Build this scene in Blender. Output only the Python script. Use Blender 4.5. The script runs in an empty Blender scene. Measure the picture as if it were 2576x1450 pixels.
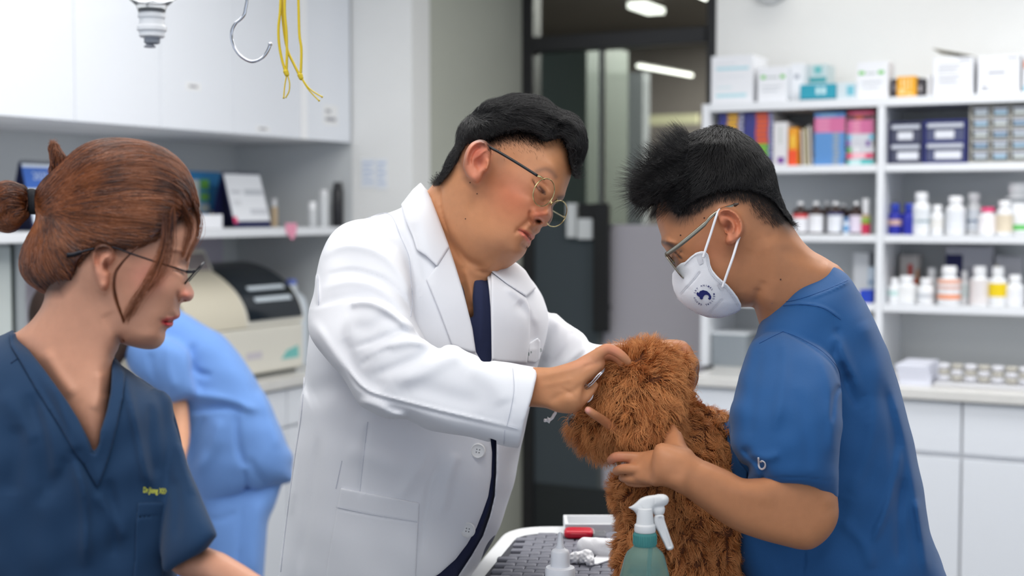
import bpy, math, os, numpy as np
from mathutils import Vector, Matrix

# ---------------------------------------------------------------- camera, world, lights, exposure
FPX, CX, CY = 3500.0, 1288.0, 725.0          # focal length and centre of the 2576x1450 frame, in pixels
PITCH = math.atan(195.0/FPX)
CAM = Vector((0, 0, 1.42))
scn = bpy.context.scene
COL = scn.collection
cam = bpy.data.objects.new('camera', bpy.data.cameras.new('camera'))
COL.objects.link(cam)
cam.location = CAM
cam.rotation_euler = (math.pi/2-PITCH, 0, 0)
cam.data.sensor_width = 36.0
cam.data.lens = 36.0*FPX/2576.0
cam.data.clip_start = 0.05
cam.data.dof.use_dof = True
cam.data.dof.focus_distance = 1.80
cam.data.dof.aperture_fstop = 3.6
scn.camera = cam
scn.view_settings.view_transform = 'Standard'
scn.view_settings.look = 'None'
scn.view_settings.gamma = 1.0
scn.view_settings.use_curve_mapping = False
scn.view_settings.exposure = 0.10
scn.cycles.use_denoising = True
scn.cycles.max_bounces = 6
scn.cycles.diffuse_bounces = 3
scn.cycles.glossy_bounces = 3
scn.cycles.transmission_bounces = 6
scn.cycles.transparent_max_bounces = 12
scn.cycles.caustics_reflective = False
scn.cycles.caustics_refractive = False
scn.cycles.sample_clamp_indirect = 4.0
wd = bpy.data.worlds.new('world'); scn.world = wd; wd.use_nodes = True
wd.node_tree.nodes['Background'].inputs[0].default_value = (0.80, 0.88, 1.0, 1)
wd.node_tree.nodes['Background'].inputs[1].default_value = 1.05

YAW = math.radians(27)
E1 = np.array([math.cos(YAW), -math.sin(YAW)])     # along the shelf wall, to the right
E2 = np.array([math.sin(YAW), math.cos(YAW)])      # away from the camera, along the left wall
def RW(a, b, z):
    """room coordinates (a right, b away, z up) -> world"""
    return (a*E1[0]+b*E2[0], a*E1[1]+b*E2[1], z)

def area(name, loc, sx, sy, power, col=(1, 1, 1), rot=(0, 0, 0)):
    l = bpy.data.lights.new(name, 'AREA'); l.shape = 'RECTANGLE'; l.size = sx; l.size_y = sy
    l.energy = power; l.color = col
    o = bpy.data.objects.new(name, l); COL.objects.link(o); o.location = loc; o.rotation_euler = rot
    return o
CEIL = 2.62
area('ceiling_light_front', (-0.3, 0.9, CEIL-0.06), 2.0, 1.0, 26, (1, .985, .96), (0, 0, -YAW))
area('ceiling_light_table', (0.15, 2.7, CEIL-0.06), 2.2, 0.8, 30, (1, .985, .96), (0, 0, -YAW))
area('ceiling_light_shelf', (1.6, 3.3, CEIL-0.06), 1.6, 0.5, 26, (1, 1, 1), (0, 0, -YAW))
area('ceiling_light_left', (-0.9, 2.9, CEIL-0.06), 0.5, 2.0, 9, (1, 1, 1), (0, 0, -YAW))
area('ceiling_light_corridor', RW(-1.2, 4.9, CEIL-0.06), 0.6, 0.4, 5, (1, .98, .92), (0, 0, -YAW))

# ---------------------------------------------------------------- materials
def lin(c):
    c = np.array(c[:3], float)/255.0
    return tuple(np.where(c <= 0.04045, c/12.92, ((c+0.055)/1.055)**2.4))
MATS = {}
def mat(name, col, rough=0.5, metal=0.0, bump=0.0, bscale=200.0, var=0.0, vscale=8.0, trans=0.0, ior=1.45, sss=0.0,
        sss_r=(1, .35, .2), sheen=0.0, emit=0.0, alpha=1.0, spec=0.5, coat=0.0, attr=None, weave=0.0, stretch=None, sssc=0.004):
    if name in MATS: return MATS[name]
    m = bpy.data.materials.new(name); m.use_nodes = True
    nt = m.node_tree; N = nt.nodes; L = nt.links
    p = N['Principled BSDF']
    c = lin(col)
    p.inputs['Base Color'].default_value = (*c, 1)
    p.inputs['Roughness'].default_value = rough
    p.inputs['Metallic'].default_value = metal
    p.inputs['IOR'].default_value = ior
    p.inputs['Specular IOR Level'].default_value = spec
    p.inputs['Transmission Weight'].default_value = trans
    p.inputs['Coat Weight'].default_value = coat
    p.inputs['Alpha'].default_value = alpha
    if sheen:
        p.inputs['Sheen Weight'].default_value = sheen
        p.inputs['Sheen Roughness'].default_value = 0.5
    if sss:
        p.inputs['Subsurface Weight'].default_value = sss
        p.inputs['Subsurface Radius'].default_value = sss_r
        p.inputs['Subsurface Scale'].default_value = sssc
    if emit:
        p.inputs['Emission Color'].default_value = (*c, 1)
        p.inputs['Emission Strength'].default_value = emit
    tc = N.new('ShaderNodeTexCoord')
    src = tc.outputs['Object']
    if stretch:
        mp = N.new('ShaderNodeMapping'); mp.inputs['Scale'].default_value = stretch
        L.new(src, mp.inputs['Vector']); src = mp.outputs['Vector']
    basec = None
    if attr:
        at = N.new('ShaderNodeAttribute'); at.attribute_name = attr; basec = at.outputs['Color']
    if var:
        n = N.new('ShaderNodeTexNoise'); n.inputs['Scale'].default_value = vscale; n.inputs['Detail'].default_value = 4
        L.new(src, n.inputs['Vector'])
        hs = N.new('ShaderNodeHueSaturation')
        mr = N.new('ShaderNodeMapRange'); mr.inputs['From Min'].default_value = .25; mr.inputs['From Max'].default_value = .75
        mr.inputs['To Min'].default_value = 1-var; mr.inputs['To Max'].default_value = 1+var
        L.new(n.outputs['Fac'], mr.inputs['Value']); L.new(mr.outputs[0], hs.inputs['Value'])
        if basec is None: hs.inputs['Color'].default_value = (*c, 1)
        else: L.new(basec, hs.inputs['Color'])
        basec = hs.outputs['Color']
    if basec is not None: L.new(basec, p.inputs['Base Color'])
    if bump:
        n2 = N.new('ShaderNodeTexNoise'); n2.inputs['Scale'].default_value = bscale; n2.inputs['Detail'].default_value = 3
        L.new(src, n2.inputs['Vector'])
        b = N.new('ShaderNodeBump'); b.inputs['Strength'].default_value = bump; b.inputs['Distance'].default_value = 0.001
        L.new(n2.outputs['Fac'], b.inputs['Height']); L.new(b.outputs[0], p.inputs['Normal'])
    MATS[name] = m
    return m

# ---------------------------------------------------------------- mesh helpers
class MB:
    """collects verts and faces of ONE mesh"""
    def __init__(s): s.v = []; s.f = []; s.mi = []; s.cur = 0
    def add(s, vs, fs):
        o = len(s.v); s.v += [tuple(map(float, p)) for p in vs]
        for f in fs: s.f.append([i+o for i in f]); s.mi.append(s.cur)
        return s
    def box(s, x0, x1, y0, y1, z0, z1, R=None):
        vs = [(x, y, z) for z in (z0, z1) for y in (y0, y1) for x in (x0, x1)]
        if R: vs = [R(*p) for p in vs]
        return s.add(vs, [(0, 2, 3, 1), (4, 5, 7, 6), (0, 1, 5, 4), (2, 6, 7, 3), (0, 4, 6, 2), (1, 3, 7, 5)])
    def lathe(s, prof, n=24, c=(0, 0, 0), ax=None, cap=True):
        """prof: [(r, z)]"""
        vs = []; fs = []
        for r, z in prof:
            for i in range(n):
                t = 2*math.pi*i/n
                p = Vector((r*math.cos(t), r*math.sin(t), z))
                if ax is not None: p = ax @ p
                vs.append((p.x+c[0], p.y+c[1], p.z+c[2]))
        for k in range(len(prof)-1):
            for i in range(n):
                j = (i+1) % n
                fs.append((k*n+i, k*n+j, (k+1)*n+j, (k+1)*n+i))
        if cap:
            fs.append(tuple(range(n))[::-1]); fs.append(tuple(range((len(prof)-1)*n, len(prof)*n)))
        return s.add(vs, fs)
    def tube(s, pts, r, n=8, flat=1.0, cap=True, fdir=None):
        pts = [Vector(p) for p in pts]; m = len(pts)
        if m < 2: return s
        rs = r if hasattr(r, '__len__') else [r]*m
        vs = []; fs = []
        T0 = (pts[1]-pts[0]).normalized()
        up = Vector(fdir) if fdir is not None else (Vector((0, 0, 1)) if abs(T0.z) < .9 else Vector((1, 0, 0)))
        for i, p in enumerate(pts):
            T = (pts[min(i+1, m-1)]-pts[max(i-1, 0)])
            T = T.normalized() if T.length > 1e-9 else T0
            A = up-T*up.dot(T)
            if A.length < 1e-6: A = T.orthogonal()
            A.normalize(); B = T.cross(A)
            if fdir is None: up = A
            for k in range(n):
                t = 2*math.pi*k/n
                q = p+A*(rs[i]*math.cos(t)*flat)+B*(rs[i]*math.sin(t))
                vs.append(q)
        for i in range(m-1):
            for k in range(n):
                j = (k+1) % n
                fs.append((i*n+k, i*n+j, (i+1)*n+j, (i+1)*n+k))
        if cap:
            fs.append(tuple(range(n))[::-1]); fs.append(tuple(range((m-1)*n, m*n)))
        return s.add(vs, fs)
    def build(s, name, mats, parent=None, smooth=False, bevel=0.0, bseg=2, auto=None):
        me = bpy.data.meshes.new(name); me.from_pydata(s.v, [], s.f)
        if not isinstance(mats, (list, tuple)): mats = [mats]
        for m in mats: me.materials.append(m)
        if len(mats) > 1: me.polygons.foreach_set('material_index', s.mi)
        me.update()
        o = bpy.data.objects.new(name, me); COL.objects.link(o)
        if smooth:
            me.polygons.foreach_set('use_smooth', [True]*len(me.polygons))
        if auto is not None:
            me.polygons.foreach_set('use_smooth', [True]*len(me.polygons))
            me.set_sharp_from_angle(angle=math.radians(auto))
        if bevel:
            b = o.modifiers.new('bevel', 'BEVEL'); b.width = bevel; b.segments = bseg; b.limit_method = 'ANGLE'
        if parent is not None: o.parent = parent
        return o
def empty(name, loc=(0, 0, 0)):
    o = bpy.data.objects.new(name, None); COL.objects.link(o); o.location = loc; o.empty_display_size = .05
    return o
def tag(o, label, cat, group=None, kind=None):
    o['label'] = label; o['category'] = cat
    if group: o['group'] = group
    if kind: o['kind'] = kind
    return o
def struct(o):
    o['kind'] = 'structure'; return o
def keep(child, parent):
    """parent without moving: child geometry is in world coordinates"""
    child.parent = parent
    child.matrix_parent_inverse = Matrix.Translation(-Vector(parent.location))
    return child
def part(mb, name, m, root, label=None, **k):
    """part whose verts are given in world coordinates"""
    o = mb.build(name, m, **k)
    if root is not None:
        p = root; off = Vector((0, 0, 0))
        while p is not None: off += p.location; p = p.parent
        o.data.transform(Matrix.Translation(-off)); o.parent = root
    if label: o['label'] = label
    return o

# ---------------------------------------------------------------- picture <-> place
FW = np.array([0, math.cos(PITCH), -math.sin(PITCH)]); UP = np.array([0, math.sin(PITCH), math.cos(PITCH)])
def ray(px, py):
    return np.array([(px-CX)/FPX, 0, 0])+UP*((CY-py)/FPX)+FW
def P(px, py, Z):
    return Vector(np.array(CAM)+ray(px, py)*Z)
def on_b(px, py, b):
    """room (a, z) of the picture point on the vertical plane at distance b"""
    d = ray(px, py); t = b/(d[0]*E2[0]+d[1]*E2[1]); p = np.array(CAM)+d*t
    return p[0]*E1[0]+p[1]*E1[1], p[2]
def on_a(px, py, a):
    d = ray(px, py); t = a/(d[0]*E1[0]+d[1]*E1[1]); p = np.array(CAM)+d*t
    return p[0]*E2[0]+p[1]*E2[1], p[2]
def on_z(px, py, z):
    d = ray(px, py); t = (z-CAM[2])/d[2]; p = np.array(CAM)+d*t
    return p[0], p[1]
def spline(pts, n=8, closed=False):
    """Catmull-Rom through the points (any dimension)"""
    A = np.array(pts, float); m = len(A); out = []
    for i in range(m if closed else m-1):
        if closed: p0, p1, p2, p3 = A[(i-1) % m], A[i], A[(i+1) % m], A[(i+2) % m]
        else: p0, p1, p2, p3 = A[max(i-1, 0)], A[i], A[i+1], A[min(i+2, m-1)]
        if np.allclose(p1, p2): out.append(p1); continue
        for k in range(n):
            t = k/n
            out.append(.5*((2*p1)+(-p0+p2)*t+(2*p0-5*p1+4*p2-p3)*t*t+(-p0+3*p1-3*p2+p3)*t**3))
    if not closed: out.append(A[-1])
    return np.array(out)
# ---------------------------------------------------------------- sculpting: smooth volumes in metres, meshed as closed surfaces
# view frame: u right, v up, w towards the camera (w = -distance)
def V(px, py, Z):
    return np.array([(px-CX)*Z/FPX, (CY-py)*Z/FPX, -Z])
def to_world(p):
    p = np.asarray(p, float)
    return np.array(CAM)[None]+p[:, 0:1]*np.array([[1, 0, 0]])+p[:, 1:2]*UP[None]-p[:, 2:3]*FW[None]
def smin(a, b, k):
    if k <= 0: return np.minimum(a, b)
    h = np.maximum(k-np.abs(a-b), 0)/k
    return np.minimum(a, b)-h*h*k*.25
def poly_dist(px, py, poly, closed=True):
    """unsigned distance, inside mask"""
    q = np.asarray(poly, float); m = len(q)
    best = np.full(px.shape, 1e18); ins = np.zeros(px.shape, bool)
    for i in range(m if closed else m-1):
        a = q[i]; b = q[(i+1) % m]; e = b-a; l2 = e@e
        if l2 < 1e-9: continue
        wx = px-a[0]; wy = py-a[1]
        t = np.clip((wx*e[0]+wy*e[1])/l2, 0, 1)
        d = (wx-t*e[0])**2+(wy-t*e[1])**2
        np.minimum(best, d, out=best)
        if closed and a[1] != b[1]:
            c = ((a[1] <= py) & (py < b[1])) | ((b[1] <= py) & (py < a[1]))
            ins ^= c & (px < (e[0]*(py-a[1])/e[1]+a[0]))
    return np.sqrt(best), ins
class M2:
    """stack of 2-d maps with bilinear lookup"""
    def __init__(s, x0, y0, st, arrs):
        s.x0, s.y0, s.st = x0, y0, st; s.A = np.stack(arrs, -1).astype(np.float32)
    def __call__(s, px, py):
        h, w = s.A.shape[:2]
        x = np.clip((px-s.x0)/s.st, 0, w-1.001); y = np.clip((py-s.y0)/s.st, 0, h-1.001)
        i = x.astype(np.int32); j = y.astype(np.int32); fx = (x-i)[..., None].astype(np.float32); fy = (y-j)[..., None].astype(np.float32)
        A = s.A
        return (A[j, i]*(1-fx)+A[j, i+1]*fx)*(1-fy)+(A[j+1, i]*(1-fx)+A[j+1, i+1]*fx)*fy
def blur(a, n=1):
    for _ in range(n):
        b = np.pad(a, 1, mode='edge')
        a = (b[1:-1, 1:-1]*4+b[:-2, 1:-1]*2+b[2:, 1:-1]*2+b[1:-1, :-2]*2+b[1:-1, 2:]*2+b[:-2, :-2]+b[:-2, 2:]+b[2:, :-2]+b[2:, 2:])/16
    return a
def poisson(mask, st):
    def solve(mk, s, f, it):
        for _ in range(it):
            g = np.pad(f, 1)
            f = np.where(mk, (g[:-2, 1:-1]+g[2:, 1:-1]+g[1:-1, :-2]+g[1:-1, 2:]+4*s*s)*.25, 0)
        return f
    lv = [(mask, st)]
    while min(lv[-1][0].shape) > 24: lv.append((lv[-1][0][::2, ::2], lv[-1][1]*2))
    f = None
    for mk, s in lv[::-1]:
        if f is None: f = np.zeros(mk.shape); it = 400
        else:
            f = np.repeat(np.repeat(f, 2, 0), 2, 1)[:mk.shape[0], :mk.shape[1]]
            if f.shape != mk.shape: f = np.pad(f, ((0, mk.shape[0]-f.shape[0]), (0, mk.shape[1]-f.shape[1])))
            it = 60
        f = solve(mk, s, f, it)
    return f
def depth_map(X, Y, Z):
    if not hasattr(Z, '__len__'): return np.full(X.shape, float(Z))
    C = np.array(Z, float); n = len(C)
    if n == 1: return np.full(X.shape, C[0, 2])
    sc = 300.0
    def phi(r2): return np.sqrt(r2+.09)
    P2 = C[:, :2]/sc
    D = ((P2[:, None]-P2[None])**2).sum(-1)
    A = np.zeros((n+1, n+1)); A[:n, :n] = phi(D)+np.eye(n)*1e-6; A[:n, n] = 1; A[n, :n] = 1
    sol = np.linalg.solve(A, np.append(C[:, 2], 0))
    out = np.full(X.shape, sol[n])
    for i in range(n): out = out+sol[i]*phi((X/sc-P2[i, 0])**2+(Y/sc-P2[i, 1])**2)
    return out
def relief_map(rel, x0, y0, nx, ny, st):
    """bumps and strokes, in metres. ('b',x,y,rx,ry,angle,amp[,power]) ('s',pts,width,amp[,width on the other side]) ('p',poly,edge,amp) plateau"""
    D = np.zeros((ny, nx), np.float32)
    for r in rel:
        if r[0] == 'b':
            _, x, y, rx, ry, an, amp = r[:7]; pw = r[7] if len(r) > 7 else 2
            R = 2.6*max(rx, ry)
            i0, i1 = max(0, int((x-R-x0)/st)), min(nx, int((x+R-x0)/st)+2); j0, j1 = max(0, int((y-R-y0)/st)), min(ny, int((y+R-y0)/st)+2)
            if i1 <= i0 or j1 <= j0: continue
            X, Y = np.meshgrid(x0+st*np.arange(i0, i1)-x, y0+st*np.arange(j0, j1)-y)
            c, s_ = math.cos(math.radians(an)), math.sin(math.radians(an))
            q = (((X*c+Y*s_)/rx)**2+((-X*s_+Y*c)/ry)**2)
            D[j0:j1, i0:i1] += amp*np.exp(-q**(pw/2))
        elif r[0] == 's':
            _, pts, w, amp = r[:4]; w2 = r[4] if len(r) > 4 else w
            q = spline(pts, 6) if len(pts) > 2 else np.array(pts, float)
            R = 2.7*max(w, w2)
            i0, i1 = max(0, int((q[:, 0].min()-R-x0)/st)), min(nx, int((q[:, 0].max()+R-x0)/st)+2)
            j0, j1 = max(0, int((q[:, 1].min()-R-y0)/st)), min(ny, int((q[:, 1].max()+R-y0)/st)+2)
            if i1 <= i0 or j1 <= j0: continue
            X, Y = np.meshgrid(x0+st*np.arange(i0, i1), y0+st*np.arange(j0, j1))
            best = np.full(X.shape, 1e18); sg = np.zeros(X.shape); tt = np.zeros(X.shape); m = len(q)-1
            for i in range(m):
                e = q[i+1]-q[i]; l2 = e@e
                if l2 < 1e-9: continue
                wx = X-q[i, 0]; wy = Y-q[i, 1]; t = np.clip((wx*e[0]+wy*e[1])/l2, 0, 1)
                d = (wx-t*e[0])**2+(wy-t*e[1])**2; k = d < best
                best = np.where(k, d, best); sg = np.where(k, e[0]*wy-e[1]*wx, sg); tt = np.where(k, (i+t)/m, tt)
            ww = np.where(sg > 0, w, w2)
            tp = np.clip(np.minimum(tt, 1-tt)*5+.12, 0, 1)
            D[j0:j1, i0:i1] += amp*tp*np.exp(-best/ww**2)
        elif r[0] == 'p':
            _, poly, ed, amp = r
            q = np.array(poly, float); R = ed*2
            i0, i1 = max(0, int((q[:, 0].min()-R-x0)/st)), min(nx, int((q[:, 0].max()+R-x0)/st)+2)
            j0, j1 = max(0, int((q[:, 1].min()-R-y0)/st)), min(ny, int((q[:, 1].max()+R-y0)/st)+2)
            if i1 <= i0 or j1 <= j0: continue
            X, Y = np.meshgrid(x0+st*np.arange(i0, i1), y0+st*np.arange(j0, j1))
            d, ins = poly_dist(X, Y, q); d = np.where(ins, d, -d)
            D[j0:j1, i0:i1] += amp*np.clip(d/ed+.5, 0, 1)
        elif r[0] == 'n':    # soft random undulation: ('n', wavelength px, amp, seed)
            _, wl, amp, seed = r
            g = np.random.default_rng(seed)
            X, Y = np.meshgrid(x0+st*np.arange(nx), y0+st*np.arange(ny))
            for _k in range(10):
                a = g.uniform(0, 6.28); f = 6.28/wl*g.uniform(.6, 1.5); D += (amp*.4*np.sin(X*f*math.cos(a)+Y*f*math.sin(a)+g.uniform(0, 6.28))).astype(np.float32)
    return D
class Infl:
    """closed rounded body whose outline, seen from the camera, is poly (picture px) at distance Z; thickness grows from the outline"""
    def __init__(s, poly, Z, T=.1, asp=1.0, rel=(), n=5, rst=2.0, R=None, back=None, both=False):
        s.both = both
        q = spline(poly, n, True) if n else np.array(poly, float)
        s.q = q; pad = 30
        x0, y0 = q.min(0)-pad; x1, y1 = q.max(0)+pad
        ext = max(x1-x0, y1-y0); st = max(1.5, ext/190.)
        nx, ny = int((x1-x0)/st)+2, int((y1-y0)/st)+2
        X, Y = np.meshgrid(x0+st*np.arange(nx), y0+st*np.arange(ny))
        d, ins = poly_dist(X, Y, q)
        ds = np.where(ins, d, -d)
        Zm = depth_map(X, Y, Z); sc = Zm/FPX
        if R is None:
            ph = poisson(ins, st)
            k = ins & (d > 1.6*st)
            num = np.where(k, ph/np.maximum(d, .1), 0); den = k.astype(float)
            for _ in range(14): num = blur(num); den = blur(den)
            qb = num/np.maximum(den, 1e-4); fb = np.median(qb[k]) if k.any() else 10.
            qb = np.where(den > 1e-3, qb, fb)
            t = np.clip((d-1.5*st)/(3*st), 0, 1); t = t*t*(3-2*t)
            ph = np.where(ins, ph*t+qb*d*(1-t), -qb*d)
            h2 = ph*(sc*asp)**2
        else:                                   # slab with rounded rim of R metres
            x = np.clip(d*sc/R, 0, 1)
            h2 = np.where(ins, (T*T)*(1-(1-x)**2), -2*T*T/R*d*sc)
            T = T*4
        p = 3.0; hh = np.sqrt(np.maximum(h2, 1e-12))
        cap = (hh**-p+T**-p)**(-1/p)
        h2 = np.where(h2 > 0, cap**2, h2)
        if R is None: h2 = np.where(h2 > 0, blur(h2, 1)*np.clip(ds/(2*st), 0, 1)+h2*(1-np.clip(ds/(2*st), 0, 1)), h2)
        gy, gx = np.gradient(h2, st); G = blur(np.hypot(gx, gy)/sc, 4)
        s.m = M2(x0, y0, st, [Zm, h2, G])
        s.rel = None
        if rel:
            rx, ry = int((x1-x0)/rst)+2, int((y1-y0)/rst)+2
            s.rel = M2(x0, y0, rst, [relief_map(rel, x0, y0, rx, ry, rst)])
        s.back = back
        Zin = Zm[ins]; T2 = math.sqrt(max(h2.max(), 1e-8))+.012
        zn, zf = Zin.min()-T2, Zin.max()+T2
        c = np.array([V(a, b, z) for a in (x0+pad-6, x1-pad+6) for b in (y0+pad-6, y1-pad+6) for z in (zn, zf)])
        s.lo, s.hi = c.min(0)-.006, c.max(0)+.006
    def ev(s, u, v, w):
        iw = -1.0/np.minimum(w, -.05)
        px = CX+FPX*u*iw; py = CY-FPX*v*iw
        a = s.m(px, py); Zm, h2, G = a[..., 0], a[..., 1], a[..., 2]
        dw = w+Zm
        if s.back is not None: dw = np.where(dw < 0, dw*s.back, dw)
        g = dw*dw-h2
        F = g/(np.sqrt(4*dw*dw+G*G)+2e-3)
        m = s.m; H_, W_ = m.A.shape[:2]
        ox = np.maximum(np.maximum(m.x0-px, px-(m.x0+m.st*(W_-1))), 0); oy = np.maximum(np.maximum(m.y0-py, py-(m.y0+m.st*(H_-1))), 0)
        F = F+(ox+oy)*(-w)/FPX
        if s.rel is not None:
            k = 1.0 if s.both else np.clip(dw/(.25*np.sqrt(np.maximum(h2, 1e-6)))+.5, 0, 1)
            F = F-s.rel(px, py)[..., 0]*k
        return F
class Prism:
    """everything inside a picture polygon between two distances (for cutting cloth edges)"""
    def __init__(s, poly, z0, z1, n=0):
        s.q = spline(poly, n, True) if n else np.array(poly, float); s.z0, s.z1 = z0, z1
        c = np.array([V(a, b, z) for a, b in s.q for z in (z0, z1)]); s.lo, s.hi = c.min(0)-.01, c.max(0)+.01
        x0, y0 = s.q.min(0)-40; x1, y1 = s.q.max(0)+40; st = 2.0
        X, Y = np.meshgrid(x0+st*np.arange(int((x1-x0)/st)+2), y0+st*np.arange(int((y1-y0)/st)+2)); d, i = poly_dist(X, Y, s.q)
        s.m = M2(x0, y0, st, [np.where(i, -d, d)])
    def ev(s, u, v, w):
        iw = -1.0/np.minimum(w, -.05)
        d = s.m(CX+FPX*u*iw, CY-FPX*v*iw)[..., 0]*(-w)/FPX
        return np.maximum(d, np.maximum(-w-s.z1, s.z0+w))
class Chain:
    """limb through nodes (px, py, Z, radius px); flat = squeeze along the view"""
    def __init__(s, nodes, k=.003, n=4, flat=1.0, rel=()):
        q = spline(nodes, n) if (n and len(nodes) > 2) else np.array(nodes, float)
        s.c = np.array([V(*p[:3]) for p in q]); s.r = q[:, 3]*q[:, 2]/FPX; s.k = k; s.fl = flat
        R = (s.r*max(1, flat)).max()+.006
        s.lo, s.hi = s.c.min(0)-R, s.c.max(0)+R
        s.rel = None
        if rel:
            x0, y0 = q[:, 0].min()-q[:, 3].max()-5, q[:, 1].min()-q[:, 3].max()-5; x1, y1 = q[:, 0].max()+q[:, 3].max()+5, q[:, 1].max()+q[:, 3].max()+5
            st = 1.5; s.rel = M2(x0, y0, st, [relief_map(rel, x0, y0, int((x1-x0)/st)+2, int((y1-y0)/st)+2, st)])
    def ev(s, u, v, w):
        F = None; wa = None
        for i in range(max(1, len(s.c)-1)):
            a = s.c[i]; b = s.c[min(i+1, len(s.c)-1)]; e = b-a; l2 = e@e
            x, y, z = u-a[0], v-a[1], w-a[2]
            t = np.clip((x*e[0]+y*e[1]+z*e[2])/max(l2, 1e-12), 0, 1)
            zz = z-t*e[2]
            d = np.sqrt((x-t*e[0])**2+(y-t*e[1])**2+(zz/s.fl)**2)-(s.r[i]+t*(s.r[min(i+1, len(s.c)-1)]-s.r[i]))
            if F is None: F = d; wa = zz
            else:
                wa = np.where(d < F, zz, wa); F = np.minimum(F, d)
        if s.rel is not None:
            iw = -1.0/np.minimum(w, -.05)
            F = F-s.rel(CX+FPX*u*iw, CY-FPX*v*iw)[..., 0]*np.clip(wa/.004+.5, 0, 1)
        return F
class Ell:
    """ellipsoid at (px, py, Z), radii in metres (u, v, w), turned by angle in the picture and yaw about the vertical"""
    def __init__(s, px, py, Z, r, ang=0, yaw=0, pitch=0):
        s.c = V(px, py, Z); s.r = np.array(r, float)
        s.M = np.array((Matrix.Rotation(math.radians(yaw), 3, 'Y') @ Matrix.Rotation(math.radians(pitch), 3, 'X') @ Matrix.Rotation(math.radians(-ang), 3, 'Z')).transposed())
        R = s.r.max()+.004; s.lo, s.hi = s.c-R, s.c+R
    def ev(s, u, v, w):
        x, y, z = u-s.c[0], v-s.c[1], w-s.c[2]; M = s.M
        a = (M[0, 0]*x+M[0, 1]*y+M[0, 2]*z)/s.r[0]; b = (M[1, 0]*x+M[1, 1]*y+M[1, 2]*z)/s.r[1]; c = (M[2, 0]*x+M[2, 1]*y+M[2, 2]*z)/s.r[2]
        k0 = np.sqrt(a*a+b*b+c*c); k1 = np.sqrt((a/s.r[0])**2+(b/s.r[1])**2+(c/s.r[2])**2)
        return k0*(k0-1)/(k1+1e-6)
class Shell:
    """a layer of cloth t thick lying on a base volume inside a picture polygon (near side only)"""
    def __init__(s, base, poly, t, n=0, off=0.0, edge=None, rel=(), deep=0.0):
        q = spline(poly, n, True) if n else np.array(poly, float)
        s.base = base; s.t = t; s.off = off; s.e = edge if edge else t*.5
        x0, y0 = q.min(0)-20; x1, y1 = q.max(0)+20; st = 2.0
        nx, ny = int((x1-x0)/st)+2, int((y1-y0)/st)+2
        X, Y = np.meshgrid(x0+st*np.arange(nx), y0+st*np.arange(ny)); d, ins = poly_dist(X, Y, q)
        mp = [np.where(ins, d, -d)]; mp.append(relief_map(rel, x0, y0, nx, ny, st))
        s.m = M2(x0, y0, st, mp)
        zz = base.near(X[ins][::7], Y[ins][::7]); zz = zz[np.isfinite(zz)]
        s.z0, s.z1 = zz.min()-t-.012, zz.max()+.02+deep
        zc_ = [V(a, b, z) for a in (x0+14, x1-14) for b in (y0+14, y1-14) for z in (s.z0, s.z1)]
        s.lo, s.hi = np.min(zc_, 0)-.004, np.max(zc_, 0)+.004
    def ev(s, u, v, w):
        iw = -1.0/np.minimum(w, -.05); px = CX+FPX*u*iw; py = CY-FPX*v*iw
        a = s.m(px, py); d2 = a[..., 0]*(-w)/FPX
        F = s.base.ev(u, v, w)
        x = np.abs(F-s.off-s.t*.4)-s.t*.6-a[..., 1]; y = -d2
        r = s.e; x = x+r; y = y+r
        G = np.sqrt(np.maximum(x, 0)**2+np.maximum(y, 0)**2)+np.minimum(np.maximum(x, y), 0)-r
        return np.maximum(G, -w-s.z1)
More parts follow.
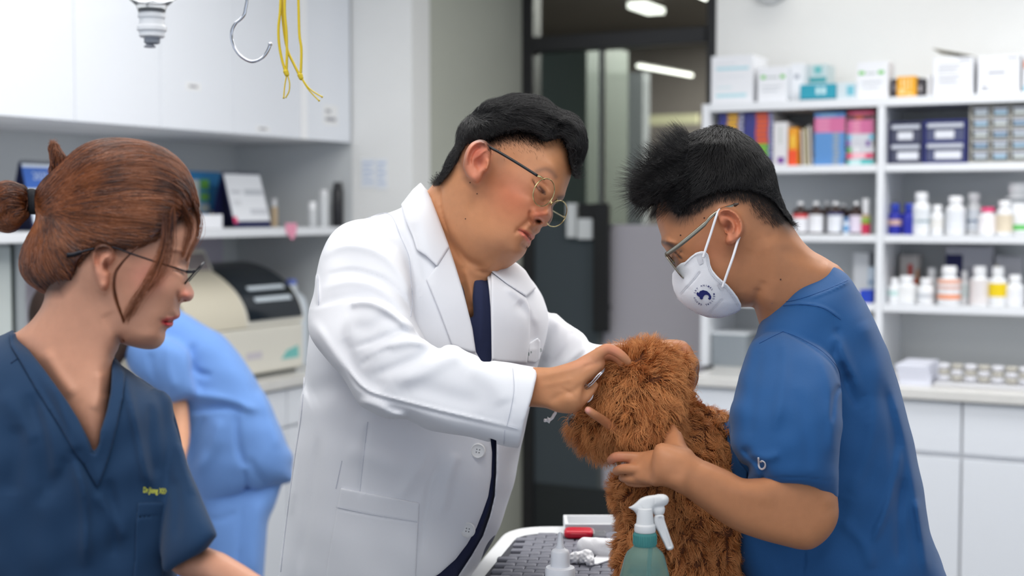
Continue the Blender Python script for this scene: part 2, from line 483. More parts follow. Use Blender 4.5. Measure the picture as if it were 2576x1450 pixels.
class Model:
    def __init__(s): s.ops = []
    def add(s, prim, k=.004, op='u'): s.ops.append((op, prim, k)); return s
    def sub(s, prim, k=.002): return s.add(prim, k, 's')
    def inter(s, prim, k=0): return s.add(prim, k, 'i')
    def bounds(s):
        lo = np.min([p.lo for o, p, k in s.ops if o == 'u'], 0); hi = np.max([p.hi for o, p, k in s.ops if o == 'u'], 0)
        return lo, hi
    @property
    def lo(s): return s.bounds()[0]
    @property
    def hi(s): return s.bounds()[1]
    def ev(s, u, v, w, box=None):
        F = None
        if box is None:
            box = (np.array([u.min(), v.min(), w.min()]), np.array([u.max(), v.max(), w.max()]))
        for op, p, k in s.ops:
            m = k+.004
            if op != 'i' and (np.any(p.lo-m > box[1]) or np.any(p.hi+m < box[0])): continue
            d = p.ev(u, v, w)
            if op == 'u': F = d if F is None else smin(F, d, k)
            elif op == 's': F = F if F is None else -smin(-F, d, k)
            else: F = F if F is None else -smin(-F, -d, k)
        return np.full(u.shape, .5, np.float32) if F is None else F
    def near(s, px, py, z0=None, z1=None, it=70):
        """distance of the first surface met along the picture rays"""
        px = np.atleast_1d(np.asarray(px, float)); py = np.atleast_1d(np.asarray(py, float))
        lo, hi = s.bounds()
        Z = np.full(px.shape, (-hi[2] if z0 is None else z0)); zmax = -lo[2] if z1 is None else z1
        hit = np.zeros(px.shape, bool)
        for _ in range(it):
            F = s.ev((px-CX)*Z/FPX, (CY-py)*Z/FPX, -Z)
            hit = F < 6e-4
            Z = np.where(hit, Z, Z+np.clip(F*.8, 4e-4, .03))
            if np.all(hit | (Z > zmax)): break
        return np.where(Z <= zmax, Z, np.nan)
    def on(s, px, py, lift=0.0):
        """world points on the near surface"""
        Z = s.near(px, py); f = np.nanmean(Z) if np.isfinite(Z).any() else 2.0
        Z = np.where(np.isfinite(Z), Z, f)-lift
        px = np.atleast_1d(px); py = np.atleast_1d(py)
        return to_world(np.stack([(px-CX)*Z/FPX, (CY-py)*Z/FPX, -Z], -1))
    def grad(s, p, e=.0012):
        u, v, w = p.T
        g = np.stack([s.ev(u+e, v, w)-s.ev(u-e, v, w), s.ev(u, v+e, w)-s.ev(u, v-e, w), s.ev(u, v, w+e)-s.ev(u, v, w-e)], -1)
        return g/(np.linalg.norm(g, axis=1, keepdims=True)+1e-9)

def surface(model, h):
    """surface nets on the blocks the surface passes through -> verts (view frame), quads"""
    lo, hi = model.bounds(); lo = lo-2*h; hi = hi+2*h
    N = 24; dims = np.ceil((hi-lo)/(N*h)).astype(int)
    cs = N//4; ids = []; pos = []; quads = []
    NX = np.int64(dims[0]*N+4); NY = np.int64(dims[1]*N+4)
    for bx in range(dims[0]):
        for by in range(dims[1]):
            zc = lo[2]+h*cs*np.arange(dims[2]*4+1)
            U, Vv, Wc = np.meshgrid(lo[0]+h*(bx*N+cs*np.arange(5)), lo[1]+h*(by*N+cs*np.arange(5)), zc, indexing='ij')
            Fc = model.ev(U, Vv, Wc)
            for bz in range(dims[2]):
                sub = Fc[:, :, bz*4:bz*4+5]
                if np.abs(sub).min() > 1.5*cs*h and (sub.min() > 0 or sub.max() < 0): continue
                g = np.arange(-1, N+1)
                i0 = np.array([bx, by, bz])*N
                ax = [lo[d]+h*(i0[d]+g) for d in range(3)]
                U3, V3, W3 = np.meshgrid(*ax, indexing='ij')
                F = model.ev(U3, V3, W3)
                S = F < 0
                if S.all() or not S.any(): continue
                M = N+1                               # cells per side
                c = [S[a:a+M, b:b+M, d:d+M] for a in (0, 1) for b in (0, 1) for d in (0, 1)]
                cnt = sum(x.astype(np.int8) for x in c)
                act = (cnt > 0) & (cnt < 8)
                I = np.argwhere(act)
                if len(I) == 0: continue
                Fv = {}
                for a in (0, 1):
                    for b in (0, 1):
                        for d in (0, 1): Fv[(a, b, d)] = F[I[:, 0]+a, I[:, 1]+b, I[:, 2]+d]
                acc = np.zeros((len(I), 3)); num = np.zeros(len(I))
                for A, B in (((0,0,0),(1,0,0)),((0,1,0),(1,1,0)),((0,0,1),(1,0,1)),((0,1,1),(1,1,1)),((0,0,0),(0,1,0)),((1,0,0),(1,1,0)),((0,0,1),(0,1,1)),((1,0,1),(1,1,1)),((0,0,0),(0,0,1)),((1,0,0),(1,0,1)),((0,1,0),(0,1,1)),((1,1,0),(1,1,1))):
                    fa, fb = Fv[A], Fv[B]; x = (fa < 0) != (fb < 0)
                    t = np.where(x, fa/np.where(x, fa-fb, 1), 0)
                    for d in range(3): acc[:, d] += np.where(x, A[d]+t*(B[d]-A[d]), 0)
                    num += x
                acc /= num[:, None]
                gi = I-1+i0
                pos.append(lo+h*(gi+acc))
                cid = (gi[:, 0]+1)+NX*((gi[:, 1]+1)+NY*(gi[:, 2].astype(np.int64)+1))
                ids.append(cid)
                def CID(a, b, d): return (a+i0[0])+NX*((b+i0[1])+NY*(d.astype(np.int64)+i0[2]))
                # local cell index l corresponds to global l-1+i0 ; +1 in the id -> l+i0
                R = slice(1, N+1)
                for d in range(3):
                    s0 = S[R, R, R]
                    s1 = S[tuple(slice(2, N+2) if k == d else R for k in range(3))]
                    E = np.argwhere(s0 != s1)
                    if len(E) == 0: continue
                    sg = s0[E[:, 0], E[:, 1], E[:, 2]]
                    E = E+1
                    d1, d2 = (d+1) % 3, (d+2) % 3
                    def cell(o1, o2):
                        K = E.copy(); K[:, d1] -= o1; K[:, d2] -= o2
                        return CID(K[:, 0], K[:, 1], K[:, 2])
                    q = np.stack([cell(1, 1), cell(0, 1), cell(0, 0), cell(1, 0)], -1)
                    q = np.where(sg[:, None], q, q[:, ::-1])
                    quads.append(q)
    ids = np.concatenate(ids); pos = np.concatenate(pos); quads = np.concatenate(quads)
    uid, idx = np.unique(ids, return_index=True)
    pos = pos[idx]
    j = np.searchsorted(uid, quads); j = np.minimum(j, len(uid)-1)
    ok = (uid[j] == quads).all(1)
    return pos, j[ok]

RES = 1.0
def sculpt(model, name, material, parent, h, colour=None, clean=True, label=None, base=None):
    """mesh a volume; colour = function(px, py, w, pos, normal) -> (n,3) linear colours (own tone and painted shade) stored as pigment"""
    h = h*RES
    pos, q = surface(model, h)
    if clean and len(q):                                   # keep the pieces that matter
        lab = np.arange(len(pos))
        while True:
            m = lab[q].min(1); nl = lab.copy(); np.minimum.at(nl, q.ravel(), np.repeat(m, 4)); nl = nl[nl]
            if (nl == lab).all(): break
            lab = nl
        cnt = np.bincount(lab, minlength=len(pos)); keepv = cnt[lab] > (max(40, .02*cnt.max()) if clean is True else clean)
        q = q[keepv[q].all(1)]; used = np.zeros(len(pos), bool); used[q.ravel()] = True
        mp = np.cumsum(used)-1; pos = pos[used]; q = mp[q]
    col = None
    if colour is not None:
        Z = -pos[:, 2]; px = CX+FPX*pos[:, 0]/Z; py = CY-FPX*pos[:, 1]/Z
        col = colour(px, py, Z, pos)
    wp = to_world(pos)
    off = np.zeros(3); p = parent
    while p is not None: off += np.array(p.location); p = p.parent
    wp = wp-off
    me = bpy.data.meshes.new(name)
    me.vertices.add(len(wp)); me.vertices.foreach_set('co', wp.astype(np.float32).ravel())
    me.loops.add(len(q)*4); me.loops.foreach_set('vertex_index', q.astype(np.int32).ravel())
    me.polygons.add(len(q)); me.polygons.foreach_set('loop_start', np.arange(0, len(q)*4, 4, dtype=np.int32))
    me.polygons.foreach_set('use_smooth', np.ones(len(q), bool))
    me.update(calc_edges=True); me.validate()
    if col is not None:
        ca = me.color_attributes.new('pigment_shade', 'FLOAT_COLOR', 'POINT')
        ca.data.foreach_set('color', np.concatenate([col, np.ones((len(col), 1))], 1).astype(np.float32).ravel())
    me.materials.append(material)
    o = bpy.data.objects.new(name, me); COL.objects.link(o); o.parent = parent
    if label: o['label'] = label
    print('sculpt', name, len(pos))
    return o
def outward(model, pos):
    return model.grad(pos)

def paint_px(base, strokes):
    """pigment map: own colour (lips, brows, cheek flush, stubble) and painted shade (nostril, ear hollows, mouth line): base rgb + blends ('b',x,y,rx,ry,ang,rgb,strength) or ('s',pts,w,rgb,strength) or ('p',poly,edge,rgb,strength)"""
    def f(px, py, Z, pos):
        col = np.tile(np.array(lin(base)), (len(px), 1))
        for s in strokes:
            if s[0] == 'b':
                _, x, y, rx, ry, an, c, a = s; cc, ss = math.cos(math.radians(an)), math.sin(math.radians(an))
                X, Y = px-x, py-y; q = ((X*cc+Y*ss)/rx)**2+((-X*ss+Y*cc)/ry)**2; k = a*np.exp(-q)
            elif s[0] == 's':
                _, pts, w, c, a = s; q = spline(pts, 6) if len(pts) > 2 else np.array(pts, float)
                d, _i = poly_dist(px, py, q, False); k = a*np.exp(-(d/w)**2)
            elif s[0] == 'z':
                _, z0, z1, c, a = s; k = a*np.clip((Z-z0)/(z1-z0), 0, 1)
            else:
                _, poly, ed, c, a = s; d, ins = poly_dist(px, py, np.array(poly, float)); d = np.where(ins, d, -d); k = a*np.clip(d/ed*.5+.5, 0, 1)
            col += (np.array(lin(c))-col)*k[:, None]
        return col
    return f

def curves_object(name, pts, radius, material, parent, tip=.2):
    """pts (n, k, 3) world strands as one hair object"""
    n, k = pts.shape[:2]
    off = np.zeros(3); p = parent
    while p is not None: off += np.array(p.location); p = p.parent
    c = bpy.data.hair_curves.new(name); c.add_curves([k]*n)
    c.attributes['position'].data.foreach_set('vector', (pts-off).astype(np.float32).ravel())
    r = c.attributes.get('radius') or c.attributes.new('radius', 'FLOAT', 'POINT')
    t = np.linspace(0, 1, k); prof = (1-(1-tip)*t**1.6)
    rr = np.asarray(radius).reshape(-1, 1)*prof[None]*np.ones((n, 1))
    r.data.foreach_set('value', rr.astype(np.float32).ravel())
    c.materials.append(material)
    o = bpy.data.objects.new(name, c); COL.objects.link(o); o.parent = parent
    return o
def grow(model, roots, dirs, length, k=6, lift=.35, curl=0, cfreq=1.0, rng=None, hug=0.6, height=.002, clump=None):
    """strands from roots (view frame) heading along dirs, held near the surface; returns world points"""
    n = len(roots); p = roots.copy(); out = [p.copy()]
    length = np.broadcast_to(np.asarray(length, float), (n,)); st = (length/(k-1))[:, None]
    d = dirs/(np.linalg.norm(dirs, axis=1, keepdims=True)+1e-9)
    ph = rng.uniform(0, 6.28, n); hf = np.broadcast_to(np.asarray(height, float), (n,))
    for i in range(1, k):
        nn = model.grad(p)
        F = model.ev(*p.T)
        t = d-nn*(d*nn).sum(1, keepdims=True)*hug
        t /= np.linalg.norm(t, axis=1, keepdims=True)+1e-9
        want = (hf*i/(k-1)-F)[:, None]
        step = t*st+nn*lift*st
        if curl:
            b = np.cross(nn, t); a = ph+i*cfreq
            step = step+(b*np.cos(a)[:, None]+nn*np.sin(a)[:, None]*.6)*curl*st
        if hug: step = step+nn*want*hug*.8
        p = p+step; d = t; out.append(p.copy())
    S = np.stack(out, 1)
    return to_world(S.reshape(-1, 3)).reshape(n, k, 3)
def scatter(obj_or_pos, q, n, rng):
    """random points on quads (view frame)"""
    pos = obj_or_pos; a, b, c, d = (pos[q[:, i]] for i in range(4))
    ar = np.linalg.norm(np.cross(c-a, d-b), axis=1)*.5
    i = rng.choice(len(q), n, p=ar/ar.sum()); x, y = rng.random((2, n, 1))
    return (a[i]*(1-x)+b[i]*x)*(1-y)+(d[i]*(1-x)+c[i]*x)*y
def field(px, py, ctrl):
    """direction field from control arrows (x, y, dx, dy, dw)"""
    C = np.array(ctrl, float); D = ((px[:, None]-C[None, :, 0])**2+(py[:, None]-C[None, :, 1])**2+60)**-1.5
    D /= D.sum(1, keepdims=True)
    v = D @ C[:, 2:5]; v[:, 1] *= -1
    return v
def pxy(pos):
    Z = -pos[:, 2]; return CX+FPX*pos[:, 0]/Z, CY-FPX*pos[:, 1]/Z

def text_mesh(txt, fn, size=1.0, res=3, bold=0.0, align='CENTER', extrude=0.0):
    """outline letters as triangles; fn maps letter coordinates (n,2) -> world (n,3)"""
    cu = bpy.data.curves.new('t', 'FONT'); cu.body = txt; cu.size = size; cu.resolution_u = res; cu.offset = bold
    cu.align_x = align; cu.align_y = 'CENTER'
    o = bpy.data.objects.new('t', cu); COL.objects.link(o)
    bpy.context.view_layer.update()
    me = bpy.data.meshes.new_from_object(o.evaluated_get(bpy.context.evaluated_depsgraph_get()))
    vs = np.array([v.co[:] for v in me.vertices]); fs = [tuple(p.vertices) for p in me.polygons]
    bpy.data.objects.remove(o); bpy.data.curves.remove(cu); bpy.data.meshes.remove(me)
    if len(vs) == 0: return [], []
    return fn(vs[:, :2]), fs
# ---------------------------------------------------------------- the room
WHITE = mat('white_laminate', (236, 238, 242), .35, bump=.02, bscale=60)
WHITE2 = mat('white_paint', (240, 240, 238), .7, bump=.05, bscale=120, var=.01)
GREYW = mat('niche_back_panel', (214, 217, 218), .5, bump=.03)
GREEN = mat('grey_green_wall', (188, 190, 178), .75, bump=.05, bscale=90, var=.02)  # one even grey-green over the whole corridor wall
DARKF = mat('dark_door_frame', (38, 38, 40), .4, bump=.03)
FLOOR = mat('floor_vinyl', (120, 120, 116), .35, var=.06, vscale=3)
CEILM = mat('ceiling_paint', (232, 232, 228), .8)
CORR = mat('corridor_wall_paint', (158, 150, 146), .7, var=.05)
STONE = mat('counter_stone', (226, 224, 220), .25, var=.05, vscale=14)

def rbox(a0, a1, b0, b1, z0, z1, mb=None):
    mb = mb or MB()
    return mb.box(a0, a1, b0, b1, z0, z1, RW)
AL, BB, AW, BG, BR = -2.78, 4.2, -3.3, 5.08, 4.87
aG = -2.53
struct(rbox(-6, 6, -2.5, 10, -.05, 0).build('floor', FLOOR))
struct(rbox(-3.5, 4.0, -2.5, 5.2, CEIL, CEIL+.1).build('ceiling', CEILM))
struct(rbox(AW-.1, AW, 0.3, BB+.1, 0, CEIL).build('wall_left', GREYW))
struct(rbox(AW-.1, AL, BB, BB+.12, 0, CEIL).build('wall_niche', GREYW))
struct(rbox(AL, aG, BB-.005, BB+.12, 0, CEIL).build('wall_column', WHITE2))
struct(rbox(aG-.1, aG, BB+.12, BG+.1, 0, CEIL).build('wall_corridor', GREEN))
struct(rbox(-1.65, 4.0, BR, BR+.12, 0, CEIL).build('wall_right', WHITE2))
struct(rbox(-1.66, -1.56, BR+.12, BG+.1, 0, CEIL).build('wall_door_side', WHITE2))

# glass door and transom
GL = mat('tinted_glass', (150, 158, 156), .03, trans=1.0, ior=1.02, spec=.5)
FROST = mat('frosted_film', (206, 202, 210), .55, trans=.1, ior=1.05)
zt = on_b(1500, 125, BG)[1]; zt2 = on_b(1500, 86, BG)[1]
zr = on_b(1440, 1222, BG)[1]
mb = MB()
rbox(aG, aG+.05, BG-.03, BG+.05, 0, CEIL, mb); rbox(-1.75, -1.65, BG-.03, BG+.05, 0, CEIL, mb)
rbox(aG+.05, -1.75, BG-.04, BG+.05, zt, zt2, mb)
struct(mb.build('door_1_frame', DARKF, bevel=.004))
struct(rbox(aG+.05, -1.75, BG, BG+.008, zt2, CEIL).build('window_1', GL))
dr = empty('door_1', RW(-2.1, BG, 0)); struct(dr)
am = on_b(1512, 700, BG)[0]
def zpx(py, px=1500, b=BG): return on_b(px, py, b)[1]
part(rbox(aG+.05, am, BG-.01, BG, zpx(560), zt), 'dark_glass_pane', mat('dark_glass', (150, 160, 158), .04, trans=1, ior=1.02), dr)
part(rbox(aG+.05, am, BG-.01, BG, zr, zpx(560)), 'dark_film_pane', mat('dark_film', (84, 92, 97), .35, trans=.1, ior=1.05), dr)
part(rbox(aG+.052, am-.008, BG-.009, BG-.001, zr, zpx(560)), 'dark_film_pane', mat('dark_film', (92, 102, 106), .4, trans=.15, ior=1.05), dr) if False else None
part(rbox(am, -1.75, BG+.01, BG+.02, zpx(565), zt), 'clear_glass_pane', GL, dr)
part(rbox(am, -1.75, BG+.01, BG+.02, zr, zpx(565)), 'frosted_glass_pane', FROST, dr)
part(rbox(aG+.05, -1.75, BG-.012, BG+.03, 0.0, zr), 'kick_rail', mat('dark_kick', (44, 48, 50), .3), dr)
part(rbox(am-.006, am+.006, BG-.016, BG+.024, zr, zt), 'edge_strip', mat('strip_grey', (90, 96, 96), .3), dr)
h0, h1 = on_b(1494, 600, BG-.06)[0], on_b(1532, 600, BG-.06)[0]
mb = MB(); rbox(h0, h1, BG-.07, BG-.045, zpx(832), zpx(512), mb); rbox(h0+.012, h1-.012, BG-.045, BG-.008, zpx(780), zpx(764), mb); rbox(h0+.012, h1-.012, BG-.045, BG-.008, zpx(580), zpx(564), mb)
part(mb, 'pull_handle', mat('black_metal', (20, 20, 22), .35), dr, bevel=.003)
def wallbox(x0, x1, y0, y1, t, name, m, label, cat):
    a0, z1 = on_b(x0, y0, BG-.02); a1, z0 = on_b(x1, y1, BG-.02)
    o = rbox(a0, a1, BG-.012-t, BG-.011, z0, z1).build(name, m, bevel=.003); tag(o, label, cat); return o
PW = mat('white_plastic', (225, 228, 230), .4)
wallbox(1430, 1453, 512, 598, .03, 'door_switch', PW, 'slim white sensor switch on the dark glass door left of the handle', 'switch')
wallbox(1459, 1496, 550, 602, .035, 'door_lock_box', PW, 'square white lock box beside the black pull handle', 'lock')
wallbox(1461, 1500, 513, 552, .03, 'door_latch', mat('black_plastic', (24, 24, 26), .45), 'small black latch housing above the square white lock box', 'latch')

# corridor beyond the glass
struct(rbox(-6, 3, 9.0, 9.1, 0, 3).build('wall_far', CORR))
struct(rbox(-6, 3, 5.2, 9.1, 2.62, 2.7).build('ceiling_corridor', mat('corridor_ceiling', (110, 104, 100), .7, var=.08, vscale=2)))
struct(rbox(-5.0, -4.9, 5.2, 9.0, 0, 2.62).build('wall_far_left', mat('corridor_dark', (110, 116, 112), .6)))
struct(rbox(.8, .9, 5.2, 9.0, 0, 2.62).build('wall_far_right', mat('corridor_warm', (150, 140, 134), .6)))
struct(rbox(-3.02, -2.62, 5.9, 6.4, 0, 2.2).build('trim_1', mat('dark_locker', (104, 112, 106), .4)))
struct(rbox(-2.98, -2.74, 6.9, 7.0, 0, 2.15).build('trim_2', mat('grey_partition', (128, 132, 136), .4)))
LAMP = mat('lamp_glow', (255, 250, 240), emit=6)
def far_lamp(x0, y0, x1, y1, b0, b1, r, name, label):
    a0, z0 = on_b(x0, y0, b0); a1, z1 = on_b(x1, y1, b1)
    mb = MB(); mb.tube([RW(a0, b0, z0), RW(a1, b1, z1)], r, 12)
    o = empty(name, RW(a0, b0, z0)); tag(o, label, 'lamp', 'corridor lights beyond the glass')
    part(mb, 'lamp_tube', LAMP, o, smooth=True)
    m2 = MB(); m2.tube([RW(a0, b0, z0+r*1.5), RW(a1, b1, z1+r*1.5)], r*.6, 8); part(m2, 'housing', mat('lamp_housing', (70, 66, 64), .5), o)
far_lamp(1605, 166, 1740, 190, 6.2, 7.4, .008, 'tube_lamp', 'round glowing tube lamp seen through the clear door pane')
a0, z0 = on_b(1605, 45, 7.3)
o = rbox(a0, a0+.10, 7.15, 7.45, 2.53, 2.56).build('ceiling_lamp', LAMP); tag(o, 'flat glowing ceiling lamp seen through the glass above the door', 'lamp', 'corridor lights beyond the glass')
# bright doorway far behind
a0, z1 = on_b(1601, 290, 8.6); a1, z0 = on_b(1632, 640, 8.6)
o = struct(rbox(a0, a1, 8.55, 8.6, z0-.6, z1).build('window_2', mat('far_daylight', (235, 215, 205), emit=.9)))
a0, z1 = on_b(1632, 292, 8.6); a1, z0 = on_b(1760, 312, 8.6)
o = struct(rbox(a0, a1, 8.55, 8.6, z0, z1).build('window_3', mat('far_band', (210, 205, 170), emit=.5)))

# left run: wall cabinets
def room_root(name, a, b, z): return empty(name, RW(a, b, z))
zc = on_a(400, 318, AL)[1]
seams = [on_a(x, 320, AL)[0] for x in (-330, -60, 190, 405, 590, 757)]+[BB-.012]
labs = ['white wall cabinet nearest the camera, door cut off by the picture edge', 'white wall cabinet above the blue desk calendar', 'white wall cabinet behind the infusion bottle',
        'white wall cabinet with a small paper sticker at mid height', 'white wall cabinet behind the steel hook with a label near its lower edge', 'white wall cabinet at the end of the run beside the column']
DOOR = mat('cabinet_door', (238, 241, 247), .3, bump=.015, bscale=40)
EDGE = mat('cabinet_edge', (250, 250, 252), .4)
for i in range(6):
    b0, b1 = seams[i]+.0004, seams[i+1]-.0004
    r = room_root('wall_cabinet', AL, b0, zc); tag(r, labs[i], 'cabinet', 'white wall cabinets over the left counter')
    part(rbox(AW+.004, AL-.02, b0, b1, zc, CEIL-.003), 'carcass', EDGE, r)
    part(rbox(AL-.0195, AL, b0+(.036 if i == 5 else .0007), b1-.0007, zc-.004, CEIL-.003), 'door', DOOR, r, bevel=.001)
    if i == 5: part(rbox(AL-.0195, AL+.001, b0+.0007, b0+.035, zc-.004, CEIL-.003), 'filler_strip', mat('bright_strip', (254, 254, 255), .4), r)
    if i == 3:
        bb, zz = on_a(487, 218, AL+.001); part(rbox(AL, AL+.0008, bb-.035, bb+.035, zz-.012, zz+.012), 'sticker', mat('paper_white', (244, 244, 244), .8), r)
        part(rbox(AL+.0008, AL+.0012, bb-.02, bb+.018, zz-.003, zz+.004), 'sticker_print', mat('ink_grey', (150, 150, 158), .8), r)
    if i == 4:
        bb, zz = on_a(662, 325, AL+.001); part(rbox(AL, AL+.0008, bb-.035, bb+.035, zz-.01, zz+.01), 'sticker', MATS['paper_white'], r)
        part(rbox(AL+.0008, AL+.0012, bb-.02, bb+.018, zz-.003, zz+.004), 'sticker_print', MATS['ink_grey'], r)
    if i == 5:
        bb, zz = on_a(832, 290, AL+.001); part(rbox(AL, AL+.0008, bb-.045, bb+.045, zz-.035, zz+.035), 'sticker', MATS['paper_white'], r)
        mb = MB(); rbox(AL+.0008, AL+.0012, bb-.03, bb+.0, zz+.008, zz+.018, mb); rbox(AL+.0008, AL+.0012, bb-.03, bb+.03, zz-.02, zz-.008, mb)
        part(mb, 'sticker_print', MATS['ink_grey'], r)
# gap strip between the last two cabinets
# niche shelf
o = rbox(AW+.003, -2.80, 1.2, BB-.003, 1.335, 1.362).build('wall_shelf', WHITE, bevel=.002); tag(o, 'long white shelf under the wall cabinets carrying calendars and cans', 'shelf')
# counter
o = rbox(AW+.003, AL+.02, 1.2, BB-.003, .83, .862).build('left_counter', STONE, bevel=.003); o.name = 'worktop'; tag(o, 'pale stone worktop along the left wall under the beige analyser', 'worktop')
cs = [1.3, 1.9, 2.5, 3.1, 3.62, on_a(722, 1000, AL)[0], BB-.004]
cl = ['white base cabinet nearest the camera under the left worktop', 'white base cabinet behind the seated woman', 'white base cabinet behind the leaning person in light blue', 'white base cabinet beside the light blue trousers', 'white base cabinet between the light blue scrubs and the white coat', 'narrow white base cabinet at the end of the left worktop']
zd = on_a(735, 1072, AL)[1]
for i in range(6):
    b0, b1 = cs[i]+.001, cs[i+1]-.001
    r = room_root('base_cabinet', AL, b0, 0); tag(r, cl[i], 'cabinet', 'white base cabinets under the left worktop')
    part(rbox(AW+.004, AL-.021, b0, b1, 0.0, .829), 'carcass', EDGE, r)
    part(rbox(AL-.0205, AL, b0+.002, b1-.002, zd+.004, .820), 'drawer', DOOR, r, bevel=.0015)
    part(rbox(AL-.0205, AL, b0+.002, b1-.002, 0.09, zd-.004), 'door', DOOR, r, bevel=.0015)
# right run: base cabinets, worktop, shelf unit
BC, BS = 4.28, 4.55
aR = [on_b(1742, 1000, BC)[0], on_b(2020, 1000, BC)[0], on_b(2421, 1000, BC)[0], on_b(2421, 1000, BC)[0]+.52]
zq = on_b(2400, 1148, BC)[1]
cl = ['white base cabinet behind the poodle and the blue scrubs', 'white base cabinet behind the back of the blue scrubs', 'white base cabinet at the right picture edge']
for i in range(3):
    a0, a1 = aR[i]+.001, aR[i+1]-.001
    r = room_root('base_cabinet', a0, BC, 0); tag(r, cl[i], 'cabinet', 'white base cabinets under the right worktop')
    part(rbox(a0, a1, BC+.021, BR-.003, 0.0, .852), 'carcass', EDGE, r)
    part(rbox(a0+.002, a1-.002, BC, BC+.0205, zq+.008, .846), 'drawer', DOOR, r, bevel=.0015)
    part(rbox(a0+.002, a1-.002, BC, BC+.0205, 0.09, zq-.008), 'door', DOOR, r, bevel=.0015)
zCT = .885
o = rbox(aR[0]-.01, aR[3]+.01, BC-.02, BR-.003, .853, zCT).build('worktop', STONE, bevel=.003); tag(o, 'pale stone worktop under the white medicine shelves', 'worktop')
u = room_root('shelf_unit', 0, BS, zCT); tag(u, 'white open shelf unit full of books, boxes and medicine bottles', 'shelving')
aU0, aU1 = on_b(1765, 500, BS)[0], on_b(1783, 500, BS)[0]
aM0, aM1 = on_b(2205, 500, BS)[0], on_b(2223, 500, BS)[0]
aE = aM1+1.0
ZS = [on_b(2300, y, BS)[1] for y in (242, 412, 592, 768)]      # top faces of the shelves
TH = .028
part(rbox(aU0, aU1, BS, BR-.003, zCT+.001, ZS[0]-.002), 'side_panel', WHITE, u, bevel=.001)
part(rbox(aM0, aM1, BS, BR-.003, zCT+.001, ZS[0]-TH-.001), 'side_panel', WHITE, u, bevel=.001)
part(rbox(aE, aE+.02, BS, BR-.003, zCT+.001, ZS[0]-TH-.001), 'side_panel', WHITE, u, bevel=.001)
part(rbox(aU1+.001, aE+.02, BS, BR-.003, ZS[0]-TH, ZS[0]), 'shelf_board', WHITE, u, bevel=.001)
for z in ZS[1:]:
    part(rbox(aU1+.001, aM0-.001, BS+.003, BR-.012, z-TH+.004, z), 'shelf_board', WHITE, u, bevel=.001)
    part(rbox(aM1+.001, aE-.001, BS+.003, BR-.012, z-TH+.004, z), 'shelf_board', WHITE, u, bevel=.001)
part(rbox(aU1+.001, aE-.001, BR-.011, BR-.003, zCT+.001, ZS[0]-TH-.001), 'back_panel', GREYW, u)
# ---------------------------------------------------------------- things on the right shelf unit
area('corridor_glow_near', RW(-1.9, 6.6, 2.55), 1.2, 1.2, 110, (1, .93, .86), (0, 0, -YAW))
area('corridor_glow_far', RW(-1.8, 8.0, 2.55), 1.5, 1.0, 170, (1, .92, .86), (0, 0, -YAW))
def M(col, r=.5, **k): return mat('plain_%02x%02x%02x_%d' % (*[int(c) for c in col], int(r*100)), col, r, **k)
CARD = mat('white_carton', (240, 241, 245), .6, bump=.02)
def span(px0, px1, b): return on_b(px0, 600, b)[0], on_b(px1, 600, b)[0]
def hz(px, py, b): return on_b(px, py, b)[1]
def carton(px0, px1, ytop, zb, b, dep, m, label, cat='box', name='carton', marks=(), group=None, yaw=0.0, flap=False):
    """carton resting on zb; marks: (x0,x1,y0,y1,colour) fractions of the front face"""
    a0, a1 = span(px0, px1, b); z1 = hz((px0+px1)/2, ytop, b); zb += .0006
    ac, bc = (a0+a1)/2, b+dep/2; r = room_root(name, ac, bc, zb); tag(r, label, cat, group)
    cs, sn = math.cos(yaw), math.sin(yaw)
    def R(x, y, z): return RW(ac+(x-ac)*cs-(y-bc)*sn, bc+(x-ac)*sn+(y-bc)*cs, z)
    part(MB().box(a0, a1, b, b+dep, zb, z1, R), 'body', m, r, bevel=.0012)
    byc = {}
    for x0, x1, y0, y1, c in marks: byc.setdefault(c, []).append((x0, x1, y0, y1))
    for c, L in byc.items():
        mb = MB()
        for x0, x1, y0, y1 in L: mb.box(a0+(a1-a0)*x0, a0+(a1-a0)*x1, b-.0008, b-.0002, zb+(z1-zb)*y0, zb+(z1-zb)*y1, R)
        part(mb, 'print', M(c, .6), r)
    if flap:
        part(MB().box(a0-.004, a1-.004, b+.01, b+dep, z1+.001, z1+.003, lambda x, y, z: R(x, y, z+.028*(1-(x-a0)/(a1-a0)))), 'flap', M((120, 112, 84), .7), r)
    return r
def textlines(x0, x1, ys, c=(170, 172, 180), h=.018): return [(x0, x1-.06*(i % 3), y, y+h, c) for i, y in enumerate(ys)]
z0 = ZS[0]; T = BS+.03
carton(1786, 1890, 140, z0, T, .17, CARD, 'tall white carton with two pale blue bands at the left end of the top shelf', marks=[(.12, .9, .70, .76, (186, 226, 236)), (.12, .85, .13, .2, (190, 228, 236)), (.14, .5, .32, .35, (214, 236, 240)), (.14, .6, .82, .84, (222, 226, 232)), (.14, .8, .55, .56, (214, 220, 226))])
carton(1902, 1975, 168, z0, T, .12, CARD, 'white carton with two green marks beside the tall white carton', marks=[(.12, .27, .66, .76, (112, 200, 92)), (.78, .93, .66, .76, (112, 200, 92)), (.3, .7, .68, .72, (180, 190, 188)), (.15, .8, .42, .45, (196, 200, 206)), (.15, .7, .3, .33, (196, 200, 206))])
carton(1984, 2016, 160, z0, T+.04, .12, CARD, 'narrow white carton behind the teal tube box', marks=[(.3, .7, .6, .72, (176, 180, 190))])
carton(2029, 2076, 162, z0, T+.10, .1, M((205, 220, 222), .6), 'small pale carton with teal band standing behind the teal tube box', marks=[(.05, .95, .52, .66, (60, 160, 168)), (.3, .7, .75, .95, (110, 190, 192)), (.1, .8, .2, .35, (170, 190, 200))])
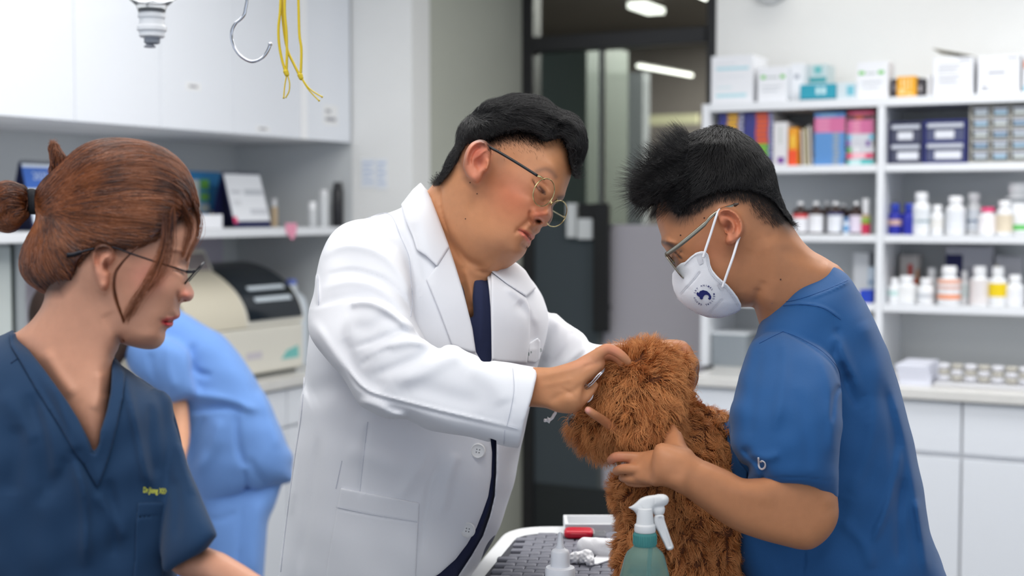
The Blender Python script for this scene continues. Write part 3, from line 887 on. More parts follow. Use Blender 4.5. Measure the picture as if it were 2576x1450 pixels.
carton(2008, 2098, 212, z0, BS+.012, .035, M((38, 160, 184), .45), 'flat teal tube box lying on the top shelf', marks=[(.45, .56, .35, .8, (210, 240, 244)), (.6, .72, .35, .8, (210, 240, 244)), (.0, 1, .02, .1, (20, 110, 130))])
carton(2100, 2146, 208, z0, BS+.012, .03, M((212, 226, 232), .5), 'small white tube box with blue end next to the teal tube box', marks=[(.55, .95, .2, .8, (120, 196, 214))])
carton(2150, 2228, 156, z0, T, .1, CARD, 'square white carton with two green marks left of the yellow carton', marks=[(.06, .25, .66, .75, (104, 200, 84)), (.68, .87, .66, .75, (104, 200, 84)), (.3, .6, .67, .71, (180, 190, 188)), (.15, .8, .42, .46, (196, 200, 206)), (.15, .7, .28, .31, (196, 200, 206))])
carton(2236, 2252, 199, z0, T+.02, .08, M((58, 52, 62), .5), 'slim dark carton squeezed left of the yellow carton', marks=[(.3, .7, .4, .7, (150, 150, 160))])
carton(2250, 2298, 192, z0, T, .06, M((238, 170, 40), .5), 'bright yellow carton with pale lettering strokes on the top shelf', marks=[(.25, .34, .5, .88, (250, 220, 160)), (.45, .52, .3, .88, (250, 220, 160)), (.66, .72, .35, .9, (250, 220, 160)), (.15, .4, .15, .4, (250, 216, 150)), (.5, .8, .1, .2, (250, 216, 150))])
carton(2300, 2318, 197, z0, T+.02, .08, M((60, 58, 66), .5), 'slim dark carton with grey panel right of the yellow carton', marks=[(.3, .7, .3, .6, (170, 170, 176))])
carton(2326, 2336, 190, z0, T+.02, .08, CARD, 'thin white carton edge-on beside the large flapped carton', 'box')
carton(2340, 2440, 144, z0, T, .17, CARD, 'large white carton with open brown top flap', marks=textlines(.14, .7, (.78, .7, .63, .5, .43, .36, .29)) + [(.66, .94, .9, .93, (150, 154, 164))], flap=True)
carton(2452, 2557, 140, z0, T, .17, CARD, 'large white carton with faint dark title at its centre', marks=[(.25, .66, .53, .58, (150, 152, 164)), (.1, .24, .16, .2, (90, 92, 104)), (.1, .4, .09, .12, (150, 152, 160)), (.7, .95, .9, .94, (170, 172, 180))])
carton(2564, 2680, 128, z0, T, .14, CARD, 'white carton with orange and blue corner marks cut by the right picture edge', marks=[(.03, .12, .6, .78, (232, 120, 60)), (.03, .14, .05, .16, (120, 200, 220))])

# books on the second shelf, left bay: stacks lying flat, spines to the front
def rnd(seed): return np.random.default_rng(seed)
def book_stack(px0, px1, zb, b, dep, cols, hts, name, labf, group, seed, band=None):
    g = rnd(seed); z = zb+.0006
    for i, (c, h) in enumerate(zip(cols, hts)):
        a0, a1 = span(px0, px1, b); ja = g.uniform(-.002, .002)
        r = room_root(name, (a0+a1)/2, b+dep/2, z); tag(r, labf(i), 'book', group)
        mb = MB(); rbox(a0+ja+.001, a1+ja-.001, b+.003, b+dep-.002, z+.0012, z+h-.0016, mb); part(mb, 'pages', M((232, 228, 218), .8), r)
        mb = MB(); rbox(a0+ja, a1+ja, b, b+dep, z, z+.0011, mb); rbox(a0+ja, a1+ja, b, b+dep, z+h-.0015, z+h-.0004, mb); rbox(a0+ja, a1+ja, b, b+.0028, z+.0011, z+h-.0015, mb)
        part(mb, 'cover', M(c[0], .45), r)
        if len(c) > 1:
            mb = MB()
            for (x0, x1, cc) in c[1:]: pass
            for (x0, x1, cc) in c[1:]:
                part(MB().box(a0+ja+(a1-a0)*x0, a0+ja+(a1-a0)*x1, b-.0007, b-.0001, z+.001, z+h-.002, RW), 'spine_band', M(cc, .45), r)
        z += h
    return z
zS = ZS[1]; avail = hz(1850, 285, T)-zS
n = 12; hh = avail/n
nth = ['topmost', 'second from the top', 'third from the top', 'fourth from the top', 'fifth from the top', 'sixth from the top', 'seventh from the top', 'eighth from the top', 'ninth from the top', 'tenth from the top', 'eleventh from the top', 'bottom one']
YEL, NAVY, ORG, GRN = (226, 170, 30), (52, 56, 128), (222, 92, 34), (124, 188, 44)
book_stack(1806, 1867, zS, T, .2, [((NAVY), (.36, .78, YEL), (.86, .98, (190, 190, 205)))]*n, [hh]*n, 'book', lambda i: 'navy book with yellow spine band, %s in the left stack' % nth[n-1-i], 'navy and yellow books stacked at the left of the shelf', 1)
book_stack(1870, 1941, zS, T, .2, [((70, 60, 120), (.42, .84, (130, 100, 160)))]*2+[(NAVY, (.42, .84, GRN), (.9, .98, (170, 170, 200)))]*3+[(NAVY, (.42, .84, ORG), (.9, .98, (170, 170, 200)))]*7, [hh]*n, 'book', lambda i: '%s book with %s spine band, %s in its stack' % ('dark violet' if i < 2 else 'navy', 'violet' if i < 2 else 'green' if i < 5 else 'orange', nth[n-1-i]), 'navy books with orange and green bands stacked together', 2)
def upright_book(px0, px1, ytop, zb, b, dep, cols, label, lean=0.0):
    a0, a1 = span(px0, px1, b); z1 = hz(px0, ytop, b); z = zb+.0006
    ca, sa = math.cos(lean), math.sin(lean)
    def R(x, y, zz): return RW(a1+(x-a1)*ca-(zz-z)*sa if lean > 0 else a0+(x-a0)*ca-(zz-z)*sa, y, z+(zz-z)*ca+((x-a1)*sa if lean > 0 else (x-a0)*sa)+(0 if lean <= 0 else (a1-a0)*sa)-(0 if lean >= 0 else 0)+abs(sa)*0)
    r = room_root('binder' if 'binder' in label else 'book', (a0+a1)/2, b+dep/2, z); tag(r, label, 'book', 'books standing upright between the stacks')
    part(MB().box(a0, a1, b, b+dep, z, z1, R), 'cover', M(cols[0], .5), r, bevel=.001)
    for (y0, y1, x0, x1, c) in cols[1:]:
        part(MB().box(a0+(a1-a0)*x0, a0+(a1-a0)*x1, b-.0008, b-.0001, z+(z1-z)*y0, z+(z1-z)*y1, R), 'spine_print', M(c, .5), r)
upright_book(1943, 1978, 308, zS, T, .2, [(226, 224, 226), (.05, .2, .3, .8, (120, 70, 150)), (.5, .9, .4, .6, (200, 204, 200))], 'white book with violet square at the foot of its spine')
upright_book(1981, 2003, 322, zS, T, .2, [(236, 160, 40), (0.0, .42, .0, 1, (240, 84, 40)), (.5, .8, .3, .7, (244, 200, 70))], 'slim orange and red book standing upright')
upright_book(2015, 2020, 326, zS, T+.02, .18, [(222, 216, 206)], 'thin cream booklet leaning beside the orange book', lean=.05)
upright_book(2025, 2030, 322, zS, T+.02, .18, [(214, 206, 170)], 'thin straw coloured booklet leaning between its pale neighbours', lean=.05)
upright_book(2035, 2040, 316, zS, T+.02, .18, [(230, 226, 224)], 'thin pale booklet leaning against the pink and blue stack', lean=.05)
BLU, PNK = (92, 146, 206), (212, 112, 158)
hts = [.0135]*8+[.0125]*4+[.016]*1
tot = hz(2080, 284, T)-zS; hts = [h*tot/sum(hts) for h in hts]
book_stack(2046, 2122, zS, T, .2, [(BLU, (.62, .82, (150, 165, 180)))]*8+[(PNK, (.1, .5, (226, 140, 178)))]*4+[(BLU, (.2, .7, (120, 170, 215)))], hts, 'book', lambda i: ('blue book' if i < 8 else 'pink book' if i < 12 else 'blue book lying alone')+', '+(nth[7-i]+' of the blue ones' if i < 8 else nth[11-i]+' of the pink ones' if i < 12 else 'on top of the pink ones')+' in the middle stack', 'blue and pink books in the middle stack', 3)
tot = min(hz(2165, 268, T), ZS[0]-TH-.012)-zS; hts = [.02, .02, .022, .022, .022, .012, .012, .012, .012, .016, .014]; hts = [h*tot/sum(hts) for h in hts]
cols = [((90, 190, 190), (.1, .5, (200, 230, 230))), ((228, 84, 120), (.2, .7, (250, 200, 210))), ((214, 214, 220), (.0, .15, (90, 180, 110)), (.3, .4, (240, 240, 240))), ((206, 206, 214), (.0, .15, (130, 90, 170)), (.75, .9, (120, 80, 160))), ((210, 212, 220), (.0, .16, (100, 180, 220)), (.85, 1, (100, 190, 220)))]
cols += [(PNK, (.2, .5, (232, 150, 180)))]*4+[((90, 58, 60), (.3, .6, (180, 90, 60))), ((190, 60, 100), (.2, .8, (214, 96, 130)))]
nm = ['teal', 'rose red', 'pale grey with green corner', 'pale grey with violet marks', 'pale grey with light blue ends', 'pink', 'pink', 'pink', 'pink', 'dark brown', 'crimson']
book_stack(2128, 2193, zS, T, .2, cols, hts, 'book', lambda i: '%s book, %s of the end stack' % (nm[i], nth[10-i]), 'mixed books stacked against the middle upright', 4)

# drawer organisers, right bay of the second shelf
def organiser(px0, px1, ytop, zb, b, dep, nx, ny, mframe, mdr, label, name, deco=0):
    a0, a1 = span(px0, px1, b); z1 = min(hz(px0+20, ytop, b), ZS[0]-TH-.004); z = zb+.0006
    r = room_root(name, (a0+a1)/2, b+dep/2, z); tag(r, label, 'organizer')
    t = .004 if nx < 3 else .005
    mb = MB(); rbox(a0, a1, b+dep-.003, b+dep, z, z1, mb); rbox(a0, a0+t, b, b+dep-.003, z, z1, mb); rbox(a1-t, a1, b, b+dep-.003, z, z1, mb)
    rbox(a0+t, a1-t, b, b+dep-.003, z, z+t, mb); rbox(a0+t, a1-t, b, b+dep-.003, z1-t, z1, mb)
    w = (a1-a0-2*t)/nx; h = (z1-z-2*t)/ny
    for i in range(1, nx): rbox(a0+t+i*w-t/2, a0+t+i*w+t/2, b, b+dep-.003, z+t, z1-t, mb)
    for j in range(1, ny): rbox(a0+t, a1-t, b+.001, b+dep-.004, z+t+j*h-t/2, z+t+j*h+t/2, mb)
    part(mb, 'case', mframe, r)
    g = rnd(7)
    for i in range(nx):
        for j in range(ny):
            x0, x1, y0, y1 = a0+t+i*w+t*.7, a0+t+(i+1)*w-t*.7, z+t+j*h+t*.7, z+t+(j+1)*h-t*.7
            d = part(rbox(x0, x1, b+.004, b+.05, y0, y1), 'drawer', mdr, r, bevel=.001)
            k = MB(); k.box(x0+.004, x1-.004, b-.004, b+.0038, y1-h*.26, y1-h*.06, RW); part(k, 'handle', M((196, 200, 212), .4), d)
            if ny > 2:
                k = MB(); k.box(x0+w*.12, x1-w*.12, b+.002, b+.0038, y0+h*.12, y0+h*.55, RW); part(k, 'label_card', M([(196, 206, 214), (170, 200, 220), (210, 216, 214), (150, 176, 200)][(i*5+j*3) % 4], .7), d)
            else:
                k = MB(); k.box(x0+w*.22, x1-w*.26 if (i+j) % 2 else x1-w*.08, b+.002, b+.0038, y0+h*.12, y0+h*.5, RW); part(k, 'contents', M((226, 228, 236), .6), d)
    return r
organiser(2231, 2318, 307, ZS[1], T+.01, .16, 1, 2, M((52, 56, 96), .4), mat('smoky_drawer', (74, 76, 96), .2), 'navy two-drawer organizer against the middle upright, smoky fronts', 'drawer_organizer')
organiser(2320, 2427, 303, ZS[1], T, .17, 1, 2, M((44, 52, 134), .4), mat('smoky_drawer2', (82, 86, 118), .2), 'bright navy two-drawer organizer showing white round caps inside', 'drawer_organizer')
organiser(2434, 2590, 262, ZS[1], T, .16, 3, 5, M((170, 168, 160), .5), mat('smoky_drawer3', (96, 98, 100), .25), 'grey small-parts organizer with five rows of labelled drawers', 'drawer_organizer')

# bottles
def bottle(px, w, ytop, zb, b, m, mcap, label, caph=.22, capw=.6, lab=None, labr=(.12, .6), name='medicine_bottle', neck=.1, sh=.1, group=None, mcol=None):
    a, _ = on_b(px, 600, b); Yd = RW(a, b, 0)[1]; s = Yd/FPX
    R = w*s/2; z1 = hz(px, ytop, b-0); z = zb+.0006; H = z1-z; cx, cy, _z = RW(a, b+R*.0+.0, 0)
    r = room_root(name, a, b, z); tag(r, label, 'bottle', group)
    hb = H*(1-caph); cr = R*capw
    part(MB().lathe([(R*.93, z), (R, z+.004), (R, z+hb*(1-sh-neck)), (R*.93, z+hb*(1-sh*.55-neck)), (cr*.9, z+hb*(1-neck)), (cr*.86, z+hb*.999)], 20, (cx, cy, 0)), 'body', m, r, auto=40)
    part(MB().lathe([(cr, z+hb), (cr*1.02, z+hb+.002), (cr*.98, z+H-.003), (cr*.9, z+H)], 20, (cx, cy, 0)), 'cap', mcap, r, auto=40)
    if lab:
        labs_ = lab if isinstance(lab[0], (list, tuple)) and len(lab[0]) == 3 and isinstance(lab[0][2], (list, tuple)) else [(labr[0], labr[1], lab)]
        for (y0, y1, c) in labs_:
            part(MB().lathe([(R*1.012, z+H*y0), (R*1.012, z+H*y1)], 20, (cx, cy, 0), cap=False), 'label_band', M(c, .6), r, smooth=True)
    return r
AMB = mat('amber_glass', (48, 22, 14), .12); BLK = M((30, 28, 30), .4); WP = mat('white_bottle_plastic', (240, 241, 243), .4); CAPW = mat('white_cap', (248, 248, 250), .45)
COB = mat('cobalt_bottle', (40, 48, 160), .2)
Z2, Z3 = ZS[2], ZS[3]; b2 = BS+.075
bottle(2013, 38, 508, Z2, b2, AMB, CAPW, 'amber bottle with red topped white label, first of the amber ones', .1, .35, [(.05, .5, (236, 236, 240)), (.5, .62, (226, 84, 88))], group='amber bottles on the third shelf')
bottle(2052, 38, 508, Z2, b2, AMB, CAPW, 'amber bottle with plain white label right of the red topped one', .1, .35, [(.05, .6, (238, 238, 242))], group='amber bottles on the third shelf')
bottle(2080, 30, 508, Z2, b2+.09, AMB, CAPW, 'unlabelled amber bottle half hidden behind two white labelled ones', .1, .35, group='amber bottles on the third shelf')
bottle(2101, 40, 508, Z2, b2, AMB, CAPW, 'amber bottle with white label and tiny blue corner mark', .1, .35, [(.05, .58, (236, 238, 244)), (.58, .66, (60, 70, 120))], group='amber bottles on the third shelf')
bottle(2121, 30, 512, Z2, b2+.09, AMB, CAPW, 'plain amber bottle behind the blue-striped vial', .1, .35, group='amber bottles on the third shelf')
bottle(2128, 14, 548, Z2, b2-.02, M((214, 226, 240), .4), M((80, 140, 200), .4), 'tiny pale vial with blue stripe between amber bottles', .2, .8, [(.2, .5, (90, 160, 214))], name='vial')
bottle(2153, 36, 508, Z2, b2, AMB, CAPW, 'amber bottle with pinkish white label, last of the amber ones', .1, .35, [(.05, .58, (234, 222, 238))], group='amber bottles on the third shelf')
bottle(2177, 25, 500, Z2, b2, M((214, 56, 92), .4), CAPW, 'pink and green spray vial beside the middle upright', .45, .65, [(.3, .42, (130, 180, 60)), (.42, .52, (190, 190, 120))], name='vial')
for px, k, lb in ((2251, 0, 'cobalt blue bottle with peach label beside the middle upright'), (2286, 1, 'cobalt blue bottle without label next to the peach labelled one')):
    bottle(px, 33, 512, Z2, b2, COB, mat('cobalt_cap', (34, 60, 170), .35), lb, .22, .66, [(.3, .48, (206, 170, 160))] if not k else None, group='cobalt bottles')
LAB = [(2317, 44, 484, 0, 'tall white bottle just right of the cobalt pair', [(.2, .6, (226, 230, 234)), (.3, .34, (60, 150, 170))]),
       (2357, 32, 516, 0, 'short white bottle between two taller white ones', [(.2, .55, (232, 230, 226))]),
       (2403, 48, 494, 0, 'broad white bottle with faint grey lettering band', [(.15, .62, (230, 233, 238))]),
       (2449, 40, 486, .06, 'tall slim white bottle with blue edge behind the pink capped one', [(.12, .6, (222, 228, 236)), (.3, .36, (90, 150, 210))]),
       (2484, 46, 522, 0, 'short white bottle with pink cap', [(.1, .7, (244, 240, 242))]),
       (2526, 40, 505, -.01, 'beige labelled white bottle in front of the big one', [(.1, .6, (228, 214, 190))]),
       (2562, 74, 460, .05, 'big white canister with grey lettering at the right edge', [(.62, .7, (150, 154, 160)), (.1, .2, (90, 190, 90))])]
for px, w, yt, db, lb, l in LAB:
    bottle(px, w, yt, Z2, b2+db, WP, M((232, 60, 120), .45) if 'pink cap' in lb and 'behind' not in lb else CAPW, lb, .16 if w > 30 else .2, .72, l, group='white bottles on the third shelf')
LAB = [(2252, 30, 700, 0, 'small white bottle with teal print beside the middle upright on the fourth shelf', [(.3, .5, (196, 224, 220))]),
       (2283, 52, 694, .01, 'squat white jar right of the teal printed bottle', [(.1, .6, (236, 236, 236))]),
       (2332, 42, 700, 0, 'white bottle with narrow shoulder and grey letters', [(.25, .4, (196, 200, 206))]),
       (2346, 30, 674, .09, 'pale tall bottle at the back between the white jars', [(.1, .5, (230, 230, 232))]),
       (2390, 56, 670, -.01, 'white bottle with orange print, largest on the fourth shelf', [(.56, .66, (240, 170, 140)), (.4, .5, (228, 190, 180)), (.15, .28, (244, 160, 120))]),
       (2428, 24, 682, .03, 'slim pale green tinged bottle right of the orange printed one', [(.2, .6, (214, 226, 226))]),
       (2467, 48, 670, 0, 'white bottle with wide pinkish grey label', [(.05, .66, (228, 222, 222))]),
       (2513, 44, 671, 0, 'white bottle with bright yellow label', [(.24, .58, (240, 208, 20))]),
       (2556, 44, 692, 0, 'plain white bottle at the right edge of the fourth shelf', [(.1, .55, (240, 240, 244))])]
for px, w, yt, db, lb, l in LAB:
    bottle(px, w, yt, Z3, b2+db, WP, CAPW, lb, .2, .66, l, group='white bottles on the fourth shelf')
carton(2264, 2312, 642, Z3, BS+.2, .07, M((206, 200, 196), .6), 'grey carton with red chevrons at the back of the fourth shelf', marks=[(.45, .68, .3, .8, (206, 50, 40)), (.68, .95, .1, .5, (214, 60, 40)), (.9, 1.0, .1, .7, (220, 140, 60))])
carton(2380, 2500, 620, Z3, BS+.22, .03, M((196, 196, 204), .7), 'leaning grey picture card behind the bottles, navy square on it', 'card', 'picture_card', marks=[(.0, .36, .3, .85, (36, 40, 92)), (.42, .95, .5, .52, (160, 160, 170)), (.42, .9, .6, .62, (160, 160, 170))])
carton(2505, 2572, 645, Z3, BS+.2, .06, M((190, 190, 196), .7), 'grey carton at the back behind the yellow labelled bottle', marks=[(.0, .12, .7, .8, (220, 190, 40)), (.5, .8, .4, .55, (50, 50, 56))])
carton(2148, 2186, 636, Z3, BS+.14, .08, M((226, 228, 230), .6), 'pale upright carton at the right end of the left bay')
carton(2184, 2200, 672, Z3, BS+.12, .08, M((200, 214, 226), .6), 'light blue striped carton in the left bay corner', marks=[(.1, .9, .5, .6, (120, 150, 180))])
carton(2164, 2197, 730, Z3, BS+.03, .06, M((36, 70, 190), .4), 'small cobalt blue box in the left bay of the fourth shelf')
# things on the right worktop
TR = mat('clear_plastic_bin', (216, 226, 234), .25, trans=.6, ior=1.1)
a0, a1 = span(1793, 1880, BS+.03)
r = room_root('storage_bin', (a0+a1)/2, BS+.1, zCT); tag(r, 'clear plastic storage bin with folded blue-grey packs on the worktop', 'bin')
mb = MB(); zb_ = zCT+.0006; zt_ = hz(1835, 842, BS+.03)
rbox(a0, a1, BS+.03, BS+.2, zb_, zb_+.003, mb); rbox(a0, a0+.003, BS+.03, BS+.2, zb_+.003, zt_, mb); rbox(a1-.003, a1, BS+.03, BS+.2, zb_+.003, zt_, mb); rbox(a0+.003, a1-.003, BS+.03, BS+.033, zb_+.003, zt_, mb); rbox(a0+.003, a1-.003, BS+.197, BS+.2, zb_+.003, zt_, mb)
part(mb, 'tub', TR, r)
part(rbox(a0-.003, a1+.003, BS+.027, BS+.203, zt_, zt_+.006), 'rim', mat('bin_rim', (236, 240, 244), .4), r)
for i in range(3):
    o = rbox(a0+.008+.035*i, a0+.036+.035*i, BS+.045, BS+.18, zb_+.0035, zb_+.06+.014*(i % 2)).build('wrapped_pack', M((186, 200, 214), .5), bevel=.003); tag(o, 'blue-grey wrapped pack inside the clear bin, %s' % ['nearest its left wall', 'in the middle', 'nearest its right wall'][i], 'pack', 'packs in the clear bin')
def flatpile(px0, px1, b, n, t, col, dep, label, name, cat):
    a0, a1 = span(px0, px1, b); g = rnd(5); z = zCT+.0006
    for i in range(n):
        j = g.uniform(-.006, .006)
        o = rbox(a0+j, a1+j, b+j, b+dep, z, z+t-.0004).build(name, M(col, .7), bevel=.0006); tag(o, label % ['lowest', 'second', 'third', 'fourth', 'top'][min(i, 4) if i < n-1 else 4], cat, 'paper pads on the right worktop'); z += t
flatpile(2262, 2342, BC+.05, 5, .0125, (226, 228, 240), .2, 'white paper pad on the worktop behind the blue scrubs, %s of the pile', 'paper_pad', 'paper')
# blister-like pack: row of shallow cups in a tray
a0, a1 = span(2356, 2600, BC+.06); r = room_root('cup_tray', (a0+a1)/2, BC+.12, zCT); tag(r, 'grey-white moulded tray of shallow cups on the right worktop', 'tray')
part(rbox(a0, a1, BC+.06, BC+.24, zCT+.0006, zCT+.012), 'tray_base', M((214, 214, 218), .5), r, bevel=.004)
nC = 7; wC = (a1-a0)/nC
for lay in range(3):
    for i in range(nC):
        c = RW(a0+wC*(i+.5), BC+.11, 0); zz = zCT+.014+lay*.018
        part(MB().lathe([(wC*.30, zz), (wC*.47, zz+.006), (wC*.49, zz+.012), (wC*.40, zz+.0165), (wC*.2, zz+.0168)], 14, (c[0], c[1], 0)), 'cup', M([(226, 226, 232), (190, 186, 176)][(i+lay) % 2], .45), r, smooth=True)

# ---------------------------------------------------------------- things in the left niche
zsh = 1.362
def apx(px, a): return on_a(px, 560, a)[0]
def lbox(px0, px1, ytop, zb, a, dep, m, label, cat, name, marks=()):
    """box on the left run, front face on the plane a, going back by dep"""
    b0, b1 = apx(px0, a), apx(px1, a); z1 = on_a((px0+px1)/2, ytop, a)[1]; zb += .0006
    r = room_root(name, a, b0, zb); tag(r, label, cat)
    part(rbox(a-dep, a, b0, b1, zb, z1), 'body', m, r, bevel=.001)
    for x0, x1, y0, y1, c in marks: part(rbox(a+.0002, a+.0009, b0+(b1-b0)*x0, b0+(b1-b0)*x1, zb+(z1-zb)*y0, zb+(z1-zb)*y1), 'print', M(c, .6), r)
    return r
lbox(478, 556, 432, zsh, -3.08, .12, M((48, 132, 190), .5), 'blue carton with green panels on the left shelf behind the white desk calendar', 'box', 'carton', [(.05, .3, .1, .85, (196, 206, 200)), (.34, .62, .68, .86, (110, 180, 80)), (.34, .62, .48, .62, (120, 186, 90)), (.34, .62, .28, .42, (190, 200, 196)), (.34, .62, .06, .22, (110, 176, 84)), (.66, 1, .0, .3, (214, 184, 140))])
lbox(496, 560, 540, zsh, -2.9, .1, CARD, 'small white carton lying at the front edge of the left shelf', 'box', 'carton')
def calendar(pts_front, backx, m_page, m_card, label, rings, prints, title=None):
    """desk calendar: a tent of two leaves. pts_front: px corners of the page (tl, tr, br, bl) on plane a"""
    a = -2.93
    b0, _ = on_a(pts_front[3][0], pts_front[3][1], a); b1, _ = on_a(pts_front[2][0], pts_front[2][1], a)
    z1 = on_a(pts_front[0][0], pts_front[0][1], a-.03)[1]; z = zsh+.0008
    r = room_root('desk_calendar', a, (b0+b1)/2, z); tag(r, label, 'calendar')
    bs = on_a(pts_front[0][0], pts_front[0][1], a-.03)[0]-b0
    def R(x, y, zz, side=0):
        t = (zz-z)/(z1-z); return RW(x-.05*t if not side else x+.05*t, y+bs*t*.0, zz)
    part(MB().box(a-.003, a, b0, b1, z, z1, lambda x, y, zz: R(x, y, zz)), 'front_leaf', m_card, r)
    part(MB().box(a-.105, a-.102, b0, b1, z, z1, lambda x, y, zz: R(x, y, zz, 1)), 'rear_leaf', m_card, r)
    part(MB().box(a+.0004, a+.0028, b0+.004, b1-.004, z+.022, z1-.004, lambda x, y, zz: R(x, y, zz)), 'page', m_page, r)
    for (x0, x1, y0, y1, c) in prints:
        part(MB().box(a+.0031, a+.0036, b0+(b1-b0)*x0, b0+(b1-b0)*x1, z+(z1-z)*y0, z+(z1-z)*y1, lambda x, y, zz: R(x, y, zz)), 'print', M(c, .6), r)
    mb = MB(); nr = rings
    for i in range(nr):
        y = b0+(b1-b0)*(i+.5)/nr; pts = [RW(a-.051+.006*math.cos(t), y, z1+.001+.006*math.sin(t)) for t in np.linspace(0, 6.28, 9)]; mb.tube(pts, .0007, 4)
    part(mb, 'ring_binding', M((60, 62, 80), .4), r)
    if title:
        yc = (b0+b1)/2; hs = .03
        def fn(p): return np.array([R(a+.0042, yc+q[0]*hs, z+(z1-z)*.80+q[1]*hs) for q in p])
        v, f = text_mesh(title, fn, 1.0, 2); mb = MB().add(v, f); part(mb, 'year_print', M((210, 226, 246), .6), r)
    return r
calendar([(568, 434), (660, 434), (683, 552), (590, 552)], 548, M((236, 238, 242), .7), M((24, 30, 78), .5), 'white desk calendar with navy base on the left shelf', 14, [(.45, .95, .60, .70, (196, 200, 206)), (.1, .35, .62, .68, (206, 208, 214)), (.5, .95, .24, .34, (206, 208, 214)), (.0, .1, .08, .2, (220, 60, 110)), (.1, .3, .4, .5, (220, 222, 226))])
calendar([(68, 408), (150, 408), (170, 575), (86, 575)], 60, M((226, 236, 248), .7), M((36, 44, 84), .5), 'blue and white desk calendar behind the tied red-brown hair', 14, [(.0, 1, .62, .93, (64, 110, 196)), (.08, .8, .42, .46, (110, 150, 210)), (.08, .7, .3, .33, (140, 170, 210))], title='2025')
def can(px, w, ytop, a, m, label, mcap=None, name='spray_can', capf=.15, zb=None):
    b = apx(px, a); X = RW(a, b, 0); R = w*X[1]/FPX/2; z1 = on_a(px, ytop, a)[1]; z = (zb or zsh)+.0006
    r = room_root(name, a, b, z); tag(r, label, 'can' if name == 'spray_can' else 'bottle')
    zc_ = z+(z1-z)*(1-capf)
    part(MB().lathe([(R*.95, z), (R, z+.003), (R, zc_-.004), (R*.9, zc_)], 20, (X[0], X[1], 0)), 'body', m, r, auto=40)
    part(MB().lathe([(R*.82, zc_), (R*.82, z1-.003), (R*.7, z1)], 20, (X[0], X[1], 0)), 'cap', mcap or m, r, auto=40)
can(850, 27, 459, -2.83, M((34, 34, 38), .35), 'black cylindrical can on the left shelf beside the column')
can(815, 24, 478, -2.85, M((214, 216, 218), .4), 'pale grey can left of the black can', M((230, 230, 232), .4))
can(786, 24, 508, -2.88, M((206, 208, 210), .4), 'short whitish bottle on the left shelf, left of the cans', CAPW, 'small_bottle', .3)
can(690, 18, 500, -3.05, M((222, 196, 160), .5), 'small peach bottle right of the white desk calendar', CAPW, 'small_bottle', .3)
# pink note hanging from the shelf edge
b0, z0_ = on_a(718, 562, -2.798); b1, _ = on_a(746, 562, -2.798); bm, zb_ = on_a(735, 605, -2.798)
mb = MB(); pts = [(b0, z0_), (b0+.002, (z0_+zb_)/2), (bm-.01, zb_+.008), (bm, zb_), (bm+.01, zb_+.008), (b1-.002, (z0_+zb_)/2), (b1, z0_)]
v = [RW(-2.7985, p[0], p[1]) for p in pts]+[RW(-2.7965, p[0], p[1]) for p in pts]; n = len(pts)
mb.add(v, [tuple(range(n)), tuple(range(2*n-1, n-1, -1))]+[(i, (i+1) % n, n+(i+1) % n, n+i) for i in range(n)])
tag(mb.build('sticky_note', M((242, 160, 186), .7)), 'pink pointed sticky note hanging from the left shelf edge', 'note')
# posters on the column
for (x0, x1, y0, y1, nm) in ((908, 945, 400, 472, 'left of two small notices taped on the white column'), (945, 975, 400, 476, 'right of two small notices taped on the white column')):
    a0, z1 = on_b(x0+1, y0, BB-.006); a1, zz0 = on_b(x1-1, y1, BB-.006)
    r = room_root('wall_notice', a0, BB-.006, zz0); tag(r, nm, 'notice', 'notices on the column')
    part(rbox(a0, a1, BB-.0075, BB-.0055, zz0, z1), 'sheet', M((236, 240, 246), .8), r)
    mb = MB()
    for k, yy in enumerate((.82, .66, .5, .34, .16)): rbox(a0+(a1-a0)*.12, a0+(a1-a0)*(.9-.2*(k % 2)), BB-.0079, BB-.0076, zz0+(z1-zz0)*yy, zz0+(z1-zz0)*(yy+.07), mb)
    part(mb, 'notice_print', M((196, 208, 230), .8), r)
# wall sheets behind the analyser
a_ = AW+.012
b0, z1 = on_a(660, 612, a_); 
o = rbox(AW+.004, AW+.012, 2.9, 4.1, 1.0, 1.33).build('lilac_board', mat('lilac_board_paint', (206, 200, 214), .5), bevel=.002); tag(o, 'pale lilac board on the wall below the left shelf', 'board')
o = rbox(-2.86, -2.82, BB-.006, BB-.004, 1.2, 1.33).build('yellow_note', M((240, 226, 90), .7)); o.name = 'sticky_note'; tag(o, 'yellow sticky note on the niche wall beside the white coat shoulder', 'note')
# clock at the top of the right wall
ca, cz = on_b(1942, -38, BR-.02)
r = room_root('wall_clock', ca, BR-.02, cz); tag(r, 'round grey-rimmed wall clock cut off by the top of the picture', 'clock')
Mx = Matrix.Rotation(math.pi/2, 3, 'X'); Mx = Matrix.Rotation(-YAW, 3, 'Z') @ Mx
c = RW(ca, BR-.012, cz)
part(MB().lathe([(.062, -.012), (.066, 0), (.066, .012), (.058, .016), (.056, .011)], 40, c, Mx), 'rim', M((196, 198, 200), .35), r, auto=40)
part(MB().lathe([(.0555, .0), (.0555, .006)], 40, c, Mx), 'clock_face', M((226, 230, 236), .5), r)

# ---------------------------------------------------------------- beige analyser on the left worktop
def XS(label, cat, name): pass
aF = -2.84                                                   # its front face
r = room_root('blood_analyser', aF, 3.7, .862); tag(r, 'beige bench analyser with rounded hood and dark glass lid on the left worktop', 'machine')
BEI = mat('beige_plastic', (222, 214, 194), .45, bump=.02); BEI2 = mat('light_beige_plastic', (228, 224, 212), .45); DKP = mat('dark_glass_lid', (30, 38, 46), .12)
zq0 = .8635
b0, b1 = apx(470, aF), apx(762, aF)
zA = on_a(740, 812, aF)[1]                                   # top of the front apron
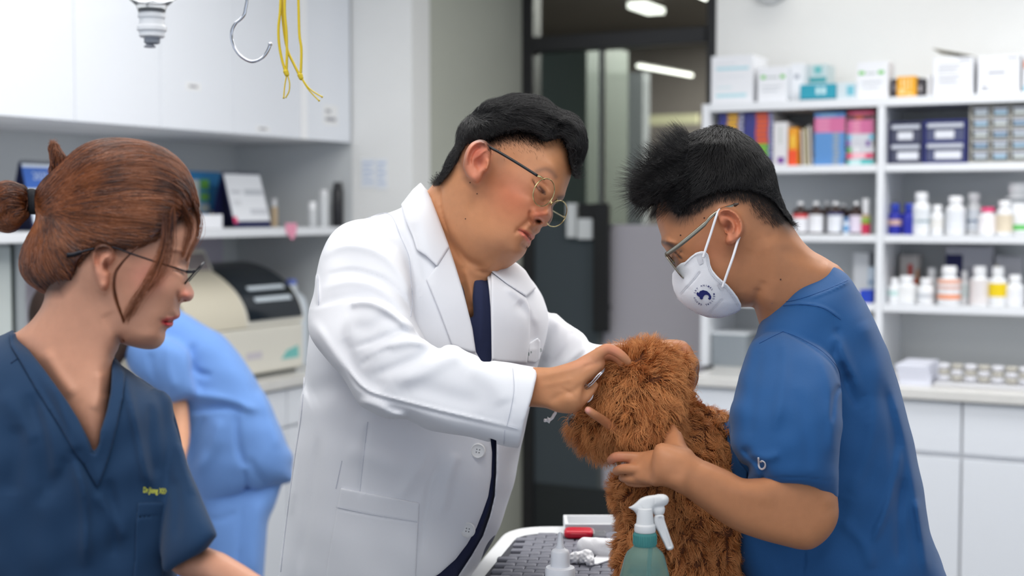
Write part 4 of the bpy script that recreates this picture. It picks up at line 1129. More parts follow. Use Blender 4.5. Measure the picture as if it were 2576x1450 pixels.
# lower box
part(rbox(AW+.08, aF, b0, b1, zq0+.012, zA), 'lower_housing', BEI2, r, bevel=.012, bseg=3)
part(rbox(AW+.1, aF-.02, b0+.02, b1-.02, zq0, zq0+.0118), 'foot_plate', M((90, 96, 92), .5), r)
# curved hood: quarter arc falling towards the front, swept along b
def hood(bs0, bs1, mb, t0=0, t1=1, rr=0.0, n=16, ra=.30, rz=.215):
    ps = []
    for i in range(n+1):
        t = (t0+(t1-t0)*i/n)*math.pi/2; ps.append((aF-ra+(ra+rr)*math.cos(t)*1.0, zA+.002+(rz+rr)*math.sin(t)))
    base = [(aF-ra-.06, ps[-1][1]), (aF-ra-.06, zA+.002)] if t1 == 1 and rr == 0 else None
    ring = ps+(base or [(p[0]-.012*math.cos((t0+(t1-t0)*i/n)*1.57), p[1]-.012*math.sin((t0+(t1-t0)*i/n)*1.57)) for i, p in reversed(list(enumerate(ps)))])
    m_ = len(ring); vs = [RW(p[0], b, p[1]) for b in (bs0, bs1) for p in ring]
    mb.add(vs, [tuple(range(m_)), tuple(range(2*m_-1, m_-1, -1))]+[(i, i+m_, (i+1) % m_+m_, (i+1) % m_) for i in range(m_)])
    return mb
bm_ = apx(618, aF)
part(hood(b0, bm_, MB()), 'hood', BEI, r, auto=35)
part(hood(bm_+.001, b1, MB(), ra=.285, rz=.20), 'hood_core', BEI2, r, auto=35)
part(hood(bm_+.012, b1-.012, MB(), 0.06, .93, .006, ra=.285, rz=.20), 'dark_lid', DKP, r, auto=35)
lid = [c for c in r.children if c.name.startswith('dark_lid')][0]
for (t, dt) in ((.38, .035), (.25, .035)):
    part(hood(bm_+.07, b1-.05, MB(), t, t+dt*1.3, .009, n=3, ra=.285, rz=.20), 'display_strip', M((214, 224, 232), .4), lid)
part(rbox(AW+.09, aF-.34, b0+.05, b1-.1, zA, zA+.23), 'rear_housing', M((196, 188, 164), .5), r, bevel=.02, bseg=3)
# tilted screen on its top
sb0, sb1 = apx(488, aF-.12), apx(556, aF-.12); zs0, zs1 = on_a(520, 705, aF-.12)[1], on_a(520, 628, aF-.12)[1]
def RS(x, y, z): return RW(x-.5*(z-zs0), y, z)
part(MB().box(aF-.16, aF-.14, sb0, sb1, zs0-.02, zs1, RS), 'screen_housing', BEI2, r, bevel=.006)
part(MB().box(aF-.1395, aF-.1385, sb0+.014, sb1-.014, zs0+.012, zs1-.014, RS), 'screen', mat('pale_screen', (150, 140, 140), .15), r)
# logo swoosh and print on the apron
def apr(px, py): b, z = on_a(px, py, aF+.001); return b, z
q = [apr(*p) for p in ((708, 905), (722, 882), (750, 868), (752, 898))]
mb = MB(); v = [RW(aF+.0012, p[0], p[1]) for p in q]+[RW(aF+.0002, p[0], p[1]) for p in q]; mb.add(v, [(0, 1, 2, 3), (7, 6, 5, 4), (0, 4, 5, 1), (1, 5, 6, 2), (2, 6, 7, 3), (3, 7, 4, 0)])
part(mb, 'emblem', M((120, 196, 190), .5), r)
mb = MB(); p0, p1 = apr(620, 890), apr(660, 902); rbox(aF+.0002, aF+.001, p0[0], p1[0], p1[1], p0[1], mb); part(mb, 'nameplate', M((206, 200, 206), .5), r)
# water bottle with blue cap right of it
b = 4.125
X = RW(-3.0, b, 0); zz = .8626
r = room_root('wash_bottle', -3.0, b, zz); tag(r, 'translucent white jug with blue cap behind the beige analyser', 'bottle')
zt_ = on_a(728, 708, -3.0)[1]
part(MB().lathe([(.056, zz), (.06, zz+.01), (.06, zt_-.10), (.05, zt_-.06), (.022, zt_-.035), (.02, zt_-.012)], 24, (X[0], X[1], 0)), 'body', mat('milky_plastic', (228, 236, 244), .35), r, auto=50)
part(MB().lathe([(.02, zt_-.012), (.02, zt_), (.014, zt_+.008)], 16, (X[0], X[1], 0)), 'cap', M((120, 140, 220), .4), r, auto=40)
# grey framed window-like box at the left edge under the shelf
r = room_root('storage_case', -3.0, 2.4, .862); tag(r, 'pale framed glass-front case at the left picture edge below the shelf', 'case')
b0, z1 = on_a(-60, 596, -2.9); b1, _ = on_a(62, 596, -2.9)
part(rbox(-3.2, -2.92, b0, b1, .863, z1), 'body', M((196, 200, 200), .5), r, bevel=.004)
mb = MB(); rbox(-2.9195, -2.9, b0, b1, z1-.022, z1, mb); rbox(-2.9195, -2.9, b1-.03, b1, .863, z1-.022, mb); rbox(-2.9195, -2.9, b0, b0+.02, .863, z1-.022, mb); rbox(-2.9195, -2.9, b0+.02, b1-.03, .863, .885, mb)
part(mb, 'door_frame', M((168, 174, 178), .4), r)
part(rbox(-2.9195, -2.914, b0+.021, b1-.037, .886, z1-.029), 'door_panel', M((214, 222, 220), .5), r)
part(rbox(-2.9195, -2.91, b1-.0365, b1-.0305, .886, z1-.023), 'door_gasket', M((36, 44, 40), .5), r)
# ---------------------------------------------------------------- shared materials of people
def zoomer(x0, y0, sc): return lambda *p: [(x0+a/sc, y0+b/sc) for a, b in p]
SKIN = mat('skin', (226, 176, 146), .46, var=.045, vscale=90, sss=.12, sssc=.006, bump=.12, bscale=900, attr='pigment_shade', spec=.35)
HAIRB = mat('black_hair_mass', (12, 11, 12), .75, spec=.2)
HAIRK = mat('black_hair', (20, 18, 20), .42, spec=.45)
COATM = mat('white_coat_cloth', (233, 234, 239), .8, sheen=.15, bump=.10, bscale=1500)
NAVY_C = mat('navy_scrub_cloth', (30, 38, 72), .85, sheen=.1, bump=.15, bscale=1500)
GOLD = mat('thin_gold_metal', (206, 190, 140), .25, metal=1.0); LENS = mat('lens_glass', (250, 252, 255), .02, trans=1.0, ior=1.02, spec=.6)
GREYM = mat('brushed_metal', (150, 146, 134), .3, metal=1.0)
THREAD = mat('white_thread', (222, 224, 232), .8)
def mole(model, pts, root, r=.0011, c=(70, 44, 36)):
    mb = MB()
    for x, y in pts:
        p = model.on([x], [y])[0]; mb.lathe([(r, -.0003), (r*.9, .0003), (r*.4, .0006)], 8, tuple(p), Matrix.Rotation(math.pi/2, 3, 'X'))
    if mb.v: part(mb, 'mole', M(c, .6), root)
def line_on(mb, model, pts, r, lift=0.0, n=4, sub=6, flat=1.0):
    q = spline(pts, sub) if len(pts) > 2 else np.array([np.array(pts[0])+(np.array(pts[1])-np.array(pts[0]))*t for t in np.linspace(0, 1, 12)])
    w = model.on(q[:, 0], q[:, 1], lift); mb.tube(w, r, n, flat=flat)
def seam(model, pts, name, m, root, r=.0006, lift=0.0, **k):
    mb = MB(); line_on(mb, model, pts, r, lift); return part(mb, name, m, root, **k)
def ring3(c, ax, ay, n=40):
    return [Vector(c)+Vector(ax)*math.cos(t)+Vector(ay)*math.sin(t) for t in np.linspace(0, 2*math.pi, n+1)]

# ---------------------------------------------------------------- doctor in the white coat
q1 = zoomer(1000, 200, 2.589); q5 = zoomer(700, 440, 2.0714); q4 = zoomer(1300, 820, 2.3016)
doc = empty('person', (P(1050, 900, 2.0).x, P(1050, 900, 2.0).y, 0))
tag(doc, 'person in a white lab coat and round glasses bending over the brown poodle', 'person')
ZH = 1.95
head_out = q1((1130,540),(1136,580),(1130,625),(1118,665),(1104,705),(1094,738),(1089,762),(1074,785),(1040,800),(1008,822),(1000,850),(1002,888),(999,915),(988,940),(968,955),(945,958),(931,975),(926,992),(912,1003),(893,1015),(890,1034),(872,1046),(864,1062),(858,1080),(838,1096),(822,1118),(800,1142),(768,1172),(740,1195),(700,1214),(650,1224),(600,1220),(545,1212),(480,1190),(420,1120),(370,1000),(330,860),(320,740),(330,640),(345,540),(380,430),(430,330),(500,250),(590,195),(700,160),(830,150),(950,190),(1040,260),(1100,360),(1124,450))
hr = [  # sculpted features of the face
 ('b', *q1((1010,560))[0], 26, 16, 40, .004), ('b', *q1((1060,450))[0], 40, 40, 0, .003),
 ('b', *q1((940,700))[0], 22, 17, 50, -.0075), ('b', *q1((930,712))[0], 13, 9, 40, .0062),
 ('s', q1((878,648),(900,690),(930,735),(958,745)), 2.6, -.0022), ('s', q1((882,632),(920,655),(960,690),(985,730)), 3.0, -.0014),
 ('s', q1((880,668),(905,715),(940,752)), 3.0, .0012), ('s', q1((890,745),(930,785),(965,800)), 5, -.0018),
 ('b', *q1((790,760))[0], 48, 40, 30, .006), ('b', *q1((860,800))[0], 20, 16, 30, .002),
 ('b', *q1((960,880))[0], 18, 16, 0, .006), ('b', *q1((905,880))[0], 15, 15, 0, .0075), ('s', q1((868,850),(862,885),(872,925),(895,940)), 4.2, -.0045),
 ('b', *q1((915,922))[0], 8.5, 4.6, 12, -.013), ('s', q1((1000,790),(985,850),(975,900)), 9, .003),
 ('s', q1((868,905),(840,935),(800,970),(775,985)), 7, -.0028), ('s', q1((875,930),(850,960),(820,975)), 6, .0012),
 ('s', q1((790,982),(830,1000),(860,1030),(868,1048)), 2.8, -.0040), ('s', q1((812,978),(850,990),(888,1018)), 5, .0030), ('s', q1((815,1008),(838,1030),(858,1060)), 5.5, .0034),
 ('s', q1((780,975),(775,990),(770,1010)), 5, -.002), ('s', q1((805,1060),(830,1085),(845,1095)), 7, -.003), ('b', *q1((775,1130))[0], 26, 20, 30, .004),
 ('s', q1((905,960),(890,985),(880,1000)), 4, -.0012),
 ('b', *q1((640,1050))[0], 70, 40, 20, .006), ('s', q1((300,1010),(380,1120),(470,1195),(560,1225)), 12, -.006), ('s', q1((380,1080),(450,1170),(540,1215)), 6, -.003),
 ('s', q1((600,560),(560,640),(540,760),(470,880)), 14, -.003), ('b', *q1((700,560))[0], 30, 30, 0, -.003),
]
doc_head = Infl(head_out, [(1120, 450, 1.965), (1280, 450, 1.955), (1420, 480, 1.935), (1378, 547, 1.925), (1250, 640, 1.95)], T=.082, rel=hr, rst=1.5, n=4)
neck = Infl(q1((350,600),(275,668),(185,745),(130,850),(150,1050),(260,1300),(380,1500),(480,1600),(540,1540),(580,1400),(600,1250),(650,1150),(620,950),(560,760),(450,620)), [(1100, 480, 2.0), (1150, 700, 1.985), (1210, 780, 1.96)], T=.075, rel=[('s', q1((200,760),(300,880),(380,1060)), 18, .002), ('s', q1((430,1230),(470,1350),(500,1480)), 9, .003)])
ear_o = q1((428,575),(432,520),(446,465),(475,420),(510,398),(545,392),(580,405),(605,440),(612,480),(602,530),(588,570),(580,600),(562,608),(548,640),(530,668),(510,675),(478,655),(448,625))
ear = Infl(ear_o, 1.873, T=.013, rst=1.0, rel=[
 ('s', q1((452,560),(455,500),(480,445),(520,415),(560,415),(590,445)), 3.5, .0045),
 ('s', q1((475,560),(480,500),(505,455),(545,440)), 3.6, -.0045), ('s', q1((500,520),(530,500),(560,470),(585,462)), 3.5, .0028),
 ('b', *q1((530,545))[0], 12, 15, 20, -.011), ('s', q1((585,520),(590,555),(575,590)), 4.5, .004), ('b', *q1((505,640))[0], 12, 12, 0, .002), ('s', q1((480,500),(500,560),(520,600)), 4, .002)])
dm = Model().add(doc_head).add(neck, .045).add(Ell(*q1((530,540))[0], 1.902, (.016, .024, .014)), .012).add(ear, .006)
# eyeball under the lowered lid
# near hand holding the ear of the dog
hand_out = q4((-60,300),(60,262),(160,250),(260,226),(350,196),(420,165),(465,150),(510,200),(500,250),(455,292),(405,330),(388,370),(382,430),(362,482),(325,506),(240,502),(150,470),(60,455),(-60,450))
zh = 1.70
dm.add(Infl(hand_out, [(1330, 970, 1.72), (1450, 950, 1.70), (1500, 900, 1.71)], T=.021, rst=1.0, rel=[
  ('s', q4((120,300),(240,270),(340,240),(430,205)), 7, .0010), ('s', q4((130,350),(240,330),(330,310)), 6, .0008), ('s', q4((190,440),(260,400),(330,380),(380,330)), 8, -.0016), ('b', *q4((300,430))[0], 22, 20, 0, .003),
  ('s', q4((380,240),(430,225),(480,215)), 5, -.0012), ('b', *q4((470,175))[0], 10, 10, 0, .0022), ('s', q4((250,360),(310,390),(350,430)), 4, -.0009)]), .004)
def fin(*n): return [(*q4((a, b))[0], z, r) for a, b, z, r in n]
dm.add(Chain(fin((400,215,1.705,16),(470,165,1.70,15),(520,135,1.70,13.5),(570,148,1.70,12.5),(615,180,1.70,11.5),(642,206,1.702,9.5))), .006)
dm.add(Chain(fin((400,235,1.722,15),(470,190,1.722,14),(525,168,1.72,12.5),(575,185,1.718,11.5),(600,215,1.718,9.5))), .004)
dm.add(Chain(fin((390,260,1.74,14),(450,215,1.745,13),(510,200,1.745,11.5),(560,220,1.74,10),(580,240,1.738,9))), .004)
dm.add(Chain(fin((380,290,1.755,12),(430,250,1.765,11),(490,240,1.765,10),(530,260,1.76,8.5))), .004)
dm.add(Chain(fin((250,430,1.70,20),(330,440,1.695,17),(385,420,1.695,14),(420,385,1.70,12),(450,345,1.706,9.5))), .008)
# far hand behind the other ear
dm.add(Infl(q4((700,150),(780,112),(830,90),(872,80),(935,82),(985,98),(1005,145),(1032,185),(1050,220),(1042,265),(1040,305),(1030,350),(1012,385),(970,360),(900,300),(820,260),(740,230)), [(1640, 890, 1.90), (1720, 920, 1.86)], T=.022, rst=1.0, rel=[
  ('s', q4((850,100),(845,130),(835,160)), 3, -.002), ('s', q4((900,98),(935,130),(960,160)), 4, -.0016), ('s', q4((1000,230),(985,280),(975,330)), 4, -.0025), ('b', *q4((1000,210))[0], 10, 12, 0, .002), ('b', *q4((950,115))[0], 12, 10, 0, .002)]), .004)
dm.add(Chain(fin((560,180,1.975,22),(650,170,1.945,24),(760,150,1.90,22)), n=2), .01)
dm.add(Chain(fin((900,115,1.865,13),(975,130,1.85,12.5),(1005,190,1.845,11.5),(1000,245,1.84,10))), .005)
dm.add(Chain(fin((975,150,1.865,12),(1025,205,1.86,11.5),(1032,265,1.855,10.5),(1012,315,1.85,9))), .004)
dm.add(Chain(fin((970,180,1.88,12),(1020,240,1.88,11.5),(1028,310,1.875,10.5),(1008,362,1.87,9))), .004)
dm.add(Chain(fin((800,110,1.87,13),(850,112,1.855,12),(890,135,1.84,11),(900,170,1.83,9.5))), .005)
# arms and trunk inside the coat join everything into one body
dm.add(Chain([(1110,680,2.0,60),(980,700,1.95,70),(895,760,1.88,50),(915,930,1.80,45),(1100,960,1.75,44),(1260,975,1.725,38),(1345,972,1.72,34)], n=3), .02)
dm.add(Chain([(1180,640,2.02,60),(1270,790,2.08,50),(1350,890,2.10,26),(1450,908,2.04,24),(1530,900,1.985,25)], n=3), .02)
dm.add(Chain([(1120,680,2.0,70),(1060,900,2.0,150),(1020,1200,2.0,150),(980,1500,2.0,150)], n=2, flat=.7), .03)
RED, STB = (214, 110, 92), (110, 84, 70)
FADE = q1((530,372),(575,372),(630,352),(700,334),(780,326),(850,332),(905,352))
paint = paint_px((198, 138, 98), [
 ('b', *q1((760,760))[0], 80, 60, 40, (200, 100, 76), .5), ('b', *q1((930,880))[0], 24, 22, 0, (214, 112, 88), .6), ('b', *q1((970,640))[0], 24, 20, 0, (206, 140, 112), .4),
 ('p', ear_o, 8, (232, 140, 116), .55), ('b', *q1((520,470))[0], 18, 26, 20, (206, 96, 78), .6), ('b', *q1((535,545))[0], 10, 13, 20, (160, 76, 60), .6),  # ear flush; the last, darkest blob paints shade into the ear hollow
 ('s', q1((800,985),(840,1000),(880,1030)), 5.5, (206, 98, 88), .75), ('s', q1((812,1005),(838,1030),(858,1058)), 5.5, (222, 118, 104), .8), ('s', q1((788,981),(830,1000),(866,1046)), 1.6, (120, 50, 44), .8),  # lip colour; the thin dark stroke is shade painted along the mouth groove
 ('s', q1((880,655),(905,700),(935,733),(960,748)), 1.8, (60, 36, 30), .85), ('s', q1((925,700),(945,722),(955,735)), 4.5, (50, 38, 44), .8),
 ('s', q1((905,600),(960,585),(1000,600),(1030,635)), 6.5, (96, 76, 68), .5), ('s', q1((1050,770),(1085,765)), 6, (60, 46, 42), .7),
 ('b', *q1((915,922))[0], 7.5, 4.2, 12, (30, 12, 10), 1.0), ('b', *q1((720,1120))[0], 80, 40, 10, (158, 112, 88), .4), ('b', *q1((880,975))[0], 20, 12, 40, (156, 106, 84), .4),  # first blob paints the nostril's shade, the others are stubble
 ('s', FADE, 17, (58, 46, 44), .9), ('s', [(x, y+14) for x, y in FADE[1:-1]], 16, (84, 66, 60), .55),
 ('p', q1((440,640),(500,700),(400,560),(330,640),(285,680),(300,600),(360,480),(440,420),(430,520)), 14, (46, 38, 38), .8),
 ('p', q1((640,490),(700,500),(720,540),(670,560)), 12, (140, 112, 100), .35),
 ('b', *q4((380,210))[0], 60, 20, 0, (214, 148, 122), .4), ('b', *q4((560,140))[0], 30, 16, 20, (226, 140, 118), .5), ('b', *q4((960,140))[0], 24, 24, 0, (214, 140, 120), .4)])
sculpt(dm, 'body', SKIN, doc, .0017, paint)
mole(dm, q1((518,745),(442,908),(472,672)), doc, .0009)
# eye
mb = MB(); e = dm.on(*[np.array([q1((946,722))[0][k]]) for k in (0, 1)])[0]
# hair: combed mass, faded sides stay skin
hair_out = q1((282,662),(290,620),(315,560),(345,490),(385,415),(400,330),(440,262),(510,195),(590,148),(690,118),(790,102),(880,112),(960,140),(1030,188),(1100,212),(1160,255),(1202,320),(1222,400),(1218,470),(1190,530),(1150,592),(1132,580),(1124,560),(1112,640),(1085,730),(1000,800),(985,900),(880,1000),(780,1120),(640,1180),(480,1130),(380,960),(320,780))
hm = Model().add(Infl(hair_out, [(1120, 450, 1.965), (1280, 400, 1.955), (1430, 380, 1.935)], T=.093, both=True, n=4, rst=1.5, rel=[
 ('p', q1((980,392),(1020,378),(1060,372),(1092,400),(1118,460),(1130,600),(1300,900),(1200,1500),(100,1500),(150,850),(255,705),(300,665),(345,610),(390,545),(425,470),(455,412),(520,388),(575,385),(630,362),(700,342),(780,330),(860,338),(905,360),(940,390)), 9, -.055),
 ('s', q1((700,200),(800,180),(900,200),(980,240),(1050,280)), 14, .004), ('s', q1((640,240),(760,230),(860,270),(930,330)), 12, .004), ('s', q1((960,250),(1040,300),(1000,370)), 9, -.006), ('s', q1((1060,270),(1130,300),(1160,380),(1150,460)), 16, .006),
 ('s', q1((1010,290),(1060,260),(1120,270),(1180,340)), 7, .005), ('s', q1((480,260),(600,220),(700,250)), 9, -.003), ('s', q1((420,380),(500,310),(620,290)), 9, .003), ('n', 60, .0005, 3)]))
hpos, hq = surface(hm, .003)
sculpt(hm, 'hair', HAIRB, doc, .0022)
rng = np.random.default_rng(11)
nrm = hm.grad(hpos); 
roots = scatter(hpos, hq, 24000, rng); fx, fy = pxy(roots)
ctrl = [(*q1((1150,300))[0], .6, .9, 0), (*q1((1050,300))[0], .8, .35, .3), (*q1((950,200))[0], 1, .1, .1), (*q1((850,300))[0], 1, .5, .4), (*q1((750,150))[0], 1, -.1, 0), (*q1((650,300))[0], .7, .5, .4), (*q1((550,200))[0], .5, -.3, .2), (*q1((450,350))[0], -.1, 1, .2), (*q1((380,500))[0], -.4, 1, 0), (*q1((320,620))[0], -.3, 1, 0), (*q1((1200,450))[0], -.2, 1, 0), (*q1((600,380))[0], .2, 1, 0)]
dirs = field(fx, fy, ctrl)+rng.normal(0, .22, (len(roots), 3))
curves_object('hair_strands', grow(hm, roots, dirs, rng.uniform(.012, .034, len(roots)), 6, .04, rng=rng, height=rng.uniform(.0004, .0042, len(roots)), curl=.06), rng.uniform(.00014, .00028, len(roots)), HAIRK, doc)
# short fade hair on the side of the head
fp = q1((560,390),(640,335),(760,315),(880,335),(925,368),(860,420),(790,465),(735,490),(690,450),(620,415))
g = rng.uniform([1200, 310], [1370, 400], (16000, 2)); dd, ii = poly_dist(g[:, 0], g[:, 1], np.array(FADE), False); g = g[(g[:, 1] > 322) & (g[:, 0] > 1224) & (rng.random(len(g)) < np.exp(-(dd/19)**1.6))]
Zf = dm.near(g[:, 0], g[:, 1]); r0 = np.stack([(g[:, 0]-CX)*Zf/FPX, (CY-g[:, 1])*Zf/FPX, -Zf], -1); r0 = r0[np.isfinite(r0).all(1)]
curves_object('side_hair', grow(dm, r0, np.tile([.45, -.8, .2], (len(r0), 1))+rng.normal(0, .2, (len(r0), 3)), .0045, 3, .3, rng=rng, height=.001), .00010, HAIRK, doc)

# coat
torso_out = [(1062,462),(1035,490),(1010,525),(940,545),(880,562),(840,600),(815,650),(800,700),(789,770),(777,850),(767,950),(757,1050),(744,1150),(729,1250),(714,1350),(700,1450),(685,1560),(680,1640),(1060,1640),(1130,1520),(1190,1440),(1245,1352),(1262,1310),(1276,1270),(1293,1215),(1312,1120),(1334,1020),(1350,930),(1372,860),(1380,800),(1366,750),(1340,712),(1305,680),(1262,664),(1200,668),(1150,600),(1105,520),(1085,478)]
tr = [('s', [(770,1000),(850,980),(930,1060)], 30, -.006), ('s', [(870,1130),(960,1160),(1100,1200)], 26, .003), ('s', [(1110,1160),(1085,1220),(1070,1300),(1060,1400)], 9, -.003), ('s', [(1150,1140),(1130,1200),(1110,1300)], 14, .004),
      ('s', [(925,1060),(915,1150),(905,1250)], 6, -.0025), ('s', [(800,1100),(790,1200),(770,1330),(750,1450)], 10, -.003), ('s', [(760,960),(752,1100),(730,1300)], 12, .004), ('s', [(1000,1260),(1040,1200),(1080,1130)], 16, .003),
      ('s', [(1040,560),(1060,640),(1080,720)], 14, -.003), ('s', [(960,560),(1010,600),(1040,680),(1050,760)], 10, -.004), ('s', [(1300,760),(1335,800),(1340,880)], 14, -.004), ('s', [(1270,720),(1320,760),(1350,820)], 10, .003), ('n', 160, .0007, 9)]
tor = Infl(torso_out, [(800, 700, 2.0), (1050, 900, 2.0), (1340, 900, 2.03), (1000, 1450, 2.0), (1070, 480, 2.0)], T=.145, rel=tr, n=4, rst=2.5)
P5 = q5
sl_up = P5((420,232),(330,262),(265,325),(222,420),(198,520),(184,620),(160,700),(156,780),(178,865),(250,960),(330,1045),(390,1120),(440,1185),(520,1200),(620,1150),(710,1050),(770,960),(770,870),(715,760),(702,650),(690,520),(650,400),(570,285),(500,240))
sl_fo = P5((470,655),(560,668),(640,735),(700,790),(755,862),(800,885),(840,905),(872,890),(930,893),(990,925),(1100,963),(1200,980),(1300,996),(1370,1008),(1480,1030),(1460,1230),(1400,1440),(1255,1427),(1180,1415),(1090,1392),(990,1366),(880,1350),(780,1330),(700,1292),(640,1266),(570,1270),(480,1232),(415,1185),(365,1100),(320,980),(290,860),(350,740))
fr_up = [('s', P5((230,430),(330,375),(450,380),(560,430),(640,520),(690,620)), 12, .0045), ('s', P5((260,520),(380,500),(480,520),(570,560),(650,640),(690,730)), 12, -.005, 7),
         ('s', P5((220,600),(350,560),(460,570),(560,620),(640,700)), 11, .0035), ('s', P5((300,330),(420,300),(540,330),(620,400)), 13, -.003), ('s', P5((190,690),(300,655),(400,636),(480,642),(560,672),(640,742)), 5, -.006, 16),
         ('s', P5((180,760),(260,880),(340,990),(420,1110)), 12, .004), ('s', P5((200,520),(205,600),(208,680)), 4, .0025), ('n', 110, .0004, 5)]
fr_fo = [('s', P5((300,700),(400,665),(480,665),(560,700),(640,760),(700,810)), 13, .0075), ('s', P5((380,800),(480,800),(560,760),(640,800)), 18, -.004),
         ('s', P5((400,905),(480,880),(560,850),(640,822),(700,832),(760,858)), 5, -.0055, 13), ('s', P5((460,960),(560,900),(680,870),(790,885)), 13, .0055), ('s', P5((430,1000),(500,940),(600,900)), 9, -.003),
         ('s', P5((480,1050),(600,1010),(720,960),(840,910)), 14, -.0045), ('s', P5((600,1080),(760,1030),(880,960),(960,940)), 20, .004), ('s', P5((620,1150),(740,1120),(900,1160),(1060,1200)), 24, -.0035),
         ('s', P5((240,800),(300,880),(335,965),(400,1060),(455,1115),(520,1145),(700,1192),(900,1242),(1100,1288),(1260,1325)), 4, .0026), ('s', P5((255,860),(320,960),(390,1075),(450,1128),(520,1160),(700,1208),(900,1258),(1250,1342)), 4, -.002),
         ('s', P5((330,860),(390,980),(470,1070),(560,1110)), 16, -.006, 22), ('s', P5((420,1180),(500,1200),(590,1240),(680,1260)), 12, .005), ('s', P5((560,1220),(640,1230),(760,1290),(900,1330)), 12, -.003),
         ('s', P5((1225,1010),(1240,1140),(1200,1320)), 2.0, -.0012), ('s', P5((1000,1000),(1120,1080),(1180,1200)), 26, .003), ('n', 120, .0004, 6)]
cm = Model().add(tor).add(Infl(sl_up, [(880, 600, 1.93), (860, 800, 1.855), (900, 960, 1.80)], T=.066, rel=fr_up, n=4, rst=2), .012)
cuff = Prism(P5((1352,1000),(1345,1060),(1322,1160),(1302,1225),(1282,1292),(1254,1440),(1256,1500),(1600,1500),(1600,900),(1352,900)), 1.4, 2.2)
fore = Model().add(Infl(sl_fo, [(860, 850, 1.81), (960, 960, 1.775), (1200, 1000, 1.74), (1330, 1020, 1.72)], T=.064, rel=fr_fo, n=4, rst=2)).sub(cuff, .004)
fore.sub(Chain([(1260,1005,1.725,64),(1420,1010,1.72,72)], n=0), .004)
cm.add(fore, .006)
# far sleeve
fs = [(1262,664),(1305,676),(1340,708),(1366,748),(1378,785),(1400,790),(1425,812),(1465,840),(1484,862),(1520,868),(1560,864),(1600,866),(1640,880),(1660,930),(1600,1000),(1500,985),(1420,1000),(1340,960),(1300,880),(1270,780)]
far = Model().add(Infl(fs, [(1300, 720, 2.13), (1380, 850, 2.115), (1480, 900, 1.995), (1600, 900, 1.945)], T=.06, n=4, rel=[
  ('s', [(1375,785),(1370,830),(1345,890)], 5, -.005, 10), ('s', [(1400,800),(1400,850),(1370,910)], 12, .005), ('s', [(1440,830),(1430,870),(1385,925)], 8, -.004, 12), ('s', [(1470,845),(1455,885),(1410,925)], 9, .004), ('s', [(1485,862),(1470,890),(1440,915)], 5, -.004), ('n', 90, .0004, 8)]))
far.sub(Prism([(1606,840),(1602,900),(1590,1000),(1700,1010),(1720,840)], 1.6, 2.3), .004).sub(Chain([(1580,925,1.975,50),(1680,930,1.95,60)], n=0), .003)
cm.add(far, .01)
# opening at the chest and below
open_hi = P5((735,40),(800,120),(850,250),(892,378),(925,480),(962,600),(1000,760),(1030,925),(1060,975),(1112,975),(1110,820),(1106,690),(1098,600),(1082,480),(1040,380),(900,200),(800,20))
open_lo = [(1232,1090),(1238,1140),(1236,1200),(1228,1250),(1214,1290),(1198,1330),(1175,1370),(1146,1408),(1108,1442),(1060,1475),(1040,1650),(1130,1640),(1150,1500),(1152,1450),(1185,1400),(1214,1350),(1232,1300),(1244,1250),(1248,1190),(1249,1100)]
cm.sub(Prism(open_hi, 1.7, 2.02), .003)
cm.sub(Prism(open_lo, 1.7, 1.985), .003)
sculpt(cm, 'lab_coat', COATM, doc, .0023, clean=400)
coat = [c for c in doc.children if c.name.startswith('lab_coat')][0]
# scrub top worn under the coat
shp = [(x, y) for x, y in torso_out]
nv = Model().add(Infl([(x+(14 if x < 1000 else -14 if y < 1500 and x > 1255 else 0), y) for x, y in torso_out], [(800, 700, 2.0), (1050, 900, 2.0), (1340, 900, 2.03), (1000, 1450, 2.0), (1070, 480, 2.0)], T=.118, asp=.86, n=4, rel=[('s', P5((1000,560),(1010,700),(1000,800)), 4, -.003), ('s', P5((1060,520),(1060,700),(1050,900)), 8, .003), ('s', [(1240,1120),(1236,1250),(1190,1370)], 6, .004)]))
nv.sub(Prism(P5((700,0),(860,300),(930,520),(968,600),(985,700),(1000,752),(1018,735),(1012,640),(1020,540),(1040,478),(1075,430),(1000,150)), 1.7, 2.05), .004)
sculpt(nv, 'scrub_top', NAVY_C, doc, .0035, clean=400)
# collar and lapels
for nm, pol, off in (('lapel', P5((826,474),(770,545),(798,610),(850,740),(905,888),(940,905),(1000,925),(1031,928),(1012,800),(985,690),(962,600),(925,480),(890,376)), .0),
                ('collar', P5((742,40),(700,78),(640,155),(665,240),(700,320),(722,392),(770,422),(828,478),(892,376),(850,262),(800,130),(775,80)), .003),
                ('collar', P5((1080,478),(1160,462),(1240,455),(1288,498),(1345,590),(1292,636),(1190,568),(1110,505)), .003), ('lapel', P5((1108,505),(1190,568),(1292,636),(1312,700),(1312,860),(1296,985),(1150,975),(1112,965),(1108,700)), 0)):
    base = Model().add(tor).add(cm.ops[1][1], .012)
    sculpt(Model().add(Shell(base, pol, .006, off=off)), nm, COATM, coat, .0016)
pk = [(857,1228),(940,1244),(1056,1266),(1054,1290),(1046,1450),(1040,1600),(800,1600),(820,1440),(838,1330)]
sculpt(Model().add(Shell(cm, pk, .004, off=0, rel=[('s', [(845,1280),(940,1298),(1052,1316)], 1.6, -.0014)])), 'pocket', COATM, coat, .0016)
pk2 = P5((1306,876),(1352,850),(1366,866),(1364,962),(1340,982),(1298,975))
sculpt(Model().add(Shell(Model().add(tor), pk2, .003, off=0)), 'chest_pocket', COATM, coat, .0014)
st = Model().add(cm)
SEAMC = mat('coat_seam', (206, 208, 218), .85)
